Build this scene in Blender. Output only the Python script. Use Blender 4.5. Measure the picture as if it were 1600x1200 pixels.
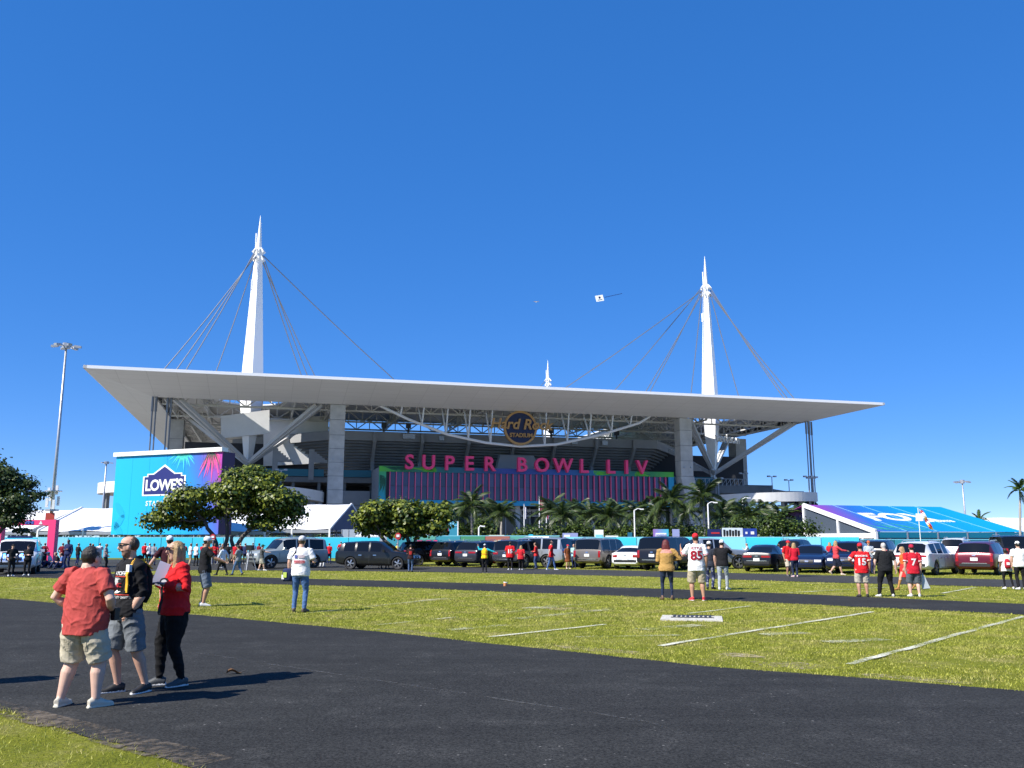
import bpy, bmesh, math, random
import numpy as np
from mathutils import Vector, Matrix, noise
from mathutils.bvhtree import BVHTree
R = math.radians
for o in list(bpy.data.objects):
    bpy.data.objects.remove(o)
SC = bpy.context.scene
COL = SC.collection

# ---------------------------------------------------------------- camera
cam_data = bpy.data.cameras.new('camera')
cam_data.sensor_width = 36.0
cam_data.lens = 31.275
cam_data.clip_start = 0.1
cam_data.clip_end = 6000
cam = bpy.data.objects.new('camera', cam_data)
COL.objects.link(cam)
cam.location = (0, 0, 1.78)
cam.rotation_euler = (R(90 + 9.916), 0, 0)
SC.camera = cam

# ---------------------------------------------------------------- sky and sun
SUN_TO = Vector((-0.81, -0.58, 0)).normalized()      # towards the sun, on the ground
SUN_EL = R(43.5)
world = bpy.data.worlds.new('World')
SC.world = world
world.use_nodes = True
wn = world.node_tree
sky = wn.nodes.new('ShaderNodeTexSky')
sky.sky_type = 'NISHITA'
sky.sun_disc = False
sky.sun_elevation = SUN_EL
sky.sun_rotation = math.atan2(SUN_TO.x, SUN_TO.y)
sky.altitude = 8000          # thin clear winter air
sky.air_density = 1.0
sky.dust_density = 0.0
sky.ozone_density = 2.0
gam = wn.nodes.new('ShaderNodeGamma')
gam.inputs[1].default_value = 0.42
hsv = wn.nodes.new('ShaderNodeHueSaturation')
hsv.inputs['Hue'].default_value = 0.517
hsv.inputs['Saturation'].default_value = 2.18
hsv.inputs['Value'].default_value = 2.6
bg = wn.nodes['Background']
bg.inputs[1].default_value = 0.12
wn.links.new(sky.outputs[0], gam.inputs[0])
wn.links.new(gam.outputs[0], hsv.inputs['Color'])
wn.links.new(hsv.outputs[0], bg.inputs[0])
sun_data = bpy.data.lights.new('sun', 'SUN')
sun_data.energy = 4.8
sun_data.angle = R(0.53)
sun_data.color = (1.0, 0.95, 0.87)
sun = bpy.data.objects.new('sun', sun_data)
COL.objects.link(sun)
sd = Vector((SUN_TO.x * math.cos(SUN_EL), SUN_TO.y * math.cos(SUN_EL), math.sin(SUN_EL)))
sun.rotation_euler = sd.to_track_quat('Z', 'Y').to_euler()
sun.location = sd * 60
SC.render.engine = 'CYCLES'
SC.view_settings.view_transform = 'Standard'
SC.view_settings.look = 'None'
SC.view_settings.exposure = 0.75
SC.view_settings.gamma = 1.0
SC.view_settings.use_curve_mapping = False
SC.cycles.max_bounces = 6
SC.cycles.transparent_max_bounces = 12

# ---------------------------------------------------------------- helpers
def tag(o, label=None, cat=None, group=None, kind=None):
    if label: o['label'] = label
    if cat: o['category'] = cat
    if group: o['group'] = group
    if kind: o['kind'] = kind
    return o

def empty(name, loc, rz=0.0, label=None, cat=None, group=None, parent=None):
    o = bpy.data.objects.new(name, None)
    o.empty_display_size = 0.3
    COL.objects.link(o)
    o.location = loc if len(loc) == 3 else (loc[0], loc[1], 0)
    o.rotation_euler = (0, 0, rz)
    if parent: o.parent = parent
    return tag(o, label, cat, group)

def link(name, mesh, parent=None, loc=(0, 0, 0), rz=0.0):
    o = bpy.data.objects.new(name, mesh)
    COL.objects.link(o)
    o.location = loc
    o.rotation_euler = (0, 0, rz)
    if parent: o.parent = parent
    return o

def copy_tree(o, parent=None):
    c = o.copy()
    COL.objects.link(c)
    c.parent = parent
    for ch in list(o.children):
        copy_tree(ch, c)
    return c

class MB:
    """collects shapes, then links them as one mesh object"""
    def __init__(s):
        s.v, s.f, s.m = [], [], []
    def add(s, vs, fs, mi=0):
        b = len(s.v)
        s.v.extend([tuple(q) for q in vs])
        s.f.extend([tuple(i + b for i in f) for f in fs])
        s.m.extend([mi] * len(fs))
        return s
    def box(s, x0, x1, y0, y1, z0, z1, mi=0):
        vs = [(x, y, z) for z in (z0, z1) for y in (y0, y1) for x in (x0, x1)]
        return s.add(vs, [(0, 2, 3, 1), (4, 5, 7, 6), (0, 1, 5, 4), (2, 6, 7, 3), (0, 4, 6, 2), (1, 3, 7, 5)], mi)
    def beam(s, a, b, w, h=None, mi=0, up=(0, 0, 1)):
        a, b = Vector(a), Vector(b)
        h = h or w
        t = (b - a).normalized()
        u = Vector(up)
        if abs(t.dot(u)) > 0.98: u = Vector((1, 0, 0))
        x = t.cross(u).normalized() * (w / 2)
        y = x.cross(t).normalized() * (h / 2)
        vs = [p + i * x + j * y for p in (a, b) for i, j in ((-1, -1), (1, -1), (1, 1), (-1, 1))]
        return s.add(vs, [(3, 2, 1, 0), (4, 5, 6, 7), (0, 1, 5, 4), (1, 2, 6, 5), (2, 3, 7, 6), (3, 0, 4, 7)], mi)
    def tube(s, pts, rad, n=8, mi=0, cap=True, rot=0.0):
        pts = [Vector(p) for p in pts]
        if not isinstance(rad, (list, tuple)): rad = [rad] * len(pts)
        vs, fs = [], []
        px = None
        for i, p in enumerate(pts):
            t = (pts[min(i + 1, len(pts) - 1)] - pts[max(i - 1, 0)]).normalized()
            if px is None:
                px = t.cross(Vector((0, 0, 1)) if abs(t.z) < 0.95 else Vector((0, 1, 0))).normalized()
            x = (px - t * px.dot(t)).normalized()
            px = x
            y = t.cross(x)
            for k in range(n):
                a = 2 * math.pi * k / n + rot
                vs.append(p + (x * math.cos(a) + y * math.sin(a)) * rad[i])
        for i in range(len(pts) - 1):
            for k in range(n):
                k2 = (k + 1) % n
                fs.append((i * n + k, i * n + k2, (i + 1) * n + k2, (i + 1) * n + k))
        if cap:
            fs.append(tuple(range(n - 1, -1, -1)))
            fs.append(tuple(range((len(pts) - 1) * n, len(pts) * n)))
        return s.add(vs, fs, mi)
    def prism(s, poly, z0, z1, mi=0):
        n = len(poly)
        vs = [(p[0], p[1], z0) for p in poly] + [(p[0], p[1], z1) for p in poly]
        fs = [tuple(range(n - 1, -1, -1)), tuple(range(n, 2 * n))]
        fs += [(i, (i + 1) % n, n + (i + 1) % n, n + i) for i in range(n)]
        return s.add(vs, fs, mi)
    def slab(s, poly3, d, mi=0):
        """a planar polygon given a thickness vector"""
        n = len(poly3)
        d = Vector(d)
        vs = [Vector(p) for p in poly3] + [Vector(p) + d for p in poly3]
        fs = [tuple(range(n - 1, -1, -1)), tuple(range(n, 2 * n))]
        fs += [(i, (i + 1) % n, n + (i + 1) % n, n + i) for i in range(n)]
        return s.add(vs, fs, mi)
    def ball(s, c, r, n=8, mi=0):
        r = r if isinstance(r, (tuple, list)) else (r, r, r)
        m = max(4, n // 2 + 1)
        vs, fs = [], []
        for i in range(m + 1):
            a = math.pi * i / m
            for k in range(n):
                b = 2 * math.pi * k / n
                vs.append((c[0] + r[0] * math.sin(a) * math.cos(b), c[1] + r[1] * math.sin(a) * math.sin(b), c[2] - r[2] * math.cos(a)))
        for i in range(m):
            for k in range(n):
                k2 = (k + 1) % n
                fs.append((i * n + k, i * n + k2, (i + 1) * n + k2, (i + 1) * n + k))
        return s.add(vs, fs, mi)
    def mesh(s, name, mats, smooth=False):
        me = bpy.data.meshes.new(name)
        me.from_pydata(s.v, [], s.f)
        for m in (mats if isinstance(mats, (list, tuple)) else [mats]):
            me.materials.append(m)
        if len(me.materials) > 1:
            me.polygons.foreach_set('material_index', s.m)
        if smooth:
            me.polygons.foreach_set('use_smooth', [True] * len(me.polygons))
        me.update()
        return me
    def build(s, name, mats, parent=None, loc=(0, 0, 0), rz=0.0, smooth=False, fix=True):
        me = s.mesh(name, mats, smooth)
        if fix:
            bm = bmesh.new(); bm.from_mesh(me)
            bmesh.ops.recalc_face_normals(bm, faces=bm.faces)
            bm.to_mesh(me); bm.free()
        return link(name, me, parent, loc, rz)

def text_mesh(body, size, extrude=0.0, offset=0.0, shear=0.0, align='CENTER', spacing=1.0, bevel=0.0):
    """lettering as a mesh lying in x-y, reading along +x"""
    cu = bpy.data.curves.new('lettering', 'FONT')
    cu.body = body; cu.size = size; cu.extrude = extrude; cu.offset = offset; cu.shear = shear
    cu.align_x = align; cu.align_y = 'CENTER'; cu.space_character = spacing; cu.bevel_depth = bevel
    cu.resolution_u = 3
    o = bpy.data.objects.new('lettering', cu)
    COL.objects.link(o)
    dg = bpy.context.evaluated_depsgraph_get()
    me = bpy.data.meshes.new_from_object(o.evaluated_get(dg))
    bpy.data.objects.remove(o)
    bpy.data.curves.remove(cu)
    return me

def stand(me, M):
    me.transform(M)
    me.update()
    return me

# ---------------------------------------------------------------- materials
MATS = {}
def mat(name, col, rough=0.6, metal=0.0, var=0.0, scale=4.0, bump=0.0, bscale=None, spec=0.5, island=0.0, emit=None, coat=0.0, detail=6.0, alpha=None, trans=0.0):
    if name in MATS: return MATS[name]
    m = bpy.data.materials.new(name)
    m.use_nodes = True
    nt = m.node_tree
    b = nt.nodes['Principled BSDF']
    b.inputs['Roughness'].default_value = rough
    b.inputs['Metallic'].default_value = metal
    b.inputs['Specular IOR Level'].default_value = spec
    b.inputs['Base Color'].default_value = (*col, 1)
    if coat: b.inputs['Coat Weight'].default_value = coat; b.inputs['Coat Roughness'].default_value = 0.04
    if emit:
        b.inputs['Emission Color'].default_value = (*emit[0], 1)
        b.inputs['Emission Strength'].default_value = emit[1]
    tc = None
    if var or bump:
        tc = nt.nodes.new('ShaderNodeTexCoord')
        nz = nt.nodes.new('ShaderNodeTexNoise')
        nz.inputs['Scale'].default_value = scale
        nz.inputs['Detail'].default_value = detail
        nz.inputs['Roughness'].default_value = 0.65
        nt.links.new(tc.outputs['Object'], nz.inputs['Vector'])
    fac = None
    if var:
        rp = nt.nodes.new('ShaderNodeMapRange')
        rp.inputs[1].default_value = 0.3; rp.inputs[2].default_value = 0.7
        rp.inputs[3].default_value = 1 - var; rp.inputs[4].default_value = 1 + var
        nt.links.new(nz.outputs['Fac'], rp.inputs[0])
        fac = rp.outputs[0]
    if island:
        ge = nt.nodes.new('ShaderNodeNewGeometry')
        ri = nt.nodes.new('ShaderNodeMapRange')
        ri.inputs[3].default_value = 1 - island; ri.inputs[4].default_value = 1 + island
        nt.links.new(ge.outputs['Random Per Island'], ri.inputs[0])
        if fac is None: fac = ri.outputs[0]
        else:
            mu = nt.nodes.new('ShaderNodeMath'); mu.operation = 'MULTIPLY'
            nt.links.new(fac, mu.inputs[0]); nt.links.new(ri.outputs[0], mu.inputs[1])
            fac = mu.outputs[0]
    if fac is not None:
        vm = nt.nodes.new('ShaderNodeVectorMath'); vm.operation = 'SCALE'
        vm.inputs[0].default_value = col
        nt.links.new(fac, vm.inputs['Scale'])
        nt.links.new(vm.outputs[0], b.inputs['Base Color'])
    if bump:
        if bscale:
            n2 = nt.nodes.new('ShaderNodeTexNoise'); n2.inputs['Scale'].default_value = bscale; n2.inputs['Detail'].default_value = 5
            nt.links.new(tc.outputs['Object'], n2.inputs['Vector'])
        else: n2 = nz
        bp = nt.nodes.new('ShaderNodeBump'); bp.inputs['Strength'].default_value = bump; bp.inputs['Distance'].default_value = 0.02
        nt.links.new(n2.outputs['Fac'], bp.inputs['Height'])
        nt.links.new(bp.outputs[0], b.inputs['Normal'])
    if trans:
        b.inputs['Transmission Weight'].default_value = trans
    MATS[name] = m
    return m

def leaf_mat(name, c1, c2, rough=0.45, trans=0.35):
    """leaf: a colour between two for each leaf, some light through it"""
    if name in MATS: return MATS[name]
    m = bpy.data.materials.new(name); m.use_nodes = True
    nt = m.node_tree; b = nt.nodes['Principled BSDF']
    ge = nt.nodes.new('ShaderNodeNewGeometry')
    mx = nt.nodes.new('ShaderNodeMix'); mx.data_type = 'RGBA'
    mx.inputs[6].default_value = (*c1, 1); mx.inputs[7].default_value = (*c2, 1)
    pw = nt.nodes.new('ShaderNodeMath'); pw.operation = 'POWER'; pw.inputs[1].default_value = 1.6
    nt.links.new(ge.outputs['Random Per Island'], pw.inputs[0])
    nt.links.new(pw.outputs[0], mx.inputs[0])
    nt.links.new(mx.outputs[2], b.inputs['Base Color'])
    b.inputs['Roughness'].default_value = rough
    tr = nt.nodes.new('ShaderNodeBsdfTranslucent')
    nt.links.new(mx.outputs[2], tr.inputs[0])
    ms = nt.nodes.new('ShaderNodeMixShader'); ms.inputs[0].default_value = trans
    nt.links.new(b.outputs[0], ms.inputs[1]); nt.links.new(tr.outputs[0], ms.inputs[2])
    nt.links.new(ms.outputs[0], nt.nodes['Material Output'].inputs[0])
    MATS[name] = m
    return m

def ramp_mat(name, stops, axis='X', lo=0.0, hi=1.0, rough=0.55, axis2=None):
    """printed colour gradient along an object axis (lo..hi in object units)"""
    m = bpy.data.materials.new(name); m.use_nodes = True
    nt = m.node_tree; b = nt.nodes['Principled BSDF']
    tc = nt.nodes.new('ShaderNodeTexCoord'); sp = nt.nodes.new('ShaderNodeSeparateXYZ')
    nt.links.new(tc.outputs['Object'], sp.inputs[0])
    mr = nt.nodes.new('ShaderNodeMapRange'); mr.inputs[1].default_value = lo; mr.inputs[2].default_value = hi
    src = sp.outputs[axis]
    if axis2:
        ma = nt.nodes.new('ShaderNodeMath'); ma.operation = 'MULTIPLY_ADD'; ma.inputs[1].default_value = axis2[1]
        nt.links.new(sp.outputs[axis2[0]], ma.inputs[0]); nt.links.new(src, ma.inputs[2]); src = ma.outputs[0]
    nt.links.new(src, mr.inputs[0])
    cr = nt.nodes.new('ShaderNodeValToRGB')
    el = cr.color_ramp.elements
    while len(el) < len(stops): el.new(0.5)
    for e, (p, c) in zip(el, stops):
        e.position = p; e.color = (*c, 1)
    nt.links.new(mr.outputs[0], cr.inputs[0])
    nt.links.new(cr.outputs[0], b.inputs['Base Color'])
    b.inputs['Roughness'].default_value = rough
    return m

def S2L(r, g, b):
    f = lambda c: (c / 255 / 12.92) if c / 255 <= 0.04045 else ((c / 255 + 0.055) / 1.055) ** 2.4
    return (f(r), f(g), f(b))

M_white = mat('white_paint', (0.8, 0.8, 0.79), 0.5, var=0.04, scale=0.4)
M_steel = mat('galvanised_steel', (0.42, 0.43, 0.45), 0.45, 0.6, var=0.12, scale=2.0)
M_dark = mat('dark_metal', (0.03, 0.032, 0.036), 0.5)
M_black = mat('black_plastic', (0.012, 0.012, 0.013), 0.45)
M_conc = mat('concrete', (0.47, 0.465, 0.445), 0.85, var=0.16, scale=0.35, bump=0.2, bscale=6.0)
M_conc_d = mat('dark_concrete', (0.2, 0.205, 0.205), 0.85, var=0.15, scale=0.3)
M_pink = mat('hot_pink_paint', (0.9, 0.05, 0.19), 0.45)

# ---------------------------------------------------------------- ground, roads, paint
def asphalt_mat(name, base):
    m = bpy.data.materials.new(name); m.use_nodes = True
    nt = m.node_tree; b = nt.nodes['Principled BSDF']; N = nt.nodes.new; L = nt.links.new
    tc = N('ShaderNodeTexCoord')
    def nz(scale, det=4, rough=0.6):
        n = N('ShaderNodeTexNoise'); n.inputs['Scale'].default_value = scale; n.inputs['Detail'].default_value = det
        n.inputs['Roughness'].default_value = rough; L(tc.outputs['Object'], n.inputs['Vector']); return n
    big, mid, fine = nz(0.25, 5), nz(1.7, 6, 0.7), nz(38.0, 3, 0.8)
    def mr(src, a, bb, c, d):
        r = N('ShaderNodeMapRange'); r.inputs[1].default_value = a; r.inputs[2].default_value = bb; r.inputs[3].default_value = c; r.inputs[4].default_value = d
        L(src, r.inputs[0]); return r.outputs[0]
    def mul(a, c):
        q = N('ShaderNodeMath'); q.operation = 'MULTIPLY'; L(a, q.inputs[0]); L(c, q.inputs[1]); return q.outputs[0]
    f = mul(mr(big.outputs['Fac'], 0.3, 0.7, 0.88, 1.14), mr(mid.outputs['Fac'], 0.3, 0.75, 0.9, 1.16))
    f = mul(f, mr(fine.outputs['Fac'], 0.32, 0.68, 0.3, 1.75))
    mp = N('ShaderNodeMapping'); mp.inputs['Rotation'].default_value = (0, 0, R(37.7)); mp.inputs['Scale'].default_value = (0.12, 1.6, 1); L(tc.outputs['Object'], mp.inputs['Vector'])
    stk = N('ShaderNodeTexNoise'); stk.inputs['Scale'].default_value = 1.0; stk.inputs['Detail'].default_value = 6; stk.inputs['Roughness'].default_value = 0.7; L(mp.outputs[0], stk.inputs['Vector'])
    f = mul(f, mr(stk.outputs['Fac'], 0.3, 0.7, 0.84, 1.18))
    vs = N('ShaderNodeVectorMath'); vs.operation = 'SCALE'; vs.inputs[0].default_value = base; L(f, vs.inputs['Scale'])
    # worn scuffs where the aggregate shows pale
    wear = mr(mid.outputs['Fac'], 0.54, 0.72, 0.0, 1.0)
    spk = mr(nz(70.0, 2, 0.9).outputs['Fac'], 0.56, 0.7, 0.0, 1.0)
    mix = N('ShaderNodeMix'); mix.data_type = 'RGBA'; mix.inputs[7].default_value = (0.2, 0.195, 0.185, 1)
    L(mul(wear, spk), mix.inputs[0]); L(vs.outputs[0], mix.inputs[6])
    vo = N('ShaderNodeTexVoronoi'); vo.inputs['Scale'].default_value = 7.0; L(tc.outputs['Object'], vo.inputs['Vector'])
    st = mr(vo.outputs['Distance'], 0.06, 0.1, 1.0, 0.0)
    sel = mul(st, mr(mid.outputs['Fac'], 0.46, 0.6, 0.0, 1.0))
    mix2 = N('ShaderNodeMix'); mix2.data_type = 'RGBA'; mix2.inputs[7].default_value = (0.2, 0.195, 0.185, 1)
    L(sel, mix2.inputs[0]); L(mix.outputs[2], mix2.inputs[6]); L(mix2.outputs[2], b.inputs['Base Color'])
    b.inputs['Roughness'].default_value = 0.9; b.inputs['Specular IOR Level'].default_value = 0.12
    bp = N('ShaderNodeBump'); bp.inputs['Strength'].default_value = 0.6; bp.inputs['Distance'].default_value = 0.012
    L(fine.outputs['Fac'], bp.inputs['Height']); L(bp.outputs[0], b.inputs['Normal'])
    return m

def turf_mat():
    m = bpy.data.materials.new('turf_soil'); m.use_nodes = True
    nt = m.node_tree; b = nt.nodes['Principled BSDF']; N = nt.nodes.new; L = nt.links.new
    tc = N('ShaderNodeTexCoord')
    cr = N('ShaderNodeValToRGB'); n1 = N('ShaderNodeTexNoise'); n1.inputs['Scale'].default_value = 0.7; n1.inputs['Detail'].default_value = 9; n1.inputs['Roughness'].default_value = 0.75
    L(tc.outputs['Object'], n1.inputs['Vector']); L(n1.outputs['Fac'], cr.inputs[0])
    e = cr.color_ramp.elements
    e[0].position = 0.32; e[0].color = (0.13, 0.155, 0.012, 1); e[1].position = 0.72; e[1].color = (0.36, 0.32, 0.11, 1)
    x = e.new(0.5); x.color = (0.21, 0.225, 0.018, 1)
    n2 = N('ShaderNodeTexNoise'); n2.inputs['Scale'].default_value = 22; n2.inputs['Detail'].default_value = 6; n2.inputs['Roughness'].default_value = 0.8
    L(tc.outputs['Object'], n2.inputs['Vector'])
    mr = N('ShaderNodeMapRange'); mr.inputs[1].default_value = 0.3; mr.inputs[2].default_value = 0.7; mr.inputs[3].default_value = 0.45; mr.inputs[4].default_value = 1.5
    L(n2.outputs['Fac'], mr.inputs[0])
    vm = N('ShaderNodeVectorMath'); vm.operation = 'SCALE'; L(cr.outputs[0], vm.inputs[0]); L(mr.outputs[0], vm.inputs['Scale'])
    L(vm.outputs[0], b.inputs['Base Color'])
    b.inputs['Roughness'].default_value = 0.9; b.inputs['Specular IOR Level'].default_value = 0.15
    bp = N('ShaderNodeBump'); bp.inputs['Strength'].default_value = 1.0; bp.inputs['Distance'].default_value = 0.04
    L(n2.outputs['Fac'], bp.inputs['Height']); L(bp.outputs[0], b.inputs['Normal'])
    return m

M_turf = turf_mat()
M_asph = asphalt_mat('sealed_asphalt', (0.029, 0.0295, 0.0285))
M_asph2 = asphalt_mat('old_asphalt', (0.046, 0.0465, 0.045))

gb = MB()
XS = [-2500, -300, -120, -60, -30, -10, 10, 30, 60, 120, 300, 2500]
YS = [-400, -40, 0, 20, 40, 60, 90, 150, 320, 700, 4500]
for j in YS:
    for i in XS: gb.v.append((i, j, 0))
for j in range(len(YS) - 1):
    for i in range(len(XS) - 1):
        a = j * len(XS) + i
        gb.f.append((a, a + 1, a + 1 + len(XS), a + len(XS))); gb.m.append(0)
ground = tag(gb.build('ground', M_turf), kind='structure')

def resample(pts, n):
    P = [Vector((p[0], p[1])) for p in pts]
    d = [0]
    for a, b in zip(P, P[1:]): d.append(d[-1] + (b - a).length)
    out = []
    for k in range(n):
        s = d[-1] * k / (n - 1)
        i = max(j for j in range(len(d)) if d[j] <= s + 1e-9)
        i = min(i, len(P) - 2)
        out.append(P[i].lerp(P[i + 1], (s - d[i]) / max(1e-9, d[i + 1] - d[i])))
    return out

ROADS = []
def road(name, far, near, m, z, amp=0.06, n=260):
    f_, n_ = resample(far, n), resample(near, n)
    for k in range(n):
        for L_, sgn in ((f_, 1), (n_, 2)):
            q = L_[k]
            L_[k] = q + Vector((0.6, 0.79)) * (noise.noise(Vector((q.x * 2.3, q.y * 2.3, sgn * 7.7))) * amp + noise.noise(Vector((q.x * 9, q.y * 9, sgn * 3.1))) * amp * 0.6)
    b = MB()
    for k in range(n):
        b.v.append((n_[k].x, n_[k].y, z)); b.v.append((f_[k].x, f_[k].y, z))
    for k in range(n - 1):
        b.f.append((2 * k, 2 * k + 2, 2 * k + 3, 2 * k + 1)); b.m.append(0)
    o = tag(b.build(name, m), kind='structure')
    e_ = Vector((0.6, 0.79)) * 0.07
    ROADS.append([tuple(q + e_) for q in n_] + [tuple(q - e_) for q in reversed(f_)])
    return o

road('near_road', [(-62, 64), (-15.71, 28.03), (-7.29, 21.74), (-1.94, 17.42), (2.74, 13.19), (6.10, 11.07), (15.5, 3.6)],
     [(-58, 52.5), (-17.0, 19.9), (-5.46, 9.93), (-4.26, 8.90), (-2.54, 7.47), (6.5, 0.2)], M_asph, 0.008)
road('middle_road', [(-42, 58), (-15.22, 45.04), (-10.07, 42.11), (-4.41, 39.24), (0.00, 36.74), (6.02, 33.00), (9.35, 30.31), (14.31, 25.56), (38, 6.0)],
     [(-42, 52.0), (-12.95, 38.37), (-8.65, 36.22), (-3.57, 33.86), (0.00, 31.22), (4.02, 28.64), (7.87, 25.56), (12.25, 21.92), (35.5, 2.2)], M_asph, 0.008)
road('far_road', [(-70, 84), (-30, 82), (-18.65, 82.56), (-6.97, 61.75), (0.00, 56.97), (7.38, 52.35), (14.46, 46.67), (22.77, 40.47), (60, 12)],
     [(-70, 46.5), (-26.28, 46.67), (-18.82, 53.43), (-11.43, 52.35), (-5.73, 50.80), (0.00, 47.97), (6.23, 44.27), (12.05, 38.94), (19.15, 34.08), (55, 8)], M_asph2, 0.012, n=340)

# sealed seam running along the near road, paler than the coat
def paint_mat(name, col, cover, scale):
    m = bpy.data.materials.new(name); m.use_nodes = True
    nt = m.node_tree; b = nt.nodes['Principled BSDF']; N = nt.nodes.new; L = nt.links.new
    b.inputs['Base Color'].default_value = (*col, 1); b.inputs['Roughness'].default_value = 0.9
    tc = N('ShaderNodeTexCoord'); n = N('ShaderNodeTexNoise'); n.inputs['Scale'].default_value = scale; n.inputs['Detail'].default_value = 5; n.inputs['Roughness'].default_value = 0.75
    n2 = N('ShaderNodeTexNoise'); n2.inputs['Scale'].default_value = 0.9; n2.inputs['Detail'].default_value = 2
    L(tc.outputs['Object'], n.inputs['Vector']); L(tc.outputs['Object'], n2.inputs['Vector'])
    ad = N('ShaderNodeMath'); ad.operation = 'MULTIPLY_ADD'; ad.inputs[1].default_value = 0.45; L(n2.outputs['Fac'], ad.inputs[0]); L(n.outputs['Fac'], ad.inputs[2])
    mr = N('ShaderNodeMapRange'); mr.inputs[1].default_value = cover - 0.1; mr.inputs[2].default_value = cover + 0.12; L(ad.outputs[0], mr.inputs[0])
    L(mr.outputs[0], b.inputs['Alpha'])
    return m
M_line = paint_mat('worn_white_paint', (0.66, 0.66, 0.54), 0.725, 26)
M_faint = paint_mat('faint_white_paint', (0.6, 0.6, 0.45), 0.82, 26)
M_seam = paint_mat('pale_seam', (0.085, 0.085, 0.082), 0.78, 16)
M_strw = paint_mat('dry_thatch', (0.36, 0.3, 0.17), 0.76, 9)

def stripe(name, a, b, w, m, z, kind=None):
    A_, B_ = Vector(a), Vector(b)
    t = (B_ - A_).normalized(); s = Vector((-t.y, t.x))
    n = max(6, int((B_ - A_).length / 0.3))
    mb = MB()
    for k in range(n + 1):
        p = A_.lerp(B_, k / n) + s * noise.noise(Vector((k * 0.37, a[0], a[1]))) * 0.05
        for q in (-1, 1):
            mb.v.append((*(p + s * q * w / 2), z))
    for k in range(n):
        mb.f.append((2 * k, 2 * k + 2, 2 * k + 3, 2 * k + 1)); mb.m.append(0)
    return tag(mb.build(name, m), kind='structure')
LINES = [
 ((-2.81, 19.20), (2.44, 25.81), 0.13, 1), ((-0.41, 16.87), (1.96, 19.34), 0.12, 0), ((2.47, 15.49), (8.96, 22.68), 0.13, 0),
 ((4.84, 13.25), (11.95, 21.38), 0.13, 0), ((4.25, 22.10), (6.40, 24.60), 0.12, 0), ((-5.02, 22.10), (-1.96, 28.03), 0.12, 1),
 ((-8.16, 25.07), (-6.71, 26.60), 0.12, 1), ((9.29, 30.67), (14.00, 34.08), 0.13, 0), ((8.06, 34.77), (12.93, 37.53), 0.12, 1),
 ((14.29, 30.31), (17.35, 34.08), 0.12, 0), ((1.17, 16.87), (3.17, 17.20), 0.2, 1), ((0.14, 20.71), (2.65, 23.70), 0.35, 1),
 ((-3.22, 25.56), (0.00, 30.31), 0.1, 1), ((-1.26, 18.14), (-0.13, 19.20), 0.3, 1), ((2.55, 18.27), (3.88, 19.20), 0.4, 1), ((5.47, 16.05), (6.68, 16.55), 0.35, 1), ((0.33, 23.70), (1.75, 25.07), 0.4, 1), ((-18.07, 33.00), (-17.57, 35.73), 0.2, 1), ((4.70, 17.31), (5.65, 17.66), 0.35, 1), ((3.71, 33.00), (6.19, 35.24), 0.13, 1)]
for a, b, w, k in LINES:
    stripe('parking_line', a, b, w, M_faint if k else M_line, 0.024)
stripe('road_seam', (-6.89, 16.25), (1.33, 9.23), 0.05, M_seam, 0.0125)
stripe('road_seam', (1.33, 9.23), (2.46, 7.26), 0.04, M_seam, 0.0125)
M_sand = paint_mat('sandy_dirt', (0.13, 0.105, 0.075), 0.8, 9)
stripe('edge_dirt', (-6.22, 10.51), (-2.42, 7.58), 0.4, M_sand, 0.0105)
stripe('edge_dirt', (-5.86, 10.16), (-2.86, 7.79), 0.22, M_sand, 0.0112)
# bare straw patches beside the near road
for (px, r1, r2, k) in (((3.99, 13.25), 0.55, 0.16, 0), ((3.54, 14.40), 0.42, 0.1, 1), ((1.37, 15.14), 0.9, 0.1, 2), ((-2.01, 18.02), 0.9, 0.1, 3), ((5.16, 12.06), 0.9, 0.08, 4), ((1.49, 23.70), 0.8, 0.3, 5)):
    mb = MB(); n = 28
    for i in range(n):
        a = 2 * math.pi * i / n; rr = 1 + 0.45 * noise.noise(Vector((math.cos(a) * 1.5, math.sin(a) * 1.5, k * 5.1)))
        x, y = r1 * rr * math.cos(a), r2 * rr * math.sin(a) * 2
        mb.v.append((px[0] + x * 0.79 + y * 0.61, px[1] - x * 0.61 + y * 0.79, 0.006))
    mb.f.append(tuple(range(n))); mb.m.append(0)
    tag(mb.build('bare_patch', M_strw), kind='structure')

# concrete drain inlet in the grass
dr = empty('drain_inlet', (4.09, 20.87, 0), R(-12), 'pale square concrete drain inlet with dark iron grate set in the grass', 'drain')
mb = MB(); mb.prism([(-0.68, -0.6), (0.68, -0.6), (0.68, 0.6), (-0.68, 0.6)], 0.0, 0.03); mb.build('concrete_collar', mat('pale_concrete', (0.5, 0.48, 0.42), 0.9, var=0.3, scale=6), dr)
mb = MB()
for k in range(9): mb.box(-0.42 + k * 0.1, -0.37 + k * 0.1, -0.05, 0.5, 0.032, 0.045)
mb.box(-0.46, 0.5, -0.09, -0.05, 0.032, 0.047); mb.box(-0.46, 0.5, 0.5, 0.54, 0.032, 0.047)
mb.build('grate', M_dark, dr)

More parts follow.
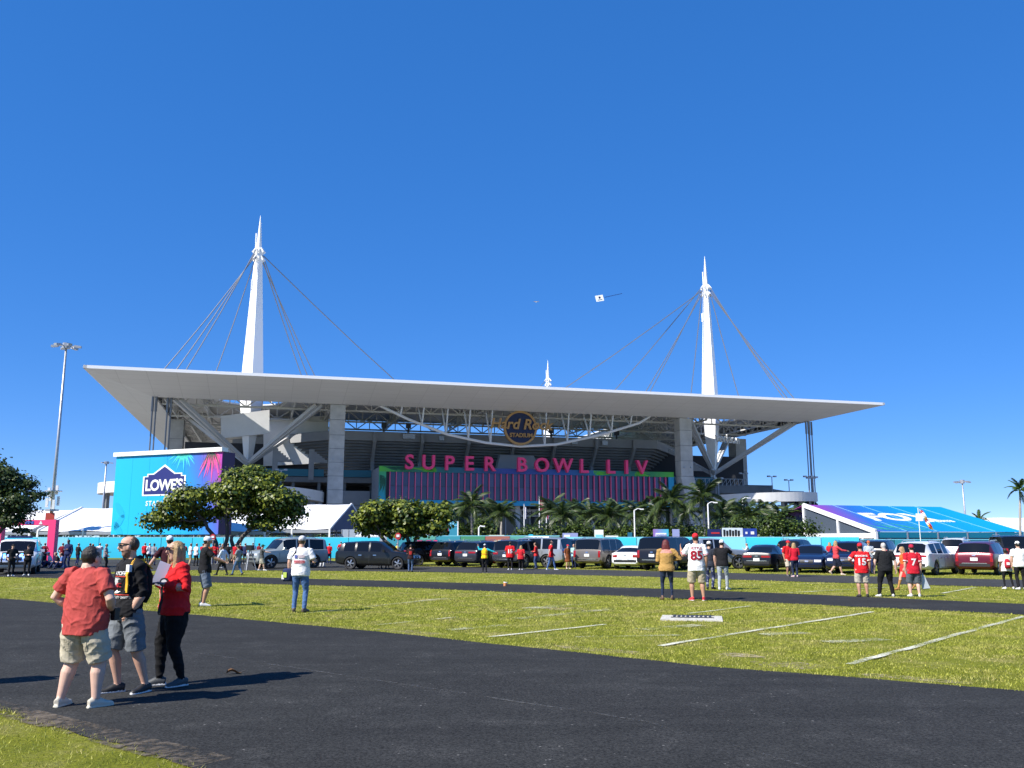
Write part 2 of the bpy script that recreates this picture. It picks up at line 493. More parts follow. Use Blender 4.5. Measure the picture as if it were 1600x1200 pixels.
# ---------------------------------------------------------------- grass blades
def in_poly(x, y, poly):
    c = np.zeros(x.shape, bool); j = len(poly) - 1
    for i in range(len(poly)):
        xi, yi = poly[i]; xj, yj = poly[j]
        if yi != yj:
            c ^= ((yi > y) != (yj > y)) & (x < (xj - xi) * (y - yi) / (yj - yi) + xi)
        j = i
    return c
def blades(name, m, region, count, hgt, wid, seed, label):
    rng = np.random.default_rng(seed)
    x0, x1, y0, y1 = region
    x = rng.uniform(x0, x1, count); y = rng.uniform(y0, y1, count)
    ok = np.abs(x) < y * 0.62 + 2.5
    for poly in ROADS: ok &= ~in_poly(x, y, poly)
    # thin in patches
    pat = np.array([noise.noise(Vector((float(a) * 0.7, float(b) * 0.7, seed))) for a, b in zip(x, y)])
    ok &= rng.uniform(-0.75, 0.9, count) < pat + 0.35
    x, y, pat = x[ok], y[ok], pat[ok]; n = len(x)
    h = rng.uniform(0.5, 1.25, n) * hgt * (1 + 0.3 * pat); w = rng.uniform(0.6, 1.3, n) * wid
    a = rng.uniform(0, 2 * np.pi, n); lean = rng.uniform(0.1, 1.3, n) * h; la = rng.uniform(0, 2 * np.pi, n)
    V_ = np.zeros((n, 3, 3))
    V_[:, 0] = np.stack([x - np.cos(a) * w / 2, y - np.sin(a) * w / 2, np.zeros(n)], 1)
    V_[:, 1] = np.stack([x + np.cos(a) * w / 2, y + np.sin(a) * w / 2, np.zeros(n)], 1)
    V_[:, 2] = np.stack([x + np.cos(la) * lean, y + np.sin(la) * lean, h], 1)
    me = bpy.data.meshes.new(name)
    me.vertices.add(3 * n); me.vertices.foreach_set('co', V_.reshape(-1))
    me.loops.add(3 * n); me.loops.foreach_set('vertex_index', np.arange(3 * n, dtype=np.int32))
    me.polygons.add(n); me.polygons.foreach_set('loop_start', np.arange(0, 3 * n, 3, dtype=np.int32))
    try: me.polygons.foreach_set('loop_total', np.full(n, 3, dtype=np.int32))
    except Exception: pass
    me.materials.append(m); me.update(calc_edges=True); me.validate()
    return tag(link(name, me), label, 'grass', kind='stuff')
def grass_mat():
    m = leaf_mat('grass_blade', (0.215, 0.25, 0.014), (0.6, 0.59, 0.095), 0.6, 0.35)
    nt = m.node_tree; N = nt.nodes.new; L = nt.links.new; mx = nt.nodes['Mix']
    tc = N('ShaderNodeTexCoord'); n = N('ShaderNodeTexNoise'); n.inputs['Scale'].default_value = 0.9; n.inputs['Detail'].default_value = 7; n.inputs['Roughness'].default_value = 0.7
    L(tc.outputs['Object'], n.inputs['Vector'])
    mr = N('ShaderNodeMapRange'); mr.inputs[1].default_value = 0.47; mr.inputs[2].default_value = 0.68; mr.inputs[4].default_value = 0.85; L(n.outputs['Fac'], mr.inputs[0])
    m2 = N('ShaderNodeMix'); m2.data_type = 'RGBA'; m2.inputs[7].default_value = (0.58, 0.48, 0.2, 1); L(mr.outputs[0], m2.inputs[0]); L(mx.outputs[2], m2.inputs[6])
    n2 = N('ShaderNodeTexNoise'); n2.inputs['Scale'].default_value = 3.5; n2.inputs['Detail'].default_value = 4; L(tc.outputs['Object'], n2.inputs['Vector'])
    r2 = N('ShaderNodeMapRange'); r2.inputs[1].default_value = 0.3; r2.inputs[2].default_value = 0.7; r2.inputs[3].default_value = 0.6; r2.inputs[4].default_value = 1.25; L(n2.outputs['Fac'], r2.inputs[0])
    vm = N('ShaderNodeVectorMath'); vm.operation = 'SCALE'; L(m2.outputs[2], vm.inputs[0]); L(r2.outputs[0], vm.inputs['Scale'])
    L(vm.outputs[0], nt.nodes['Principled BSDF'].inputs['Base Color']); L(vm.outputs[0], nt.nodes['Translucent BSDF'].inputs[0])
    return m
M_grass = grass_mat()

blades('grass', M_grass, (-11, 0.5, 3.0, 13.5), 90000, 0.036, 0.008, 1, 'short turf in the near left corner beside the asphalt road')
blades('grass', M_grass, (-16, 12, 9.5, 31), 620000, 0.03, 0.014, 2, 'yellow green turf with worn painted lines between the two dark roads')
blades('grass', M_grass, (-32, 32, 20, 66), 330000, 0.034, 0.032, 3, 'strip of turf behind the middle road and under the parked cars')

# ---------------------------------------------------------------- stadium (local axes: x along the front, y inwards, z up)
ST_RZ = math.atan2(0.266, 0.964)
stadium = empty('stadium', (-108.3, 220.5, 0), ST_RZ, 'large stadium with a flat white cable hung canopy, white masts and concrete columns', 'stadium')
SU, SV = 237.0, 296.0

def soffit_mat():
    m = bpy.data.materials.new('white_soffit_panels'); m.use_nodes = True
    nt = m.node_tree; b = nt.nodes['Principled BSDF']; N = nt.nodes.new; L = nt.links.new
    tc = N('ShaderNodeTexCoord'); br = N('ShaderNodeTexBrick')
    br.offset = 0.0; br.inputs['Scale'].default_value = 1.0; br.inputs['Mortar Size'].default_value = 0.09
    br.inputs['Brick Width'].default_value = 7.4; br.inputs['Row Height'].default_value = 3.7
    br.inputs['Color1'].default_value = (0.7, 0.7, 0.69, 1); br.inputs['Color2'].default_value = (0.67, 0.67, 0.66, 1); br.inputs['Mortar'].default_value = (0.59, 0.59, 0.58, 1)
    L(tc.outputs['Object'], br.inputs['Vector']); L(br.outputs[0], b.inputs['Base Color']); b.inputs['Roughness'].default_value = 0.6
    return m
M_sof = soffit_mat()
M_deck = mat('roof_sheet', (0.66, 0.66, 0.65), 0.6, var=0.05, scale=0.2)
M_truss = mat('truss_paint', (0.62, 0.62, 0.6), 0.5)

# canopy: bright rim, sloping soffit, flat roof deck with round holes for the masts
IU, IV, ZR, ZI = 14.7, 22.6, 45.0, 41.1
cb = MB()
ro = [(0, 0), (SU, 0), (SU, SV), (0, SV)]
ri = [(IU, IV), (SU - IU, IV), (SU - IU, SV - IV), (IU, SV - IV)]
for k in range(4):
    a, b, c, d = ro[k], ro[(k + 1) % 4], ri[(k + 1) % 4], ri[k]
    cb.add([(*a, ZR - 0.5), (*b, ZR - 0.5), (*c, ZI), (*d, ZI)], [(0, 1, 2, 3)], 0)
    cb.add([(*d, ZI), (*c, ZI), (c[0], c[1], ZI + 0.7), (d[0], d[1], ZI + 0.7)], [(0, 1, 2, 3)], 1)
canopy = cb.build('canopy', [M_sof, M_white], stadium, fix=False)
rb = MB()
for k in range(4):
    a, b = Vector((*ro[k], 0)), Vector((*ro[(k + 1) % 4], 0))
    t = (b - a).normalized(); n_ = Vector((-t.y, t.x, 0))
    rb.slab([a + Vector((0, 0, ZR - 0.55)), b + Vector((0, 0, ZR - 0.55)), b + Vector((0, 0, ZR + 0.25)), a + Vector((0, 0, ZR + 0.25))], n_ * 0.9)
rb.build('rim', mat('bright_white_paint', (0.86, 0.86, 0.85), 0.4), canopy)
db = MB()
OU0, OU1, OV0, OV1 = 62, 175, 82, 214
MASTS = [(40.2, 47.7), (200.3, 47.7), (36.0, 249.0), (203.0, 249.0)]
def deck(u0, u1, v0, v1): db.box(u0, u1, v0, v1, ZR - 0.25, ZR + 0.2)
def hole(cu, cv, h, r):
    n = 32; out, inn = [], []
    for k in range(n):
        a = 2 * math.pi * k / n; c, s = math.cos(a), math.sin(a); q = h / max(abs(c), abs(s))
        out.append((cu + c * q, cv + s * q)); inn.append((cu + c * r, cv + s * r))
    for k in range(n):
        k2 = (k + 1) % n
        db.prism([out[k], out[k2], inn[k2], inn[k]], ZR - 0.25, ZR + 0.2)
for v0, v1, mv in ((0.9, OV0, 47.7), (OV1, SV - 0.9, 249.0)):
    us = [0.9, MASTS[0][0] - 12, MASTS[0][0] + 12, MASTS[1][0] - 12, MASTS[1][0] + 12, SU - 0.9]
    if mv > 100: us = [0.9, 24, 48, 191, 215, SU - 0.9]
    deck(us[0], us[1], v0, v1); deck(us[2], us[3], v0, v1); deck(us[4], us[5], v0, v1)
    for i in (1, 3):
        deck(us[i], us[i + 1], v0, mv - 12); deck(us[i], us[i + 1], mv + 12, v1)
        hole((us[i] + us[i + 1]) / 2, mv, 12, 9.6)
deck(0.9, OU0, OV0, OV1); deck(OU1, SU - 0.9, OV0, OV1)
db.build('roof_deck', M_deck, canopy)

def truss(a, b, zt, zb, n, w=0.42, name='roof_truss', m=None):
    a, b = Vector((*a, 0)), Vector((*b, 0)); tb = MB()
    za, zc = Vector((0, 0, zt)), Vector((0, 0, zb))
    tb.beam(a + za, b + za, w * 1.3); tb.beam(a + zc, b + zc, w * 1.3)
    for k in range(n + 1):
        p = a.lerp(b, k / n)
        tb.beam(p + zc, p + za, w * 0.7)
        if k < n:
            q = a.lerp(b, (k + 1) / n)
            tb.beam(p + (zc if k % 2 else za), q + (za if k % 2 else zc), w * 0.8)
    return tb.build(name, m or M_truss, stadium)
for v in (34, 60, 81):
    truss((IU + 1, v), (SU - IU - 1, v), 44.4, 40.9, 44)
for u in (17, 27, 53, 64, 87, 110, 133, 156, 176, 187, 213, 220):
    truss((u, 25.6), (u, 81), 44.2, 41.2, 14, 0.34)
for u in (20, 40, 61, 176, 197, 217):
    truss((u, 84), (u, 212), 44.3, 40.8, 30)
truss((IU + 1, 215), (SU - IU - 1, 215), 44.4, 39.5, 50); truss((IU + 1, 235), (SU - IU - 1, 235), 44.4, 40.5, 50)
for v in (100, 120, 140, 160, 180, 200):
    truss((16, v), (61, v), 44.2, 41.2, 10, 0.34); truss((176, v), (221, v), 44.2, 41.2, 10, 0.34)

# masts: diamond section, pointed at the foot, collar and spire on top, cables to the roof
M_mast = mat('mast_white', (0.84, 0.84, 0.83), 0.4)
M_cable = mat('cable_steel', (0.2, 0.21, 0.23), 0.4, 0.5)
M_cable_g = mat('green_sheathed_cable', (0.07, 0.15, 0.13), 0.5)
def mast(c, ends, green=None):
    mb = MB(); prof = [(20.5, 0.55), (24, 0.95), (30, 1.75), (44, 3.35), (54, 3.25), (74, 2.2), (92, 1.22), (94.5, 1.05)]
    vs, fs = [], []
    for z, r in prof:
        for du, dv in ((0, -1), (1, 0), (0, 1), (-1, 0)): vs.append((c[0] + du * r, c[1] + dv * r, z))
    for i in range(len(prof) - 1):
        for k in range(4): fs.append((4 * i + k, 4 * i + (k + 1) % 4, 4 * i + 4 + (k + 1) % 4, 4 * i + 4 + k))
    fs += [(3, 2, 1, 0), tuple(range(4 * len(prof) - 4, 4 * len(prof)))]
    mb.add(vs, fs)
    ms = mb.build('mast', M_mast, stadium)
    sb = MB()
    sb.tube([(c[0], c[1], 94.4), (c[0], c[1], 97.4), (c[0], c[1], 104.4), (c[0], c[1], 106.2)], [1.0, 0.7, 0.22, 0.05], 8)
    sb.tube([(c[0] - 1.0, c[1], 93), (c[0] - 1.05, c[1], 100)], 0.2, 6)
    for k in range(8): sb.box(c[0] + 0.3, c[0] + 0.85 - k * 0.05, c[1] - 0.07, c[1] + 0.07, 97.2 + k * 0.9, 97.35 + k * 0.9)
    sb.build('spire', M_mast, ms)
    kb = MB()
    for k in range(8):
        a = k * math.pi / 4
        for z in (91.6, 94.2):
            kb.beam((c[0] + math.cos(a) * 0.8, c[1] + math.sin(a) * 0.8, z + 0.7), (c[0] + math.cos(a) * 1.9, c[1] + math.sin(a) * 1.9, z - 0.8), 0.35, 0.8)
    kb.box(c[0] - 1.9, c[0] - 1.3, c[1] - 0.6, c[1] + 0.6, 81, 84.2)
    kb.build('cable_collar', M_mast, ms)
    for i, (eu, ev) in enumerate(ends):
        d = Vector((eu - c[0], ev - c[1], 0)).normalized()
        tb = MB()
        p0, p1 = Vector((c[0] + d.x * 1.7, c[1] + d.y * 1.7, 91.5 + 1.2 * (i % 3))), Vector((eu, ev, ZR + 0.1))
        pm = p0.lerp(p1, 0.5) - Vector((0, 0, 0.9))
        tb.tube([p0, p0.lerp(pm, 0.5) + Vector((0, 0, -0.15)), pm, pm.lerp(p1, 0.5) + Vector((0, 0, -0.15)), p1], 0.17, 5)
        tb.build('cable', M_cable, ms)
    return ms
mast(MASTS[0], [(14, 22), (18, 20.5), (21, 19.5), (29, 27), (62, 80), (65, 83), (70, 90), (105, 75)], 7)
mast(MASTS[1], [(222, 22), (220.5, 24), (218, 23), (207, 36), (133, 60), (158, 60), (170, 50), (173, 52), (190, 45)])
mast(MASTS[2], [(62, 212), (15, 270)])
mast(MASTS[3], [(175, 212), (220, 270), (150, 214)])

# splayed double struts at the foot of each front mast
for (mu, mv) in MASTS[:2]:
    for du, dv in ((-20, -21.5), (20, -21.5), (-19, 22), (19, 22)):
        sb = MB()
        for off in (-0.9, 0.9):
            sb.beam((mu + off * 0.3, mv + math.copysign(0.9, dv), 25.0), (mu + du + off, mv + dv, 41.4), 0.85, 1.0)
        sb.build('strut', mat('strut_grey', (0.55, 0.56, 0.57), 0.5), stadium)

# concrete columns, each a stack of cast segments with open joints
def column(u, v, w, d, zs, splay=0.0, zbend=0.0):
    root = MB(); root.box(u - w / 2 + 0.12, u + w / 2 - 0.12, v - d / 2 + 0.12, v + d / 2 - 0.12, max(zs[0], zbend), zs[-1])
    co = root.build('column', M_conc_d, stadium)
    for z0, z1 in zip(zs, zs[1:]):
        sb = MB()
        def off(z): return splay * max(0.0, (zbend - z) / max(zbend, 1))
        a, b = z0 + 0.07, z1 - 0.07
        vs = [(u + sx * w / 2 * (1 + (off(z) and 0.1)) + off(z), v + sy * d / 2, z) for z in (a, b) for sy in (-1, 1) for sx in (-1, 1)]
        sb.add(vs, [(0, 2, 3, 1), (4, 5, 7, 6), (0, 1, 5, 4), (2, 6, 7, 3), (0, 4, 6, 2), (1, 3, 7, 5)])
        sb.build('segment', M_conc, co)
    fb = MB()
    for sx in (-0.3, 0.25):
        fb.box(u + sx * w, u + sx * w + 0.5, v - d / 2 - 0.5, v - d / 2, 24.6, 25.1)
    fb.build('floodlight', M_steel, co)
column(65.4, 24.6, 4.3, 4.2, [0, 4, 8, 12, 16, 20, 24, 28, 32, 36.5, 41.0])
column(177.6, 24.6, 4.3, 4.2, [0, 4.5, 9, 13.5, 18, 22, 27, 32, 37, 41.0], 4.6, 22.0)
column(226.0, 75.0, 4.6, 6.0, [17, 22, 28, 34.5, 41.0])
column(16.5, 72.0, 4.6, 6.0, [0, 8, 16, 22, 28, 34.5, 41.0])
column(226.0, 220.0, 4.6, 6.0, [0, 17, 29, 41.0]); column(16.5, 220.0, 4.6, 6.0, [0, 17, 29, 41.0])

# tie-down cables at the two front corners
for (u, v) in ((14.8, 22.4), (18.6, 23.6), (222.0, 21.0), (225.0, 23.6)):
    for k in (-0.45, 0.45):
        tb = MB(); tb.tube([(u + k, v, 0), (u + k, v, 41.6)], 0.2, 6); tb.tube([(u + k, v, 37.0), (u + k, v, 41.6)], 0.34, 6)
        tb.build('tie_cable', M_cable, stadium)

# upper deck bowl: parapet band over a stepped underside, carried by raker ribs
ring = [(66, 46), (178, 46), (206, 82), (206, 214), (178, 250), (62, 250), (34, 214), (34, 82)]
def inset(poly, d):
    out = []
    n = len(poly)
    for i in range(n):
        p0, p1, p2 = Vector(poly[i - 1]), Vector(poly[i]), Vector(poly[(i + 1) % n])
        t1, t2 = (p1 - p0).normalized(), (p2 - p1).normalized()
        n1, n2 = Vector((-t1.y, t1.x)), Vector((-t2.y, t2.x))
        b = (n1 + n2); b = b / max(1e-6, b.dot(n1))
        out.append(tuple(p1 + b * d))
    return out
M_seat = mat('stand_concrete', (0.21, 0.215, 0.22), 0.85, var=0.12, scale=0.2)
M_par = mat('stand_parapet', (0.3, 0.305, 0.31), 0.8, var=0.1, scale=0.2)
ub = MB(); n = len(ring)
def band(b, r0, z0, r1, z1, mi=0):
    for i in range(n):
        j = (i + 1) % n
        b.add([(*r0[i], z0), (*r0[j], z0), (*r1[j], z1), (*r1[i], z1)], [(0, 1, 2, 3)], mi)
band(ub, ring, 33.2, ring, 36.2, 1)
band(ub, ring, 36.2, inset(ring, 1.0), 36.2, 1)
for k in range(15):
    d0, d1 = 0.9 * k + 0.5, 0.9 * (k + 1) + 0.5
    z = 33.2 - k * 0.86
    band(ub, inset(ring, d0 - 0.35 if k else 0.0), z, inset(ring, d0), z, 0)
    band(ub, inset(ring, d0), z, inset(ring, d1), z - 0.16, 0)
    band(ub, inset(ring, d1), z - 0.16, inset(ring, d1 - 0.35), z - 0.86, 0)
# seating on the far side of the bowl
for k in range(22):
    d0 = 1.0 + k * 1.6
    band(ub, inset(ring, d0), 35.5 - k * 0.95, inset(ring, d0 + 1.6), 35.5 - k * 0.95, 2)
    band(ub, inset(ring, d0 + 1.6), 35.5 - k * 0.95, inset(ring, d0 + 1.6), 34.55 - k * 0.95, 2)
ub.build('upper_deck', [M_seat, M_par, mat('teal_seats', (0.03, 0.13, 0.16), 0.6)], stadium, fix=False)
for u in (79, 94.5, 110, 125.5, 140, 155, 169):
    sb = MB(); sb.beam((u, 45.2, 36.0), (u, 45.2, 32.6), 1.1, 1.1); sb.beam((u, 45.2, 33.0), (u, 57.5, 19.5), 0.9, 1.3); sb.beam((u, 50.5, 28), (u, 50.5, 12), 1.1, 1.1)
    sb.build('raker_rib', M_par, stadium)
for bx in ((88, 92, 44.6, 45.4, 34, 35.6), (100, 101.6, 44.7, 45.4, 33.8, 35.2), (157, 159, 44.7, 45.4, 33.8, 35.4), (146, 148, 44.7, 45.4, 33.9, 35.2)):
    ab = MB(); ab.box(*bx); ab.build('equipment_cabinet', M_steel, stadium)
for u in (82, 90, 131, 139, 163):
    lb = MB(); lb.tube([(u, 46.4, 36), (u, 46.4, 38.2)], 0.35, 6); lb.box(u - 0.8, u + 0.8, 46, 46.9, 37.6, 39.2); lb.build('speaker_cluster', M_dark, stadium)
# control room block over the middle of the glass front
kb = MB(); kb.slab([(118, 40, 23.5), (134, 40, 23.5), (132, 44, 29.5), (120.5, 44, 29.5)], (0, 3, 0)); kb.build('stair_housing', mat('light_grey_metal', (0.4, 0.42, 0.45), 0.5), stadium)

# concourse slabs, walls and teal railing in the shade under the bowl
sb = MB()
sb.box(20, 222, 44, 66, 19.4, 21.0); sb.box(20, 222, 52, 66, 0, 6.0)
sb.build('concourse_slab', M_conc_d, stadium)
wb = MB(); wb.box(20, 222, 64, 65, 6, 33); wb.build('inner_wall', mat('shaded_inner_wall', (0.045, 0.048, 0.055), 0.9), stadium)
for u0, u1 in ((67.6, 77.6), (45, 63), (180.5, 200)):
    wb = MB(); wb.box(u0, u1, 42.5, 43.3, 0, 16.8); wb.build('concourse_wall', mat('grey_wall_panels', (0.36, 0.37, 0.38), 0.7, var=0.06, scale=0.5), stadium)
    for k in range(1, 4):
        jb = MB(); jb.box(u0, u1, 42.46, 42.5, k * 4.1, k * 4.1 + 0.12); jb.build('wall_joint', M_dark, stadium)
for u0, u1 in ((42, 63.2), (67.6, 78), (180.5, 199)):
    tb = MB(); tb.box(u0, u1, 43.4, 43.8, 21.2, 23.4); tb.build('teal_barrier', mat('teal_barrier_panel', (0.02, 0.16, 0.22), 0.5), stadium)
for u in (47.5, 58.5, 188):
    tb = MB(); tb.slab([(u, 43, 20), (u + 1.6, 43, 20), (u + 1.6, 43, 29.6), (u, 43, 29.6)], (0, 1, 0))
    for k in range(6): tb.box(u + 1.6 + k * 0.8, u + 2.4 + k * 0.8, 43.1, 43.9, 25.5, 28.8 - k * 0.62)
    tb.build('stair_stringer', M_par, stadium)
for k in range(26):
    u = 22 + k * 7.9
    if 77 < u < 175: continue
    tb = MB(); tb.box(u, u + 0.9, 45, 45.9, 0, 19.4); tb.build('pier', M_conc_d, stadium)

# white panels hung around the left mast, lettering on the right one
pb = MB(); pb.slab([(31.6, 43, 39.1), (45.9, 43, 41.6), (46.2, 43, 34.2), (32.0, 43, 32.2)], (0, 0.8, 0)); pb.build('hung_panel', M_white, stadium)
pb = MB(); pb.slab([(44.2, 61, 40.3), (65.2, 61, 43.0), (65.6, 61, 27.0), (44.8, 61, 25.4)], (0, 0.8, 0)); pb.build('hung_panel', M_white, stadium)
me = text_mesh('verizon', 4.6, 0.25, 0.06); me.materials.append(M_white)
stand(me, Matrix.Rotation(R(90), 4, 'X')); lo = link('wall_lettering', me, stadium, (204.2, 43.2, 37.2), R(24))

# hung arch with paired hangers in the middle of the front
arc = [(77.4, 41.5), (86.7, 37.4), (98.5, 33.3), (110.5, 31.1), (121.4, 30.3), (133.3, 31.2), (148.3, 34.7), (161.7, 39.0), (165.5, 41.4)]
M_hang = mat('hanger_white', (0.72, 0.73, 0.74), 0.45)
ab = MB(); ab.tube([(u, 23.6, z) for u, z in arc], 0.42, 8); ab.build('hung_arch', M_hang, stadium)
def arc_z(u):
    for (a, za), (b, zb) in zip(arc, arc[1:]):
        if a <= u <= b: return za + (zb - za) * (u - a) / (b - a)
for u in (84, 90.6, 98, 105, 112, 129.5, 137, 144.5, 152, 158.5):
    hb = MB(); hb.tube([(u, 23.6, arc_z(u)), (u + 0.5, 23.2, 41.6)], 0.26, 6); hb.tube([(u, 23.6, arc_z(u)), (u - 0.6, 27.5, 41.8)], 0.26, 6)
    hb.build('hanger', M_hang, stadium)

# glass hall with pink fins and printed frame
hall = MB()
GU0, GU1, GV, GZ0, GZ1 = 78.2, 173.8, 25.0, 12.0, 23.4
hall.box(GU0 + 0.1, GU1 - 0.1, GV + 0.5, 44, GZ0 + 0.1, GZ1 - 0.1)
glass_hall = hall.build('glass_hall', mat('hall_cladding', (0.2, 0.21, 0.23), 0.5, 0.3), stadium)
for k in range(12):
    rb = MB(); rb.box(GU0 - 0.05, GU0 + 0.1, GV + 1.2 + k * 1.5, GV + 1.5 + k * 1.5, GZ0 + 0.2, GZ1 - 0.3); rb.build('cladding_rib', M_steel, glass_hall)
green, lime, blue, cyan, navy = (0.02, 0.2, 0.1), (0.1, 0.5, 0.04), (0.03, 0.12, 0.42), (0.02, 0.33, 0.55), (0.02, 0.05, 0.2)
M_topband = ramp_mat('printed_top_band', [(0.0, lime), (0.08, green), (0.22, (0.02, 0.17, 0.2)), (0.4, (0.04, 0.07, 0.3)), (0.6, blue), (0.78, (0.02, 0.2, 0.25)), (0.9, green), (1.0, lime)], 'X', GU0, GU1)
M_botband = ramp_mat('printed_bottom_band', [(0.0, (0.01, 0.3, 0.35)), (0.1, cyan), (0.7, cyan), (0.85, (0.02, 0.25, 0.33)), (1.0, cyan)], 'X', GU0, GU1)
M_leftband = ramp_mat('printed_left_band', [(0.0, (0.02, 0.4, 0.6)), (0.45, (0.02, 0.3, 0.3)), (1.0, (0.06, 0.45, 0.08))], 'Z', GZ0, GZ1)
for nm, args, m in (('top_band', (GU0, GU1, GV - 0.3, GV + 0.5, 21.75, GZ1), M_topband), ('bottom_band', (GU0, GU1, GV - 0.3, GV + 0.5, GZ0, 13.5), M_botband),
                    ('side_band', (GU0, GU0 + 2.1, GV - 0.3, GV + 0.5, 13.5, 21.75), M_leftband), ('side_band', (GU1 - 1.9, GU1, GV - 0.3, GV + 0.5, 13.5, 21.75), M_botband)):
    b = MB(); b.box(*args); b.build(nm, m, glass_hall)
def blades_print(name, m, parent, org, spread, count, length, width, axis_x, axis_z, off, clip):
    """fan of printed leaf blades on a vertical face"""
    b = MB(); org, ax, az, of = Vector(org), Vector(axis_x), Vector(axis_z), Vector(off)
    for k in range(count):
        a = spread[0] + (spread[1] - spread[0]) * k / max(1, count - 1)
        l = length * (0.75 + 0.25 * math.sin(k * 2.3)); d = ax * math.cos(a) + az * math.sin(a); s = ax * -math.sin(a) + az * math.cos(a)
        pts = [(0.08, 0.0), (0.35, width), (0.7, width * 0.8), (1.0, 0.0), (0.7, -width * 0.6), (0.35, -width)]
        pl = []
        for q, w in pts:
            p = d * (q * l) + s * w
            x, z = p.dot(ax), p.dot(az)
            p = ax * min(max(x, clip[0]), clip[1]) + az * min(max(z, clip[2]), clip[3])
            pl.append(org + p + of)
        b.slab(pl, of * -0.5)
    return b.build(name, m, parent)
M_lime = mat('lime_print', lime, 0.6); M_green = mat('green_print', (0.01, 0.1, 0.05), 0.6); M_navy = mat('navy_print', navy, 0.6)
yo = (0, -0.02, 0)
blades_print('leaf_print', M_lime, glass_hall, (96, GV - 0.3, 21.9), (R(120), R(178)), 11, 10, 0.28, (1, 0, 0), (0, 0, 1), yo, (-12, 0, 0, 1.4))
blades_print('leaf_print', M_green, glass_hall, (84, GV - 0.3, 21.9), (R(20), R(160)), 13, 7, 0.3, (1, 0, 0), (0, 0, 1), yo, (-5, 6, 0, 1.4))
blades_print('leaf_print', M_lime, glass_hall, (146, GV - 0.3, 21.9), (R(5), R(80)), 8, 9, 0.3, (1, 0, 0), (0, 0, 1), yo, (0, 12, 0, 1.4))
blades_print('leaf_print', M_lime, glass_hall, (160, GV - 0.3, 23.3), (R(-80), R(-5)), 9, 9, 0.26, (1, 0, 0), (0, 0, 1), yo, (0, 12, -1.4, 0))
blades_print('leaf_print', M_green, glass_hall, (80.2, GV - 0.3, 20.5), (R(180), R(290)), 12, 8, 0.24, (1, 0, 0), (0, 0, 1), yo, (-1.8, 0, -8, 1))
blades_print('leaf_print', M_green, glass_hall, (145, GV - 0.3, 13.4), (R(-150), R(-20)), 14, 6, 0.2, (1, 0, 0), (0, 0, 1), yo, (-9, 9, -1.35, 0))
blades_print('leaf_print', M_green, glass_hall, (83, GV - 0.3, 13.4), (R(-150), R(-20)), 10, 5, 0.2, (1, 0, 0), (0, 0, 1), yo, (-4, 6, -1.35, 0))
NF = 48; f0, f1 = GU0 + 3.2, GU1 - 3.0; step = (f1 - f0) / (NF - 1)
fin_me = MB().box(-0.1, 0.1, -0.75, 0, 13.55, 21.7).mesh('fin', mat('fin_pink', (0.85, 0.13, 0.28), 0.45))
PM = [mat('dark_glass_%d' % k, c, 0.08, 0.0, spec=0.7) for k, c in enumerate([(0.04, 0.043, 0.125), (0.03, 0.034, 0.095), (0.065, 0.066, 0.17)])]
pane_me = [[MB().box(-step / 2 + 0.06, step / 2 - 0.06, 0.12, 0.2, z0, z1).mesh('pane', PM[k]) for k in range(3)] for z0, z1 in ((13.6, 17.5), (17.65, 21.7))]
random.seed(4)
for k in range(NF):
    u = f0 + step * k
    link('fin', fin_me, glass_hall, (u, GV, 0))
    if k < NF - 1:
        for r in (0, 1):
            link('pane', pane_me[r][random.choice((0, 0, 1, 2))], glass_hall, (u + step / 2, GV, 0))
mb = MB(); mb.box(GU0 + 2.1, GU1 - 1.9, GV + 0.2, GV + 0.45, 13.5, 21.75); mb.build('mullion_back', mat('hall_dark_back', (0.02, 0.02, 0.035), 0.6), glass_hall)

# entrance under the hall
eb = MB(); eb.box(80, 172, 40, 41, 0, 12.0); eb.build('entrance_wall', mat('entrance_glass', (0.03, 0.035, 0.05), 0.15, spec=0.6), stadium)
for k in range(23):
    b = MB(); b.box(80 + k * 4.1, 80.35 + k * 4.1, 39.7, 40, 0, 12); b.build('entrance_mullion', M_steel, stadium)
for k in range(8):
    u = 84 + k * 12.3
    b = MB(); b.box(u, u + 1.5, 27, 28.5, 0, 12.0); b.build('hall_pillar', M_conc, stadium)
b = MB(); b.box(116, 141, 35.5, 36.1, 9.0, 11.3); sgn = b.build('entrance_sign', mat('sign_silver', (0.55, 0.56, 0.58), 0.4), stadium)
me = text_mesh('Hard Rock Stadium', 2.0, 0.05, 0.05); me.materials.append(M_black); stand(me, Matrix.Rotation(R(90), 4, 'X')); link('lettering', me, sgn, (128.5, 35.4, 10.1))

# curved ramps at the two front corners
def arc_ramp(c, r0, r1, a0, a1, z0, z1, m, ph=2.3, name='curved_ramp', posts=True):
    b = MB(); n = 40; vs = []
    for k in range(n + 1):
        a = a0 + (a1 - a0) * k / n; z = z0 + (z1 - z0) * k / n; cc, ss = math.cos(a), math.sin(a)
        for r, dz in ((r1, -0.6), (r1, ph), (r1 - 0.35, ph), (r1 - 0.35, 0), (r0, 0), (r0, -0.6)):
            vs.append((c[0] + cc * r, c[1] + ss * r, z + dz))
    fs = []
    for k in range(n):
        for q in range(6): fs.append((6 * k + q, 6 * k + (q + 1) % 6, 6 * k + 6 + (q + 1) % 6, 6 * k + 6 + q))
    fs += [(0, 1, 2, 3, 4, 5), tuple(6 * n + q for q in range(5, -1, -1))]
    b.add(vs, fs); o = b.build(name, m, stadium)
    if posts:
        for k in range(0, n + 1, 5):
            a = a0 + (a1 - a0) * k / n; z = z0 + (z1 - z0) * k / n
            p = MB(); p.box(-0.4, 0.4, -0.4, 0.4, 0, z - 0.6); p.build('ramp_post', M_conc_d, o, (c[0] + math.cos(a) * (r1 - 2), c[1] + math.sin(a) * (r1 - 2), 0), a)
    return o
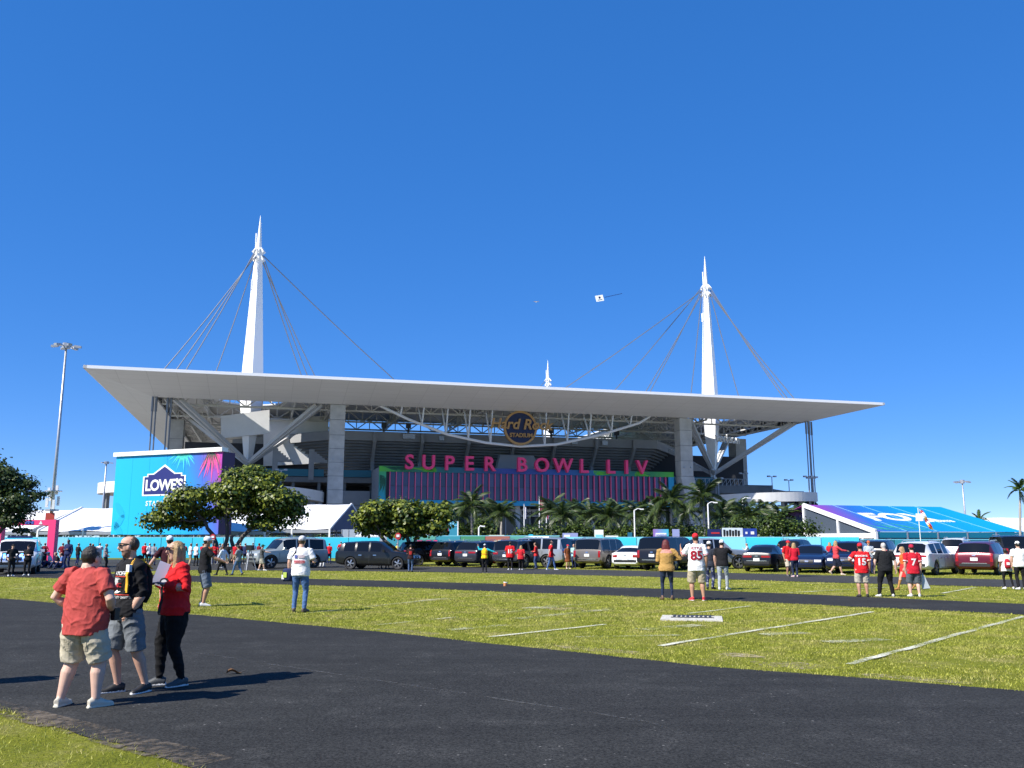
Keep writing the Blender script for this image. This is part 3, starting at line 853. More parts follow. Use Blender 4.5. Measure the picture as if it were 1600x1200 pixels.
M_ramp = mat('pale_ramp_concrete', (0.62, 0.62, 0.6), 0.75, var=0.06, scale=0.3)
arc_ramp((205, 27), 14, 19.5, R(-165), R(25), 13.6, 15.2, M_ramp)
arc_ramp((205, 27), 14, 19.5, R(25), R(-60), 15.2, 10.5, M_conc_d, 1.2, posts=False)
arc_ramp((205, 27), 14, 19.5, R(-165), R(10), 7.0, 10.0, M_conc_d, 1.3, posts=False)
arc_ramp((43.5, 30), 14, 19.5, R(-175), R(-15), 15.8, 13.0, M_ramp)
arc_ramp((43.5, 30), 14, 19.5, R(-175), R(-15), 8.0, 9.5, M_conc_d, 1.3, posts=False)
arc_ramp((30, 30), 22, 29, R(120), R(230), 15.0, 14.5, M_ramp)
b = MB(); b.box(190, 232, 40, 62, 17.2, 18.8); b.box(182, 212, 38.5, 39.5, 17.6, 20.2); b.slab([(212, 38.5, 20.2), (234, 38.5, 17.4), (234, 38.5, 15.6), (212, 38.5, 17.6)], (0, 1, 0)); b.build('corner_terrace', M_conc_d, stadium)
for k in range(16):
    u = 183 + k * 1.6; b = MB(); b.beam((u, 39, 20.2), (u, 39, 22.6), 0.14); b.beam((u, 39, 20.3), (u + 1.6, 39, 22.5), 0.1); b.beam((u, 39, 22.6), (u + 1.6, 39, 22.6), 0.14); b.build('railing', M_steel, stadium)
for u, v, z in ((196, 38, 20), (208, 40, 19), (218, 38, 18), (226, 40, 17), (223, 22, 16.5), (190, 25, 16), (214, 10, 16), (217, 12, 16), (50, 26, 16), (24, 10, 16.5), (18, 24, 17)):
    b = MB(); b.tube([(u, v, z - 3.5), (u, v, z + 5.6)], 0.17, 6); b.beam((u - 1.3, v, z + 5.6), (u + 1.3, v, z + 5.6), 0.2)
    for q in (-1.2, 1.2): b.box(u + q - 0.5, u + q + 0.5, v - 0.4, v + 0.4, z + 5.5, z + 6.0)
    b.build('ramp_lamp', M_steel, stadium)

# round sign hung in front of the arch (its own thing)
sg = empty('round_sign', (2.53, 274.53, 30.50), ST_RZ, 'round dark blue sign with gold rim and gold lettering hung under the canopy', 'sign')
M_gold = mat('gold_letter_paint', (0.45, 0.24, 0.07), 0.4, 0.1)
n = 48; ring_pts = lambda r, y: [(r * math.cos(2 * math.pi * k / n), y, 5.4 + r * math.sin(2 * math.pi * k / n)) for k in range(n)]
b = MB(); b.add(ring_pts(4.8, -0.3) + ring_pts(4.8, 0.4), [tuple(range(n)), tuple(range(2 * n - 1, n - 1, -1))] + [(k, (k + 1) % n, n + (k + 1) % n, n + k) for k in range(n)]); b.build('disc', mat('sign_navy', (0.006, 0.008, 0.05), 0.4), sg)
b = MB(); vs = ring_pts(5.35, -0.55) + ring_pts(4.7, -0.55) + ring_pts(5.35, 0.45) + ring_pts(4.7, 0.45); fs = []
for k in range(n):
    j = (k + 1) % n; fs += [(k, j, n + j, n + k), (2 * n + k, 2 * n + j, j, k), (n + k, n + j, 3 * n + j, 3 * n + k), (2 * n + k, 3 * n + k, 3 * n + j, 2 * n + j)]
b.add(vs, fs); b.build('rim', M_gold, sg)
for body, size, x, z, sh, of, nm in (('Hard Rock', 4.5, 0.1, 6.35, 0.22, 0.1, 'large_lettering'), ('STADIUM', 1.75, 0.1, 3.0, 0, 0.05, 'small_lettering')):
    me = text_mesh(body, size, 0.2, of, sh); me.materials.append(M_gold); stand(me, Matrix.Translation((x, -0.75, z)) @ Matrix.Rotation(R(90), 4, 'X'))
    link(nm, me, sg)

# pink letters along the top of the glass hall (one sign, each letter a part)
ls = empty('letter_sign', (-39.49, 264.38, 22.00), ST_RZ, 'row of big pink letters standing along the top of the glass front', 'sign')
LET = [('S', 86.9), ('U', 92.7), ('P', 99.2), ('E', 105.3), ('R', 111.8), ('B', 122.0), ('O', 128.3), ('W', 135.2), ('L', 142.3), ('L', 151.3), ('I', 156.6), ('V', 161.9)]
for ch, u in LET:
    me = text_mesh(ch, 6.0, 0.75, 0.13); me.materials.append(M_pink)
    zs = [v.co.y for v in me.vertices]; xs = [v.co.x for v in me.vertices]
    me.transform(Matrix.Translation((-(min(xs) + max(xs)) / 2, -min(zs), 0))); stand(me, Matrix.Rotation(R(90), 4, 'X'))
    link('letter', me, ls, (u - 78, -0.8, 0.4))

# ---------------------------------------------------------------- stadium plaza
M_plaza = mat('plaza_paving', (0.19, 0.185, 0.175), 0.85, var=0.12, scale=0.15)
b = MB(); b.add([(-330, 97, 0.004), (330, 97, 0.004), (420, 700, 0.004), (-420, 700, 0.004)], [(0, 1, 2, 3)]); tag(b.build('plaza_paving', M_plaza), kind='structure')

# ---------------------------------------------------------------- barrier fence, panel by panel
cyan_p = ramp_mat('cyan_barrier_print', [(0.0, (0.03, 0.42, 0.66)), (1.0, (0.05, 0.55, 0.78))], 'Z', 0.0, 1.9, 0.35)
M_pale = mat('pale_cyan_panel', (0.22, 0.6, 0.78), 0.35); M_mid = mat('teal_blue_panel', (0.04, 0.26, 0.36), 0.4)
M_deepb = mat('deep_teal_panel', (0.02, 0.13, 0.22), 0.4); M_leafg = mat('leaf_green_panel', (0.06, 0.25, 0.14), 0.45)
M_terr = mat('terracotta_panel', (0.35, 0.12, 0.09), 0.5); M_sea = mat('sea_green_panel', (0.1, 0.35, 0.3), 0.45)
M_cream = mat('cream_print', (0.75, 0.7, 0.55), 0.5)
def fence(x0, x1, y0, y1, h, colours, label, w=3.0):
    L_ = math.hypot(x1 - x0, y1 - y0); n = max(1, round(L_ / w)); w = L_ / n
    f = empty('barrier_fence', (x0, y0, 0), math.atan2(y1 - y0, x1 - x0), label, 'fence')
    for k in range(n):
        b = MB(); b.box(k * w + 0.03, (k + 1) * w - 0.03, -0.04, 0.04, 0.06, h)
        p = b.build('panel', colours[k % len(colours)], f)
        q = MB(); q.box(k * w - 0.04, k * w + 0.04, 0.05, 0.13, 0, h - 0.03); q.beam((k * w, 0.1, 1.0), (k * w, 0.9, 0.02), 0.06); q.build('post', M_steel, f)
    b = MB(); b.box(0, L_, -0.045, 0.045, h + 0.002, h + 0.06); b.build('top_rail', M_pale, f)
    return f
fence(-72, -12.5, 86.5, 85.5, 1.95, [cyan_p, cyan_p, cyan_p, M_pale, cyan_p, cyan_p], 'long cyan barrier fence on the left behind the crowd and police car')
ff = fence(-12.2, 4.6, 88, 87, 2.1, [M_mid, M_sea, M_mid, M_leafg, M_terr, M_sea, M_leafg], 'printed fence with pink, green and rust panels behind the spreading tree', 2.4)
fence(4.9, 30, 82, 78, 1.95, [M_pale, cyan_p, M_pale, cyan_p], 'pale cyan barrier fence below the row of palms')
fence(30.5, 64, 79, 82, 1.75, [M_deepb, M_mid, M_deepb], 'dark teal barrier fence in front of the coloured tent')
for x, w, m, nm in ((3.0, 0.5, M_pink, 'pink_print'), (3.9, 0.5, M_pink, 'pink_print'), (4.6, 0.35, M_pink, 'pink_print'), (12.6, 0.4, M_pink, 'pink_print'), (13.6, 0.3, M_pink, 'pink_print')):
    b = MB(); b.box(x, x + w, -0.07, -0.05, 0.2, 1.75); b.build(nm, m, ff)
b = MB()
for k in range(9):
    a0 = math.pi * (k + 0.12) / 9; a1 = math.pi * (k + 0.88) / 9
    for r0, r1 in ((0.45, 0.8), (0.9, 1.25)):
        b.slab([(11.0 + r * math.cos(a), -0.06, 0.5 + r * math.sin(a)) for r, a in ((r0, a0), (r1, a0), (r1, a1), (r0, a1))], (0, -0.02, 0))
b.build('scallop_print', M_cream, ff)
blades_print('leaf_print', M_lime, ff, (15.6, -0.05, 0.3), (R(60), R(175)), 9, 2.2, 0.08, (1, 0, 0), (0, 0, 1), (0, -0.02, 0), (-2.2, 1.0, 0, 1.6))
blades_print('leaf_print', M_cream, ff, (7.0, -0.05, 0.3), (R(20), R(120)), 7, 1.9, 0.07, (1, 0, 0), (0, 0, 1), (0, -0.02, 0), (-1, 2, 0, 1.6))

# ---------------------------------------------------------------- tents
M_tent = mat('white_tent_fabric', (0.82, 0.82, 0.82), 0.5, var=0.03, scale=0.6)
M_tshade = mat('shade_grey_gable', (0.46, 0.49, 0.53), 0.6)  # white gable fabric; the shade on it is painted in as grey
def gable_tent(name, x0, x1, y0, y1, span, eave, ridge, label, roof_m, gable_m, bays=5, sag=0.12):
    """ridge runs (x0,y0)->(x1,y1); span is the half width"""
    L_ = math.hypot(x1 - x0, y1 - y0)
    t = empty(name, (x0, y0, 0), math.atan2(y1 - y0, x1 - x0), label, 'tent')
    for s, nm in ((-1, 'front_roof'), (1, 'back_roof')):
        for k in range(bays):
            a, c = L_ * k / bays, L_ * (k + 1) / bays; b = MB()
            m_ = (a + c) / 2
            vs = [(a, s * span, eave), (m_, s * span, eave - sag), (c, s * span, eave), (a, s * span / 2, (eave + ridge) / 2), (m_, s * span / 2, (eave + ridge) / 2 - sag), (c, s * span / 2, (eave + ridge) / 2), (a, 0, ridge), (m_, 0, ridge - sag * 0.5), (c, 0, ridge)]
            b.add(vs, [(0, 1, 4, 3), (1, 2, 5, 4), (3, 4, 7, 6), (4, 5, 8, 7)])
            rp = b.build('roof_panel', roof_m, t)
        b = MB(); b.box(0, L_, s * span - 0.05, s * span + 0.05, eave - 0.45, eave - 0.13); b.build('eave_beam', M_steel, t)
    for x in (0.0, L_):
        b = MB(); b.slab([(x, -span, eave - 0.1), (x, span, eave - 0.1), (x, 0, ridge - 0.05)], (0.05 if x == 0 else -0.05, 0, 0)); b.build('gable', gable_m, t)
        for s in (-1, 1):
            b = MB(); b.beam((x, s * span, eave), (x, 0, ridge + 0.06), 0.16, 0.2); b.build('rafter', M_white, t)
    for k in range(bays + 1):
        for s in (-1, 1):
            b = MB(); b.box(L_ * k / bays - 0.09, L_ * k / bays + 0.09, s * span - 0.09, s * span + 0.09, 0, eave); b.build('post', M_white, t)
    for k in range(bays):
        if k % 2 == 0:
            b = MB(); a, c = L_ * k / bays, L_ * (k + 1) / bays
            b.beam((a, -span, 1.0), ((a + c) / 2, -span, eave - 0.2), 0.1); b.build('brace', M_white, t)
    return t
gable_tent('frame_tent', -84, -53.6, 111, 110.5, 10, 2.75, 5.35, 'white frame tent with shaded gable left of the tall lamp mast', M_tent, M_tshade, 6)
gable_tent('frame_tent', -51.8, -27, 108, 108, 9.5, 2.75, 5.5, 'white frame tent directly left of the big cyan banner', M_tent, M_tshade, 5)
gable_tent('frame_tent', -36.5, -19.6, 110.5, 109.5, 9.8, 2.95, 6.0, 'white frame tent with dark printed gable right of the big leafy tree', M_tent, mat('printed_gable', (0.07, 0.09, 0.16), 0.6), 4)
b = MB(); b.box(0, 10.5, 0, 0.1, 0, 2.9); wl = tag(b.build('tent_wall', mat('grey_ribbed_wall', (0.33, 0.38, 0.45), 0.5), None, (-19.2, 101.5, 0)), 'grey ribbed partition wall beside the dark printed tent gable', 'wall')
for k in range(14):
    q = MB(); q.box(k * 0.77, k * 0.77 + 0.06, -0.05, 0, 0, 2.9); q.build('rib', M_steel, wl)
def popup(x, y, s, label):
    t = empty('popup_canopy', (x, y, 0), 0.1, label, 'canopy tent')
    b = MB(); b.add([(-s, -s, 2.1), (s, -s, 2.1), (s, s, 2.1), (-s, s, 2.1), (-s * 0.35, -s * 0.35, 2.55), (s * 0.35, -s * 0.35, 2.55), (s * 0.35, s * 0.35, 2.55), (-s * 0.35, s * 0.35, 2.55), (0, 0, 3.1)],
              [(0, 1, 5, 4), (1, 2, 6, 5), (2, 3, 7, 6), (3, 0, 4, 7), (4, 5, 8), (5, 6, 8), (6, 7, 8), (7, 4, 8)]); b.build('roof', M_tent, t)
    for sx in (-s, s):
        for sy in (-s, s):
            q = MB(); q.tube([(sx * 0.97, sy * 0.97, 0), (sx * 0.97, sy * 0.97, 2.15)], 0.04, 6); q.build('leg', M_steel, t)
popup(-15.0, 95, 1.5, 'white pop-up canopy left of its twin behind the spreading tree'); popup(-13.2, 95.6, 1.5, 'white pop-up canopy right of its twin behind the spreading tree')

# tent with the coloured printed roof, right
ct = empty('printed_tent', (40.6, 125, 0), math.atan2(0.33, 0.94), 'large tent with purple to cyan printed roof and white timber gable', 'tent')
RL, EA, RI, SP = 24.3, 2.75, 6.5, 13.8
M_ctr = ramp_mat('printed_tent_roof', [(0.0, (0.4, 0.04, 0.3)), (0.08, (0.2, 0.05, 0.36)), (0.22, (0.02, 0.12, 0.45)), (0.5, (0.0, 0.24, 0.56)), (1.0, (0.0, 0.34, 0.6))], 'X', -9, RL - 2.7, 0.4, ('Z', -1.4))
b = MB(); b.slab([(0, -SP, EA), (RL, -SP, EA), (RL, 0, RI), (0, 0, RI)], (0, 0, 0.05)); b.build('front_roof', M_ctr, ct)
b = MB(); b.slab([(0, SP, EA), (RL, SP, EA), (RL, 0, RI), (0, 0, RI)], (0, 0, 0.05)); b.build('back_roof', M_ctr, ct)
for k in range(1, 5):
    x = RL * k / 5; b = MB(); b.beam((x, -SP, EA + 0.09), (x, 0, RI + 0.09), 0.05, 0.03); b.build('roof_seam', mat('pale_seam_tape', (0.25, 0.6, 0.8), 0.5), ct)
sl = math.atan2(RI - EA, SP); ax_s = Vector((0, math.cos(sl), math.sin(sl)))
def on_roof(x, d): return Vector((x, -SP, EA + 0.075)) + ax_s * d
b = MB()
for k in range(13):
    l = 3.2 + 1.2 * math.sin(k * 1.7)
    p0 = on_roof(1.4 + k * 0.75, 0.15); p1 = on_roof(0.2 + k * 0.62 - 1.0 + l * 0.35, 0.4 + l)
    w = Vector((0.16, 0, 0)); pm = p0.lerp(p1, 0.45)
    b.slab([p0, pm + w, p1, pm - w], (0, 0, 0.015))
b.build('leaf_print', mat('teal_leaf_print', (0.03, 0.33, 0.27), 0.5), ct)
for body, x, d, sz, of in (('FOX', 10.2, 7.3, 5.6, 0.22), ('SPORTS', 15.6, 5.4, 1.3, 0.05)):
    me = text_mesh(body, sz, 0.01, of, 0.1)
    me.materials.append(M_white)
    stand(me, Matrix.Translation(on_roof(x, d)) @ Matrix.Rotation(sl, 4, 'X'))
    link('roof_lettering', me, ct)
b = MB(); b.box(0, RL, -SP - 0.05, -SP + 0.05, EA - 0.75, EA - 0.05); b.build('valance', mat('tent_valance', (0.0, 0.2, 0.3), 0.4), ct)
for k in range(6):
    b = MB(); b.box(RL * k / 5 - 0.1, RL * k / 5 + 0.1, -SP - 0.1, -SP + 0.1, 0, EA); b.build('post', M_steel, ct)
b = MB(); b.slab([(0.1, -SP * 0.98, EA - 0.6), (0.1, 0, EA - 0.6), (0.1, 0, RI - 0.2)], (0.1, 0, 0)); b.build('gable_glass', mat('gable_glazing', (0.07, 0.09, 0.12), 0.1), ct)
b = MB(); b.box(0.25, RL, -SP + 0.2, -SP + 0.3, 0, EA - 0.75); b.build('tent_side', mat('tent_side_blue', (0.01, 0.09, 0.16), 0.4), ct)
for a, c, w in (((0, -SP, EA), (0, 0, RI), 0.55), ((0, -SP, EA - 0.5), (0, 0, EA - 0.5), 0.62), ((0, 0, 0), (0, 0, RI + 0.1), 0.3), ((0, -SP * 0.5, EA - 0.6), (0, -SP * 0.5, (EA + RI) / 2), 0.22), ((0, -SP, 0), (0, -SP, EA), 0.35), ((0, -SP * 0.83, 0), (0, -SP * 0.83, EA - 0.6), 0.2), ((0, -SP * 0.65, 0), (0, -SP * 0.65, EA - 0.6), 0.2), ((0, -SP * 0.48, 0), (0, -SP * 0.48, EA - 0.6), 0.2), ((0, -SP * 0.25, 0), (0, -SP * 0.25, EA - 0.6), 0.2)):
    b = MB(); b.beam(a, c, 0.3, w); b.build('gable_frame', M_white, ct)
gable_tent('frame_tent', 74, 104, 146, 150, 11, 3.0, 5.3, 'white frame tent at the far right edge behind the tall palm', M_tent, M_tshade, 5)

# ---------------------------------------------------------------- big cyan banner structure, left
lw = empty('banner_gate', (-43.5, 98, 0), math.atan2(-6.0, 13.6), 'tall box clad in a cyan banner with dark blue house shaped logo and white lettering', 'banner')
BW, B0, B1 = 14.86, 2.3, 10.75
M_ban = ramp_mat('cyan_banner_print', [(0.0, (0.0, 0.42, 0.72)), (0.5, (0.0, 0.36, 0.75)), (0.66, (0.0, 0.26, 0.72)), (0.8, (0.06, 0.12, 0.5)), (0.9, (0.3, 0.05, 0.38)), (1.0, (0.6, 0.05, 0.3))], 'X', 0, BW, 0.55, ('Z', 0.35))
M_ban.node_tree.nodes['Map Range'].inputs[1].default_value = 0.8; M_ban.node_tree.nodes['Map Range'].inputs[2].default_value = BW + 4.4
for k in range(6):
    a, c = BW * k / 6, BW * (k + 1) / 6
    b = MB(); b.box(a, c - 0.02, -0.12, 0.0, B0, B1); b.build('banner_sheet', M_ban, lw)
b = MB(); b.box(-0.25, BW + 0.1, -0.35, 0.6, B1 + 0.002, B1 + 0.45); b.build('top_lip', M_white, lw)
b = MB(); b.box(BW - 0.1, BW, 0.02, 1.8, B0, B1); b.build('side_sheet', mat('purple_side_sheet', (0.05, 0.025, 0.09), 0.6), lw)
b = MB(); b.box(0, 0.1, 0.02, 1.8, B0, B1); b.build('side_sheet', M_deepb, lw)
b = MB(); b.box(0.12, BW - 0.12, 1.7, 1.8, B0, B1); b.build('back_sheet', M_deepb, lw)
for x in (0.3, 4.9, 9.8, 14.5):
    for y in (0.3, 1.5):
        b = MB(); b.box(x - 0.12, x + 0.12, y - 0.12, y + 0.12, 0, B0); b.build('leg', M_steel, lw)
    b = MB(); b.beam((x + 0.2, 0.3, 0.3), (min(x + 2.2, 14.5), 0.3, B0), 0.1); b.build('brace', M_white, lw)
house = [(-2.85, -1.05), (2.85, -1.05), (2.85, 0.85), (2.35, 0.85), (2.35, 1.1), (1.45, 1.1), (0, 1.95), (-1.5, 1.1), (-2.3, 1.1), (-2.3, 0.85), (-2.85, 0.85)]
LX, LZ = 7.15, 7.55
b = MB(); b.slab([(LX + x * 1.05, -0.125, LZ + (z - 0.2) * 1.1 + 0.2) for x, z in house], (0, -0.02, 0)); b.build('logo_outline', M_white, lw)
b = MB(); b.slab([(LX + x * 0.97, -0.15, LZ + (z - 0.2) * 0.97 + 0.2) for x, z in house], (0, -0.02, 0)); b.build('logo_field', mat('logo_blue', (0.012, 0.018, 0.15), 0.5), lw)
for body, sz, x, z, of, sp, nm in (("LOWE'S", 1.62, LX + 0.05, LZ - 0.12, 0.045, 0.9, 'logo_lettering'), ('STADIUM GREEN', 0.72, LX + 0.9, LZ - 2.0, 0.012, 1.25, 'caption')):
    me = text_mesh(body, sz, 0.01, of, spacing=sp); me.materials.append(M_white); stand(me, Matrix.Translation((x, -0.19 if sz > 1 else -0.14, z)) @ Matrix.Rotation(R(90), 4, 'X')); link(nm, me, lw)
yo = (0, -0.015, 0)
blades_print('leaf_print', mat('mint_print', (0.05, 0.55, 0.5), 0.6), lw, (9.6, -0.125, B1 + 0.6), (R(205), R(320)), 16, 2.7, 0.1, (1, 0, 0), (0, 0, 1), yo, (-4, 4, -3, -0.62))
blades_print('leaf_print', mat('rose_print', (0.7, 0.08, 0.28), 0.6), lw, (13.6, -0.125, B1 + 0.6), (R(235), R(310)), 14, 4.0, 0.11, (1, 0, 0), (0, 0, 1), yo, (-3, 1.1, -4, -0.62))
blades_print('leaf_print', M_green, lw, (13.4, -0.14, B1 + 0.6), (R(240), R(300)), 7, 3.0, 0.06, (1, 0, 0), (0, 0, 1), yo, (-3, 1.2, -4, -0.62))
b = MB()
for (cx, cz, a) in ((1.1, 4.9, R(-50)), (1.1, 3.6, R(50)), (1.0, 2.9, R(-50))):
    d, s = Vector((math.cos(a), 0, math.sin(a))), Vector((-math.sin(a), 0, math.cos(a))); o_ = Vector((cx, -0.125, cz))
    pts = [o_ + d * (1.05 * math.cos(t)) + s * (0.4 * math.sin(t)) for t in [k * math.pi / 8 for k in range(16)]]
    for p in pts: p.z = max(p.z, B0 + 0.02)
    b.slab(pts, yo)
b.build('petal_print', mat('petal_blue', (0.0, 0.36, 0.64), 0.55), lw)

# ---------------------------------------------------------------- pink arch, tall lamp masts, posts
ar = empty('entrance_arch', (-42.6, 75, 0), 0, 'hot pink square entrance arch behind the leafy tree at left edge', 'arch')
for x in (0, 4.45):
    b = MB(); b.box(x - 0.3, x + 0.3, -0.3, 0.3, 0, 3.4); b.build('post', M_pink, ar)
b = MB(); b.box(0.305, 4.145, -0.28, 0.28, 2.95, 3.39); b.build('crossbeam', M_pink, ar)
b = MB(); b.box(2.2, 2.9, -0.31, -0.285, 3.03, 3.3); b.build('badge', mat('badge_blue', (0.05, 0.1, 0.4), 0.5), ar)
b = MB(); b.slab([(3.35, -0.285, 3.03), (3.65, -0.285, 3.03), (3.5, -0.285, 3.34)], (0, -0.02, 0)); b.build('badge', M_white, ar)
def light_mast(x, y, h, r, heads, label, extras=False):
    t = empty('light_mast', (x, y, 0), 0.2, label, 'lamp post')
    b = MB(); b.tube([(0, 0, 0), (0, 0, h * 0.5), (0, 0, h)], [r, r * 0.75, r * 0.5], 10); b.build('pole', M_steel, t, smooth=True)
    b = MB(); b.tube([(0, 0, h - 0.25), (0, 0, h + 0.35)], r * 1.9, 10); b.build('hub', M_steel, t)
    for k in range(heads):
        a = 2 * math.pi * k / heads
        b = MB(); b.beam((0, 0, h + 0.05), (math.cos(a) * 0.9, math.sin(a) * 0.9, h + 0.05), 0.09)
        c = Vector((math.cos(a) * 1.2, math.sin(a) * 1.2, h)); d = Vector((math.cos(a), math.sin(a), -0.12)); s = Vector((-math.sin(a), math.cos(a), 0))
        b.beam(c - d * 0.35, c + d * 0.35, 0.4, 0.22); b.build('lamp_head', M_steel, t)
    if extras:
        b = MB()
        for a, z in ((0.4, 5.4), (2.2, 5.9), (4.1, 6.3), (5.2, 5.0), (1.2, 6.6), (3.2, 5.2)): b.box(math.cos(a) * 0.55 - 0.13, math.cos(a) * 0.55 + 0.13, math.sin(a) * 0.55 - 0.12, math.sin(a) * 0.55 + 0.12, z, z + 1.0)
        b.build('antenna', M_white, t)
        b = MB(); b.tube([(0, 0, 6.9), (0, 0, 7.0)], 0.9, 8); b.tube([(0, 0, 4.8), (0, 0, 5.0)], 0.7, 8); b.build('antenna_ring', M_steel, t)
        b = MB(); b.box(-0.45, 0.45, -0.5, -0.4, 3.2, 4.6); b.build('red_sign', mat('red_sign', (0.5, 0.06, 0.04), 0.5), t)
    return t
light_mast(-49.7, 97, 23.0, 0.22, 6, 'tall steel lamp mast rising left of the canopy', True)
light_mast(75.6, 150, 11.3, 0.2, 4, 'thin distant lamp mast above the tent at right')
light_mast(-98, 215, 20, 0.3, 3, 'small distant lamp mast just left of the cyan banner')
def street_lamp(x, y, h, label, arm=0.9):
    t = empty('street_lamp', (x, y, 0), 0, label, 'lamp post')
    b = MB(); b.tube([(0, 0, 0), (0, 0, h)], 0.09, 6); b.tube([(0, 0, h), (arm * 0.5, 0, h + 0.25), (arm, 0, h + 0.2)], 0.06, 6); b.build('pole', M_white, t)
    b = MB(); b.box(arm - 0.15, arm + 0.35, -0.15, 0.15, h + 0.1, h + 0.24); b.build('lamp_head', M_white, t)
street_lamp((16.33, 120.00, 1.78)[0], 120, 5.6, 'white street lamp among palms right of the flagpoles')
street_lamp((25.76, 118.00, 1.78)[0], 118, 6.4, 'white street lamp beside the navy board under the palms')
street_lamp((36.01, 140.00, 1.78)[0], 140, 8.0, 'white street lamp under the right hand ramp')
street_lamp((-4.05, 110.00, 1.78)[0], 110, 3.2, 'short white street lamp beside the tall narrow banner', 0.4)

# flags on poles before the stadium entrance
def flagpole(x, y, h, label, stripes):
    t = empty('flagpole', (x, y, 0), 0, label, 'flagpole')
    b = MB(); b.tube([(0, 0, 0), (0, 0, h)], [0.12, 0.07], 6); b.build('pole', M_white, t); b = MB(); b.ball((0, 0, h + 0.1), 0.14, 6); b.build('finial', M_steel, t)
    for k, m in enumerate(stripes):
        b = MB(); x0 = 0.08 + k * 0.13
        b.add([(x0, 0.12 * (k % 2), h - 0.3 - k * 0.05), (x0 + 0.13, 0.12 * ((k + 1) % 2), h - 0.35 - k * 0.05), (x0 + 0.1, 0.12 * ((k + 1) % 2), h - 2.6 - k * 0.06), (x0 - 0.02, 0.12 * (k % 2), h - 2.5 - k * 0.06)], [(0, 1, 2, 3)])
        b.build('flag_fold', m, t)
M_red = mat('flag_red', (0.45, 0.02, 0.03), 0.7); M_flagb = mat('flag_blue', (0.03, 0.05, 0.25), 0.7)
flagpole((2.29, 170.00, 1.78)[0], 170, 8.2, 'left of three flagpoles with a dark limp flag', [M_flagb, M_white, M_flagb])
flagpole((5.12, 168.00, 1.78)[0], 168, 9.6, 'tallest flagpole with limp striped red, white and blue flag', [M_flagb, M_red, M_white, M_red, M_white, M_red])
flagpole((6.51, 170.00, 1.78)[0], 170, 8.2, 'right of three flagpoles with a pale limp flag', [M_white, M_red, M_white])
cf = empty('car_flagpole', (27.6, 61, 0), 0, 'thin flagpole above the white car with red, white and gold flag', 'flagpole')
b = MB(); b.tube([(0, 0, 0), (-0.02, 0, 3.9)], 0.025, 6); b.build('pole', M_white, cf)
M_goldf = mat('flag_gold', (0.7, 0.4, 0.03), 0.7)
b = MB(); nn = 9
for i in range(nn + 1):
    for j in range(3):
        f = i / nn; b.v.append((0.02 + f * 0.62 + (0.0, 0.14, 0.3)[j], 0.05 * math.sin(i * 1.3 + j), 3.85 - f * 1.35 - (0.0, 0.07, 0.14)[j] * (1 - 0.4 * f)))
for i in range(nn):
    for j in range(2): b.f.append((3 * i + j, 3 * i + j + 1, 3 * i + 4 + j, 3 * i + 3 + j)); b.m.append([1, 0, 1, 1, 2, 0, 1, 2, 0][i] if j == 0 else [0, 1, 1, 2, 0, 1, 0, 0, 2][i])
b.build('flag', [M_red, M_white, M_goldf], cf, fix=False)

# ---------------------------------------------------------------- sign boards beyond the fence
def board(x0, x1, ytop, ybot, Y, m, label, prints=(), text=None, name='sign_board'):
    ax, az = (x0 - 800) * Y / 1411.0, 1.78 + (843 - ytop) * Y / 1411.0
    w, zb = (x1 - x0) * Y / 1411.0, 1.78 + (843 - ybot) * Y / 1411.0
    t = empty(name, (ax, Y, 0), 0, label, 'sign')
    b = MB(); b.box(0, w, 0, 0.1, zb, az); b.build('board', m, t)
    for x in (0.1, w - 0.2):
        b = MB(); b.box(x, x + 0.1, 0.11, 0.2, 0, az - 0.05); b.build('post', M_steel, t)
    for (a, c, d, e, pm) in prints:
        b = MB(); b.box(w * a, w * c, -0.03, -0.002, zb + (az - zb) * d, zb + (az - zb) * e); b.build('print', pm, t)
    if text:
        me = text_mesh(text[0], text[1], 0.01, 0.02); me.materials.append(text[2]); stand(me, Matrix.Translation((w / 2, -0.05, zb + (az - zb) * text[3])) @ Matrix.Rotation(R(90), 4, 'X')); link('lettering', me, t)
M_navyb = mat('navy_board', (0.012, 0.018, 0.1), 0.4); M_lil = mat('lilac_board', (0.3, 0.33, 0.6), 0.4)
board(694, 716, 815, 846, 112, M_mid, 'tall narrow teal banner with large letters behind the red sedan', [(0.05, 0.3, 0.05, 0.8, M_red), (0.05, 0.3, 0.3, 0.5, M_navyb), (0.93, 1.0, 0.0, 1.0, M_white)], ('AFC', 0.75, M_pale, 0.86))
board(655, 684, 834, 847, 105, M_white, 'white portal sign beside the spreading tree crown', [(0.25, 0.8, 0.02, 0.3, M_leafg), (0.35, 0.62, 0.6, 0.75, M_steel)])
board(1021, 1045, 827, 842, 95, ramp_mat('violet_cyan_board', [(0, (0.3, 0.15, 0.5)), (1, (0.05, 0.45, 0.65))], 'X', 0, 1.6), 'violet to cyan board with white label under the palms', [(0.15, 0.85, 0.1, 0.6, M_white)], ('POSTERS', 0.26, M_lil, 0.35))
board(1051, 1062, 827, 842, 95, M_lil, 'narrow pale lilac board beside the palm trunk')
board(1106, 1128, 827, 839, 100, M_navyb, 'navy board with short red text line', [(0.25, 0.85, 0.4, 0.6, M_red)])
b_ppl = [(0.05 + 0.14 * k, 0.15 + 0.14 * k, 0.05, 0.8 - 0.1 * (k % 2), M_black) for k in range(6)]
board(1129, 1161, 825, 839, 101, mat('pale_photo_board', (0.6, 0.68, 0.72), 0.4), 'pale picture board with row of dark figures', b_ppl + [(0.0, 1.0, 0.0, 0.18, M_white)])
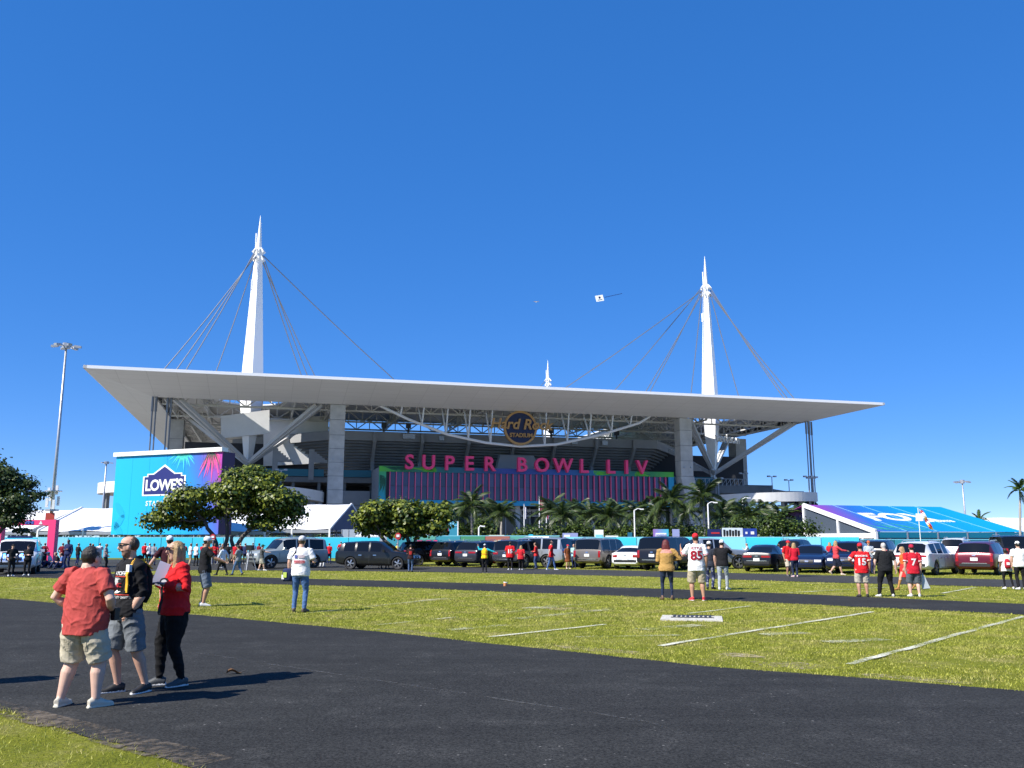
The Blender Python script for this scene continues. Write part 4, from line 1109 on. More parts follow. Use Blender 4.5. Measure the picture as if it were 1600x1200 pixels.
board(1162, 1183, 826, 839, 100, mat('blue_board', (0.02, 0.05, 0.3), 0.4), 'blue board with white marks right of the picture board', [(0.15, 0.3, 0.35, 0.6, M_white), (0.55, 0.8, 0.3, 0.65, M_white)])
board(929, 943, 828, 843, 92, M_white, 'white booth sign with cyan lower half behind the taupe car', [(0.1, 0.9, 0.05, 0.5, M_pale)])
board(946, 966, 837, 844, 92, M_white, 'low blank white board behind the taupe car')
board(981, 988, 832, 845, 92, M_deepb, 'small dark totem with cyan foot beside street lamp', [(0, 1, 0.0, 0.35, M_pale)])
board(879, 903, 833, 842, 96, M_lil, 'small lilac board left of the white booth sign', [(0.1, 0.5, 0.3, 0.7, M_white)])
board(764, 788, 836, 842, 98, M_cream, 'small cream shop sign with scalloped red text', [(0.1, 0.3, 0.2, 0.6, M_terr), (0.4, 0.6, 0.2, 0.7, M_terr), (0.7, 0.9, 0.2, 0.6, M_terr)])
board(826, 833, 835, 848, 90, cyan_p, 'small cyan bin box standing above the fence line')
# red round stop signs by the two near trees
def round_sign(x, y, z, label):
    t = empty('road_sign', (x, y, 0), 0, label, 'sign')
    b = MB(); b.tube([(0, 0, 0), (0, 0, z)], 0.04, 6); b.build('pole', M_steel, t)
    b = MB(); b.prism([(0.2 * math.cos(R(22.5 + 45 * k)), 0.24 * math.sin(R(22.5 + 45 * k))) for k in range(8)], 0, 0.03); o = b.build('disc', M_red, t); o.rotation_euler = (R(90), 0, 0); o.location = (0, -0.05, z)
    b = MB(); b.box(-0.1, 0.1, -0.1, -0.085, z - 0.06, z + 0.1); b.build('print', M_white, t)
round_sign((-21.85, 66.00, 1.92)[0], 66, 1.95, 'red octagonal road sign under the big leafy tree')
round_sign((-7.57, 60.00, 1.99)[0], 60, 2.0, 'red octagonal road sign by the spreading tree trunk')

# ---------------------------------------------------------------- aeroplane towing a banner
ap = empty('aeroplane', (47.95, 1700.00, 462.95), R(95), 'tiny light aeroplane towing a banner in the blue sky', 'aeroplane')
b = MB(); b.tube([(-3.6, 0, 0), (-1, 0, 0.1), (1.5, 0, 0.1), (3.8, 0, 0.3)], [0.3, 0.75, 0.7, 0.15], 8); b.build('fuselage', M_white, ap)
b = MB(); b.box(-1.4, 0.1, -5.4, 5.4, 0.7, 0.95); b.build('wing', M_goldf, ap)
b = MB(); b.box(3.0, 3.8, -1.7, 1.7, 0.3, 0.42); b.box(3.1, 3.9, -0.08, 0.08, 0.3, 1.7); b.build('tail', M_white, ap)
bn = empty('towed_banner', (173.01, 1700.00, 470.76), R(6), 'small square white aerial banner with dark crest and trailing tail', 'banner')
b = MB(); b.slab([(-6.5, 0, -7.5), (9, 0, -4.5), (6, 0, 7.5), (-9.5, 0, 4.5)], (0, 0.15, 0)); b.build('sheet', mat('banner_white', (0.85, 0.85, 0.85), 0.6), bn)
b = MB(); b.slab([(-1.5, -0.1, -1), (1.5, -0.1, -0.4), (2, -0.1, 3), (-1, -0.1, 3.8), (-2.6, -0.1, 2.2)], (0, -0.05, 0)); b.build('crest', M_navyb, bn)
b = MB(); b.slab([(-4, -0.1, -4.6), (5, -0.1, -2.8), (5, -0.1, -1.6), (-4, -0.1, -3.4)], (0, -0.05, 0)); b.build('caption_bar', M_navyb, bn)
b = MB()
for k in range(12): b.slab([(10 + k * 3, 0, 1.6 + k * 0.75), (12.4 + k * 3, 0, 2.1 + k * 0.75), (12.2 + k * 3, 0, 3.3 + k * 0.75), (9.8 + k * 3, 0, 2.8 + k * 0.75)], (0, 0.1, 0))
b.build('letter_tail', M_navyb, bn)

# ---------------------------------------------------------------- trees
M_bark = mat('grey_bark', (0.11, 0.095, 0.08), 0.9, var=0.3, scale=3.0, bump=0.5)
M_leafA = leaf_mat('sea_grape_leaf', (0.018, 0.048, 0.005), (0.29, 0.325, 0.032), 0.45, 0.25)
M_leafB = leaf_mat('fine_dark_leaf', (0.02, 0.042, 0.012), (0.09, 0.13, 0.02), 0.5, 0.3)
M_leafC = leaf_mat('hedge_leaf', (0.018, 0.045, 0.008), (0.11, 0.16, 0.02), 0.5, 0.3)

def leaf_cloud(name, m, clumps, count, size, seed, parent=None, shell=0.55, up=0.5, label=None, ratio=0.8, sides=6):
    """leaves as small folded discs, most of them near the outside of each clump"""
    rng = np.random.default_rng(seed)
    C = np.array([c[:3] for c in clumps], float); Rr = np.array([c[3:6] for c in clumps], float)
    vol = (Rr[:, 0] * Rr[:, 1] * Rr[:, 2]) ** 0.75; idx = rng.choice(len(clumps), count, p=vol / vol.sum())
    d = rng.normal(size=(count, 3)); d /= np.linalg.norm(d, axis=1)[:, None]
    d[:, 2] = np.where((d[:, 2] < 0) & (rng.random(count) < 0.55), -d[:, 2], d[:, 2])
    rad = shell + (1 - shell) * rng.random(count) ** 0.7
    rad *= 1 + 0.16 * rng.normal(size=count)
    P = C[idx] + d * Rr[idx] * rad[:, None]
    nrm = d + rng.normal(size=(count, 3)) * 0.55 + np.array([0, 0, up]); nrm /= np.linalg.norm(nrm, axis=1)[:, None]
    t = np.cross(nrm, rng.normal(size=(count, 3))); t /= np.linalg.norm(t, axis=1)[:, None] + 1e-9
    s = np.cross(nrm, t); sz = size * rng.uniform(0.6, 1.25, count)
    V_ = np.zeros((count, sides, 3))
    for k in range(sides):
        a = 2 * np.pi * k / sides
        V_[:, k] = P + (t * math.cos(a) + s * (math.sin(a) * ratio)) * sz[:, None] + nrm * (0.22 * abs(math.sin(a)) * sz)[:, None]
    me = bpy.data.meshes.new(name); n = count * sides
    me.vertices.add(n); me.vertices.foreach_set('co', V_.reshape(-1))
    me.loops.add(n); me.loops.foreach_set('vertex_index', np.arange(n, dtype=np.int32))
    me.polygons.add(count); me.polygons.foreach_set('loop_start', np.arange(0, n, sides, dtype=np.int32))
    try: me.polygons.foreach_set('loop_total', np.full(count, sides, dtype=np.int32))
    except Exception: pass
    me.materials.append(m); me.update(calc_edges=True); me.validate()
    return link(name, me, parent)

def limb(mb, a, b, r0, r1, bend, seed, n=6):
    rng = random.Random(seed); a, b = Vector(a), Vector(b); pts = []
    off = Vector((rng.uniform(-1, 1), rng.uniform(-1, 1), rng.uniform(-0.2, 0.9))) * bend * (b - a).length
    for k in range(n):
        f = k / (n - 1); p = a.lerp(b, f) + off * math.sin(math.pi * f) * 0.5
        if 0 < k < n - 1: p += Vector((rng.uniform(-1, 1), rng.uniform(-1, 1), rng.uniform(-1, 1))) * 0.035 * (b - a).length
        pts.append(p)
    mb.tube(pts, [r0 + (r1 - r0) * k / (n - 1) for k in range(n)], 7)
    return pts

def shade_tree(name, loc, forks, clumps, leaf_m, count, size, label, seed, stems, cat='tree', shell=0.5):
    t = empty(name, loc, 0, label, cat)
    tb = MB(); tips = []
    for s in stems:                       # (base offset, fork point, radius)
        limb(tb, s[0], s[1], s[2], s[2] * 0.62, 0.12, seed + len(tips)); tips.append((Vector(s[1]), s[2] * 0.6))
    tb.build('trunk', M_bark, t, smooth=True)
    bb = MB(); rng = random.Random(seed)
    for i, c in enumerate(clumps):
        cp = Vector(c[:3]); k = min(range(len(tips)), key=lambda q: (tips[q][0] - cp).length)
        p = limb(bb, tips[k][0], cp - Vector((0, 0, c[5] * 0.2)), tips[k][1] * 0.8, 0.03, 0.16, seed * 7 + i, 7)
        for q in range(5):
            st = p[rng.randint(3, 5)]
            e = cp + Vector((rng.uniform(-1, 1) * c[3], rng.uniform(-1, 1) * c[4], rng.uniform(-0.5, 1) * c[5])) * 0.8
            limb(bb, st, e, 0.035, 0.012, 0.12, seed * 31 + i * 9 + q, 5)
    bb.build('branches', M_bark, t, smooth=True)
    leaf_cloud('crown', leaf_m, clumps, count, size, seed, t, shell)
    return t
def at_px(x, y, Y, base):
    """offset from a tree's base of the point that stands at depth Y"""
    return ((x - 800) * Y / 1411.0 - base[0], Y - base[1], 1.78 + (843 - y) * Y / 1411.0)
# big sea grape in front of the cyan banner
bA = (-22.3, 70.0)
def cl(x, y, rx, rz, dy=0.0, base=bA, Y=70.0, ry=None):
    p = at_px(x, y, Y, base); s = Y / 1411.0
    return (p[0], p[1] + dy, p[2], rx * s, ry if ry else rx * s * 0.95, rz * s)
clA = [cl(245, 815, 28, 15), cl(272, 798, 34, 20, 0.4), cl(300, 783, 34, 22, -1.0), cl(318, 806, 26, 12, 0.8), cl(340, 770, 32, 18, 0.8), cl(372, 748, 30, 17, -0.3), cl(388, 735, 22, 9, 0.5),
       cl(372, 776, 32, 26, -1.4), cl(405, 765, 34, 24, -0.6), cl(402, 800, 36, 24, 0.6), cl(432, 785, 32, 24, -1.0), cl(445, 805, 30, 20, 0.5), cl(458, 785, 18, 15, 0.2), cl(418, 822, 26, 9, -0.6), cl(350, 795, 26, 18, 1.6), cl(285, 820, 26, 9, 1.2), cl(425, 745, 18, 8, 0.3)]
ft = lambda x, y, b=bA, Y=70.0: at_px(x, y, Y, b)
shade_tree('sea_grape_tree', (*bA, 0), None, clA, M_leafA, 19000, 0.128, 'wide spreading tree with several leaning trunks in front of the cyan banner', 11,
           [((-0.3, 0, 0), ft(331, 838), 0.26), ((0.0, 0.2, 0), ft(318, 812), 0.2), ((0.5, -0.2, 0), ft(385, 832), 0.24), ((0.9, 0.3, 0), ft(362, 838), 0.2), ((-0.2, 0.4, 0), ft(350, 800), 0.18)])
# smaller sea grape by the parked cars
bB = (-7.0, 62.5)
clB = [cl(566, 815, 20, 20, 0.2, bB, 62.5), cl(590, 802, 26, 18, -0.6, bB, 62.5), cl(618, 795, 28, 14, 0.4, bB, 62.5), cl(600, 822, 28, 15, 0.8, bB, 62.5), cl(640, 806, 28, 22, -0.6, bB, 62.5), cl(668, 803, 26, 18, 0.5, bB, 62.5), cl(690, 806, 22, 18, -0.2, bB, 62.5), cl(650, 828, 30, 12, 0.4, bB, 62.5), cl(680, 826, 24, 12, -0.5, bB, 62.5), cl(622, 832, 24, 10, -0.3, bB, 62.5), cl(572, 830, 15, 9, 0.5, bB, 62.5)]
fb_ = lambda x, y: at_px(x, y, 62.5, bB)
shade_tree('sea_grape_tree', (*bB, 0), None, clB, M_leafA, 12000, 0.118, 'flat topped leafy tree with dark crooked trunk among the parked cars', 23,
           [((-0.2, 0, 0), fb_(598, 842), 0.16), ((0.1, 0, 0), fb_(636, 838), 0.2), ((0.3, 0.2, 0), fb_(650, 840), 0.17)])
# finer leaved tree at the left edge
bC = (-33.0, 56.0)
clC = [cl(-30, 770, 50, 40, 0, bC, 56.0), cl(10, 760, 32, 22, 0.6, bC, 56.0), cl(30, 785, 28, 16, -0.6, bC, 56.0), cl(5, 800, 40, 20, 0.5, bC, 56.0), cl(-5, 742, 26, 14, 0, bC, 56.0), cl(45, 775, 18, 9, 0.4, bC, 56.0), cl(20, 816, 24, 10, -0.4, bC, 56.0), cl(-20, 815, 34, 16, 0.4, bC, 56.0), cl(38, 758, 12, 7, 0.2, bC, 56.0), cl(30, 830, 14, 5, 0.2, bC, 56.0), cl(-50, 740, 44, 34, 0.5, bC, 56.0)]
shade_tree('leafy_tree', (*bC, 0), None, clC, M_leafB, 15000, 0.085, 'dark fine leaved tree cut by the left edge above the police car', 37,
           [((-1.0, 0, 0), at_px(-20, 830, 56.0, bC), 0.25), ((-0.6, 0.2, 0), at_px(5, 822, 56.0, bC), 0.16)], shell=0.3)

# palms: trunk, crownshaft and one object for each frond
def frond_mesh(name, length, droop, m, seed, leaf=0.75):
    rng = random.Random(seed); b = MB(); n = 15; pts = []
    for k in range(n + 1):
        f = k / n; pts.append(Vector((length * f * (1 - 0.22 * f * droop), 0, length * (0.42 * f - (0.28 + 0.5 * droop) * f * f))))
    b.tube(pts[::3] + ([pts[-1]] if n % 3 else []), [0.05, 0.04, 0.03, 0.022, 0.014, 0.008][:len(pts[::3]) + (1 if n % 3 else 0)], 4)
    for k in range(2, n + 1):
        for f2 in (0.0, 0.5):
            if k == n and f2: continue
            p = pts[k].lerp(pts[min(k + 1, n)], f2); t = (pts[min(k + 1, n)] - pts[k - 1]).normalized()
            L_ = leaf * math.sin(math.pi * (0.12 + 0.8 * k / n)) ** 0.7
            for s in (-1, 1):
                d = (t * 0.75 + Vector((0, s, 0)) * 0.8 + Vector((0, 0, -0.35 - 0.4 * rng.random()))).normalized(); e = p + d * L_ * rng.uniform(0.8, 1.1)
                w = t * 0.055
                b.add([p - w, p + w, p.lerp(e, 0.6) + w * 0.8 - Vector((0, 0, 0.03)), e, p.lerp(e, 0.6) - w * 0.8 - Vector((0, 0, 0.03))], [(0, 1, 2, 3, 4)])
    return b.mesh(name, m)
M_palm = leaf_mat('palm_leaf', (0.016, 0.038, 0.01), (0.1, 0.14, 0.026), 0.4, 0.3)
M_palm2 = leaf_mat('royal_palm_leaf', (0.03, 0.07, 0.012), (0.12, 0.18, 0.03), 0.4, 0.3)
M_ptrunk = mat('palm_trunk', (0.3, 0.28, 0.25), 0.85, var=0.2, scale=3)
M_shaft = mat('palm_crownshaft', (0.09, 0.15, 0.03), 0.5)
FR = [frond_mesh('frond', 3.4, d, M_palm, i, 1.1) for i, d in enumerate((0.55, 0.9, 1.25))]
FR2 = [frond_mesh('frond', 2.7, d, M_palm2, 9 + i, 0.7) for i, d in enumerate((0.5, 0.9, 1.4))]
def palm(x, y, h, label, seed, fr=FR, nf=15, scale=1.0, lean=0.0, group=None):
    rng = random.Random(seed); t = empty('palm_tree', (x, y, 0), rng.uniform(0, 6), label, 'palm', group)
    b = MB(); top = Vector((lean, 0, h)); b.tube([(0, 0, 0), (lean * 0.3, 0, h * 0.4), (lean * 0.7, 0, h * 0.75), top], [0.2 * scale, 0.16 * scale, 0.17 * scale, 0.12 * scale], 8); b.build('trunk', M_ptrunk, t, smooth=True)
    b = MB(); b.tube([top, top + Vector((0, 0, 0.9 * scale))], [0.13 * scale, 0.07 * scale], 8); b.build('crownshaft', M_shaft, t, smooth=True)
    for k in range(nf):
        f = k / nf; me = fr[0 if f < 0.35 else (1 if f < 0.7 else 2)]
        o = link('frond', me, t, top + Vector((0, 0, (0.85 - 0.25 * f) * scale)))
        o.rotation_euler = (rng.uniform(-0.3, 0.3), R(-62 + 72 * f + rng.uniform(-9, 9)), k * 2.4 + rng.uniform(-0.3, 0.3)); s = scale * rng.uniform(0.8, 1.1); o.scale = (s, s, s)
    return t
PALMS = [(690, 800, 128), (715, 792, 140), (738, 780, 136), (762, 795, 150), (783, 793, 134), (860, 792, 140), (880, 797, 128), (902, 792, 150), (922, 796, 136), (948, 797, 130), (972, 795, 148), (1005, 794, 136), (1030, 786, 130), (1050, 772, 128), (1075, 790, 146), (1102, 768, 126), (1128, 795, 132), (1150, 790, 140), (1172, 798, 126), (1196, 796, 136), (1218, 800, 128), (1240, 801, 142)]
ORD = 'first second third fourth fifth sixth seventh eighth ninth tenth eleventh twelfth thirteenth fourteenth fifteenth sixteenth seventeenth eighteenth nineteenth twentieth twenty-first twenty-second'.split()
for i, (px, py, Y) in enumerate(PALMS):
    h = 1.78 + (843 - py) * Y / 1411.0
    palm((px - 800) * Y / 1411.0, Y, h - 2.1, '%s palm from the left in the row before the stadium entrance' % ORD[i], i, FR, 20, 1.15, 0.2 * math.sin(i * 1.9), 'palms before the stadium entrance')
palm(56.2, 100, 6.6, 'tall royal palm with pale trunk standing alone at the right edge', 101, FR2, 13, 0.78, -0.7)
palm(67.5, 130, 3.9, 'short palm peeping over the coloured tent roof', 102, FR2, 11, 0.75)
palm(62.3, 104, 4.9, 'palm cut by the right edge beyond the tall royal palm', 106, FR2, 11, 0.75)
palm(-47.6, 128, 4.6, 'bushy palm left of the cyan banner above the white tents', 103, FR, 16, 0.8); palm(-58.5, 130, 3.4, 'low palm right of the tall lamp mast', 104, FR, 13, 0.75); palm(-43.5, 126, 4.2, 'palm half hidden by the left edge of cyan banner', 105, FR, 13, 0.7)
palm((-26.50, 120.00, 5.40)[0], 125, 4.4, 'small palm behind the white tent under the left ramp', 107, FR, 12, 0.6); palm((-25.22, 120.00, 5.40)[0], 128, 4.2, 'small palm beside the concrete column behind the white tent', 108, FR, 12, 0.6)

# shrubs and hedges below the palms
def shrub(x, y, w, h, d, label, seed, m=M_leafC, count=1500, size=0.14):
    t = empty('shrub', (x, y, 0), 0, label, 'shrub'); rng = random.Random(seed)
    cs = [(rng.uniform(-0.4, 0.4) * w, rng.uniform(-0.3, 0.3) * d, h * rng.uniform(0.35, 0.7), w * 0.3, d * 0.35, h * 0.35) for _ in range(7)] + [(0, 0, h * 0.45, w * 0.4, d * 0.4, h * 0.5)]
    leaf_cloud('foliage', m, cs, count, size, seed, t, 0.35)
    b = MB(); b.tube([(0, 0, 0), (0.05, 0, h * 0.5)], [0.08, 0.04], 6); b.build('stem', M_bark, t)
for i, (px, w, h, Y, lab) in enumerate(((758, 2.6, 4.6, 120, 'tall light green cone shaped shrub left of the entrance palms'), (690, 7.0, 4.6, 135, 'dark shrub mass behind the flat topped tree'), (822, 3.2, 3.4, 110, 'round orange flecked shrub below the flagpoles'), (885, 9.0, 4.2, 125, 'hedge under the palms right of the flagpoles'),
      (950, 9.0, 4.2, 128, 'hedge under the palms behind the taupe car'), (1010, 9.0, 4.4, 126, 'hedge under the palms behind the black van'), (1075, 9.0, 4.2, 128, 'hedge behind the picture board'), (1150, 9.0, 4.8, 118, 'hedge left of the ramp post'), (1215, 9.0, 5.2, 116, 'dense hedge left of the coloured tent gable'), (735, 6.0, 4.4, 140, 'dark hedge left of the entrance'))):
    shrub((px - 800) * Y / 1411.0, Y, w, h, 2.5, lab, 50 + i, M_leafC, 2600 if w > 5 else 1600, 0.16)
for i, (px, Y, w, h, lab) in enumerate(((60, 160, 12, 5.2, 'distant dark tree line left of the tall lamp mast'), (1560, 170, 9, 4.4, 'distant round bush right of the coloured tent'))):
    shrub((px - 800) * Y / 1411.0, Y, w, h, 4, lab, 80 + i, M_leafB, 2500, 0.22)
for i, (x0, x1, lab) in enumerate(((-60, -44, 'low hedge seen under the far left tent'), (-36, -22, 'low hedge seen under the tent right of the banner'), (44, 58, 'low hedge seen below the coloured tent gable'))):
    shrub((x0 + x1) / 2, 124, x1 - x0, 2.6, 2.5, lab, 90 + i, M_leafC, 2600, 0.16)

# ---------------------------------------------------------------- cars (local: +y forward, origin on the ground under the middle)
M_glass = mat('car_glass', (0.006, 0.007, 0.009), 0.05, spec=0.45)
M_tyre = mat('tyre_rubber', (0.018, 0.018, 0.019), 0.8)
M_rim = mat('alloy_rim', (0.5, 0.5, 0.52), 0.3, 0.8)
M_chrome = mat('chrome', (0.7, 0.7, 0.72), 0.15, 0.9)
M_trim = mat('black_trim', (0.015, 0.015, 0.016), 0.5)
M_tail = mat('tail_lamp', (0.3, 0.008, 0.012), 0.15, coat=0.6)
M_head = mat('head_lamp', (0.6, 0.62, 0.66), 0.1, coat=0.6)
M_plate = mat('number_plate', (0.75, 0.76, 0.74), 0.5)
def paint(name, col, metal=0.0, rough=0.28):
    return mat('paint_' + name, col, rough, metal, coat=0.45, spec=0.35)
# t, roof/hood z, belt z, width factor, roof width factor (0 = hood or boot), underside z
PROF = {
 'suv': dict(L=4.75, W=1.92, H=1.74, rw=0.37, ax=(0.185, 0.795), st=[(0.0, .70, .66, .76, 0, .42), (.012, .86, .78, .88, 0, .34), (.045, .96, .86, .955, 0, .27), (.13, 1.03, .93, 1, 0, .25), (.24, 1.09, .99, 1, 0, .24), (.285, 1.13, 1.01, 1, 0, .24),
        (.405, 1.60, 1.03, 1, .75, .24), (.45, 1.67, 1.035, 1, .76, .24), (.545, 1.70, 1.04, 1, .77, .24), (.565, 1.70, 1.04, 1, .77, .24), (.72, 1.69, 1.05, 1, .77, .24), (.745, 1.68, 1.05, 1, .77, .24), (.89, 1.64, 1.07, .985, .75, .27), (.935, 1.60, 1.08, .975, .73, .3), (.985, 1.12, 1.06, .95, 0, .36), (1.0, .98, .94, .9, 0, .42)], ws=5, rwn=13, side=[(6, 3), (7, 3), (9, 4), (11, 5)]),
 'box': dict(L=5.3, W=2.03, H=1.93, rw=0.41, ax=(0.18, 0.79), st=[(0.0, .86, .8, .8, 0, .5), (.012, 1.02, .95, .93, 0, .4), (.04, 1.12, 1.03, .98, 0, .32), (.13, 1.16, 1.07, 1, 0, .3), (.235, 1.19, 1.1, 1, 0, .3), (.265, 1.22, 1.11, 1, 0, .3),
        (.355, 1.78, 1.13, 1, .82, .3), (.4, 1.87, 1.13, 1, .83, .3), (.53, 1.9, 1.13, 1, .84, .3), (.548, 1.9, 1.13, 1, .84, .3), (.71, 1.9, 1.13, 1, .84, .3), (.73, 1.9, 1.13, 1, .84, .3), (.93, 1.87, 1.14, .99, .83, .32), (.965, 1.82, 1.14, .985, .82, .36), (.99, 1.2, 1.12, .97, 0, .42), (1.0, 1.02, .98, .94, 0, .48)], ws=5, rwn=13, side=[(6, 3), (7, 3), (9, 4), (11, 5)]),
 'sedan': dict(L=4.85, W=1.86, H=1.45, rw=0.335, ax=(0.19, 0.79), st=[(0.0, .58, .54, .72, 0, .34), (.012, .70, .64, .86, 0, .26), (.05, .80, .74, .95, 0, .2), (.14, .89, .82, 1, 0, .19), (.27, .96, .88, 1, 0, .18), (.31, .99, .9, 1, 0, .18),
        (.455, 1.38, .92, 1, .7, .18), (.5, 1.43, .925, 1, .71, .18), (.565, 1.45, .93, 1, .72, .18), (.58, 1.45, .93, 1, .72, .18), (.66, 1.43, .94, 1, .71, .18), (.675, 1.42, .94, 1, .7, .18), (.73, 1.36, .95, 1, .66, .18), (.755, 1.32, .955, 1, .64, .18), (.87, 1.06, .97, .985, 0, .22), (.985, 1.02, .95, .9, 0, .3), (1.0, .88, .84, .84, 0, .36)], ws=5, rwn=13, side=[(6, 3), (7, 3), (9, 4), (11, 5)]),
 'pickup': dict(L=5.7, W=1.98, H=1.88, rw=0.41, ax=(0.17, 0.78), st=[(0.0, .9, .84, .82, 0, .5), (.012, 1.05, .98, .94, 0, .4), (.04, 1.13, 1.05, .99, 0, .32), (.12, 1.17, 1.09, 1, 0, .3), (.21, 1.2, 1.12, 1, 0, .3), (.235, 1.23, 1.13, 1, 0, .3),
        (.325, 1.76, 1.15, 1, .78, .3), (.36, 1.84, 1.15, 1, .79, .3), (.435, 1.87, 1.15, 1, .8, .3), (.45, 1.87, 1.15, 1, .8, .3), (.56, 1.86, 1.15, 1, .79, .3), (.575, 1.85, 1.15, 1, .79, .3), (.59, 1.82, 1.15, 1, .78, .3), (.6, 1.78, 1.15, 1, .77, .3), (.612, 1.2, 1.14, 1, 0, .3), (.98, 1.2, 1.14, .99, 0, .34), (1.0, 1.18, 1.12, .96, 0, .45)], ws=5, rwn=13, side=[(6, 3), (7, 3), (9, 4)]),
}
def wheel_meshes():
    b = MB(); n = 20; prof = [(0.6, -0.1), (0.92, -0.115), (1.0, -0.08), (1.0, 0.08), (0.92, 0.115), (0.6, 0.1)]
    vs = [(x, r * math.cos(2 * math.pi * k / n), r * math.sin(2 * math.pi * k / n)) for k in range(n) for r, x in prof]
    m = len(prof); fs = [(k * m + q, k * m + (q + 1) % m, ((k + 1) % n) * m + (q + 1) % m, ((k + 1) % n) * m + q) for k in range(n) for q in range(m)]
    b.add(vs, fs); ty = b.mesh('tyre', M_tyre, True)
    r_ = MB()
    for k in range(5):
        for d in (-0.13, 0.13):
            a = 2 * math.pi * k / 5 + d; a0 = 2 * math.pi * k / 5
            r_.beam((0.1, 0.08 * math.cos(a0), 0.08 * math.sin(a0)), (0.075, 0.64 * math.cos(a), 0.64 * math.sin(a)), 0.09, 0.05, up=(1, 0, 0))
    vs = []
    for k in range(n):
        c, s = math.cos(2 * math.pi * k / n), math.sin(2 * math.pi * k / n)
        vs += [(0.09, 0.67 * c, 0.67 * s), (0.1, 0.6 * c, 0.6 * s), (0.0, 0.58 * c, 0.58 * s)]
    r_.add(vs, [(3 * k + q, 3 * k + q + 1, 3 * ((k + 1) % n) + q + 1, 3 * ((k + 1) % n) + q) for k in range(n) for q in (0, 1)])
    r_.tube([(0.06, 0, 0), (0.12, 0, 0)], [0.15, 0.1], 10)
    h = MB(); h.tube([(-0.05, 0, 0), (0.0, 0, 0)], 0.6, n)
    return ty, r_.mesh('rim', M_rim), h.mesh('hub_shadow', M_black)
TY, RM, HB = wheel_meshes()

def patch(bvh, view, u0, u1, z0, z1, off, name, m, parent, nu=4, nz=3):
    """a thin plate lying on the body: view F/B looks along y, L/R along x"""
    vs = []; far = 6.0
    for j in range(nz + 1):
        for i in range(nu + 1):
            u, z = u0 + (u1 - u0) * i / nu, z0 + (z1 - z0) * j / nz
            o, d = {'F': (Vector((u, far, z)), Vector((0, -1, 0))), 'B': (Vector((u, -far, z)), Vector((0, 1, 0))), 'R': (Vector((far, u, z)), Vector((-1, 0, 0))), 'L': (Vector((-far, u, z)), Vector((1, 0, 0)))}[view]
            h = bvh.ray_cast(o, d)
            if h[0] is None: return None
            vs.append((h[0] - d * off, d))
    b = MB(); N = len(vs); w = nu + 1
    V2 = [p for p, d in vs] + [p + d * (off + 0.03) for p, d in vs]; fs = []
    for j in range(nz):
        for i in range(nu):
            a = j * w + i; fs.append((a, a + 1, a + 1 + w, a + w))
    rim = [i for i in range(w)] + [j * w + nu for j in range(1, nz + 1)] + [nz * w + i for i in range(nu - 1, -1, -1)] + [j * w for j in range(nz - 1, 0, -1)]
    for a, c in zip(rim, rim[1:] + rim[:1]): fs.append((a, c, c + N, a + N))
    b.add(V2, fs)
    return b.build(name, m, parent, smooth=False)

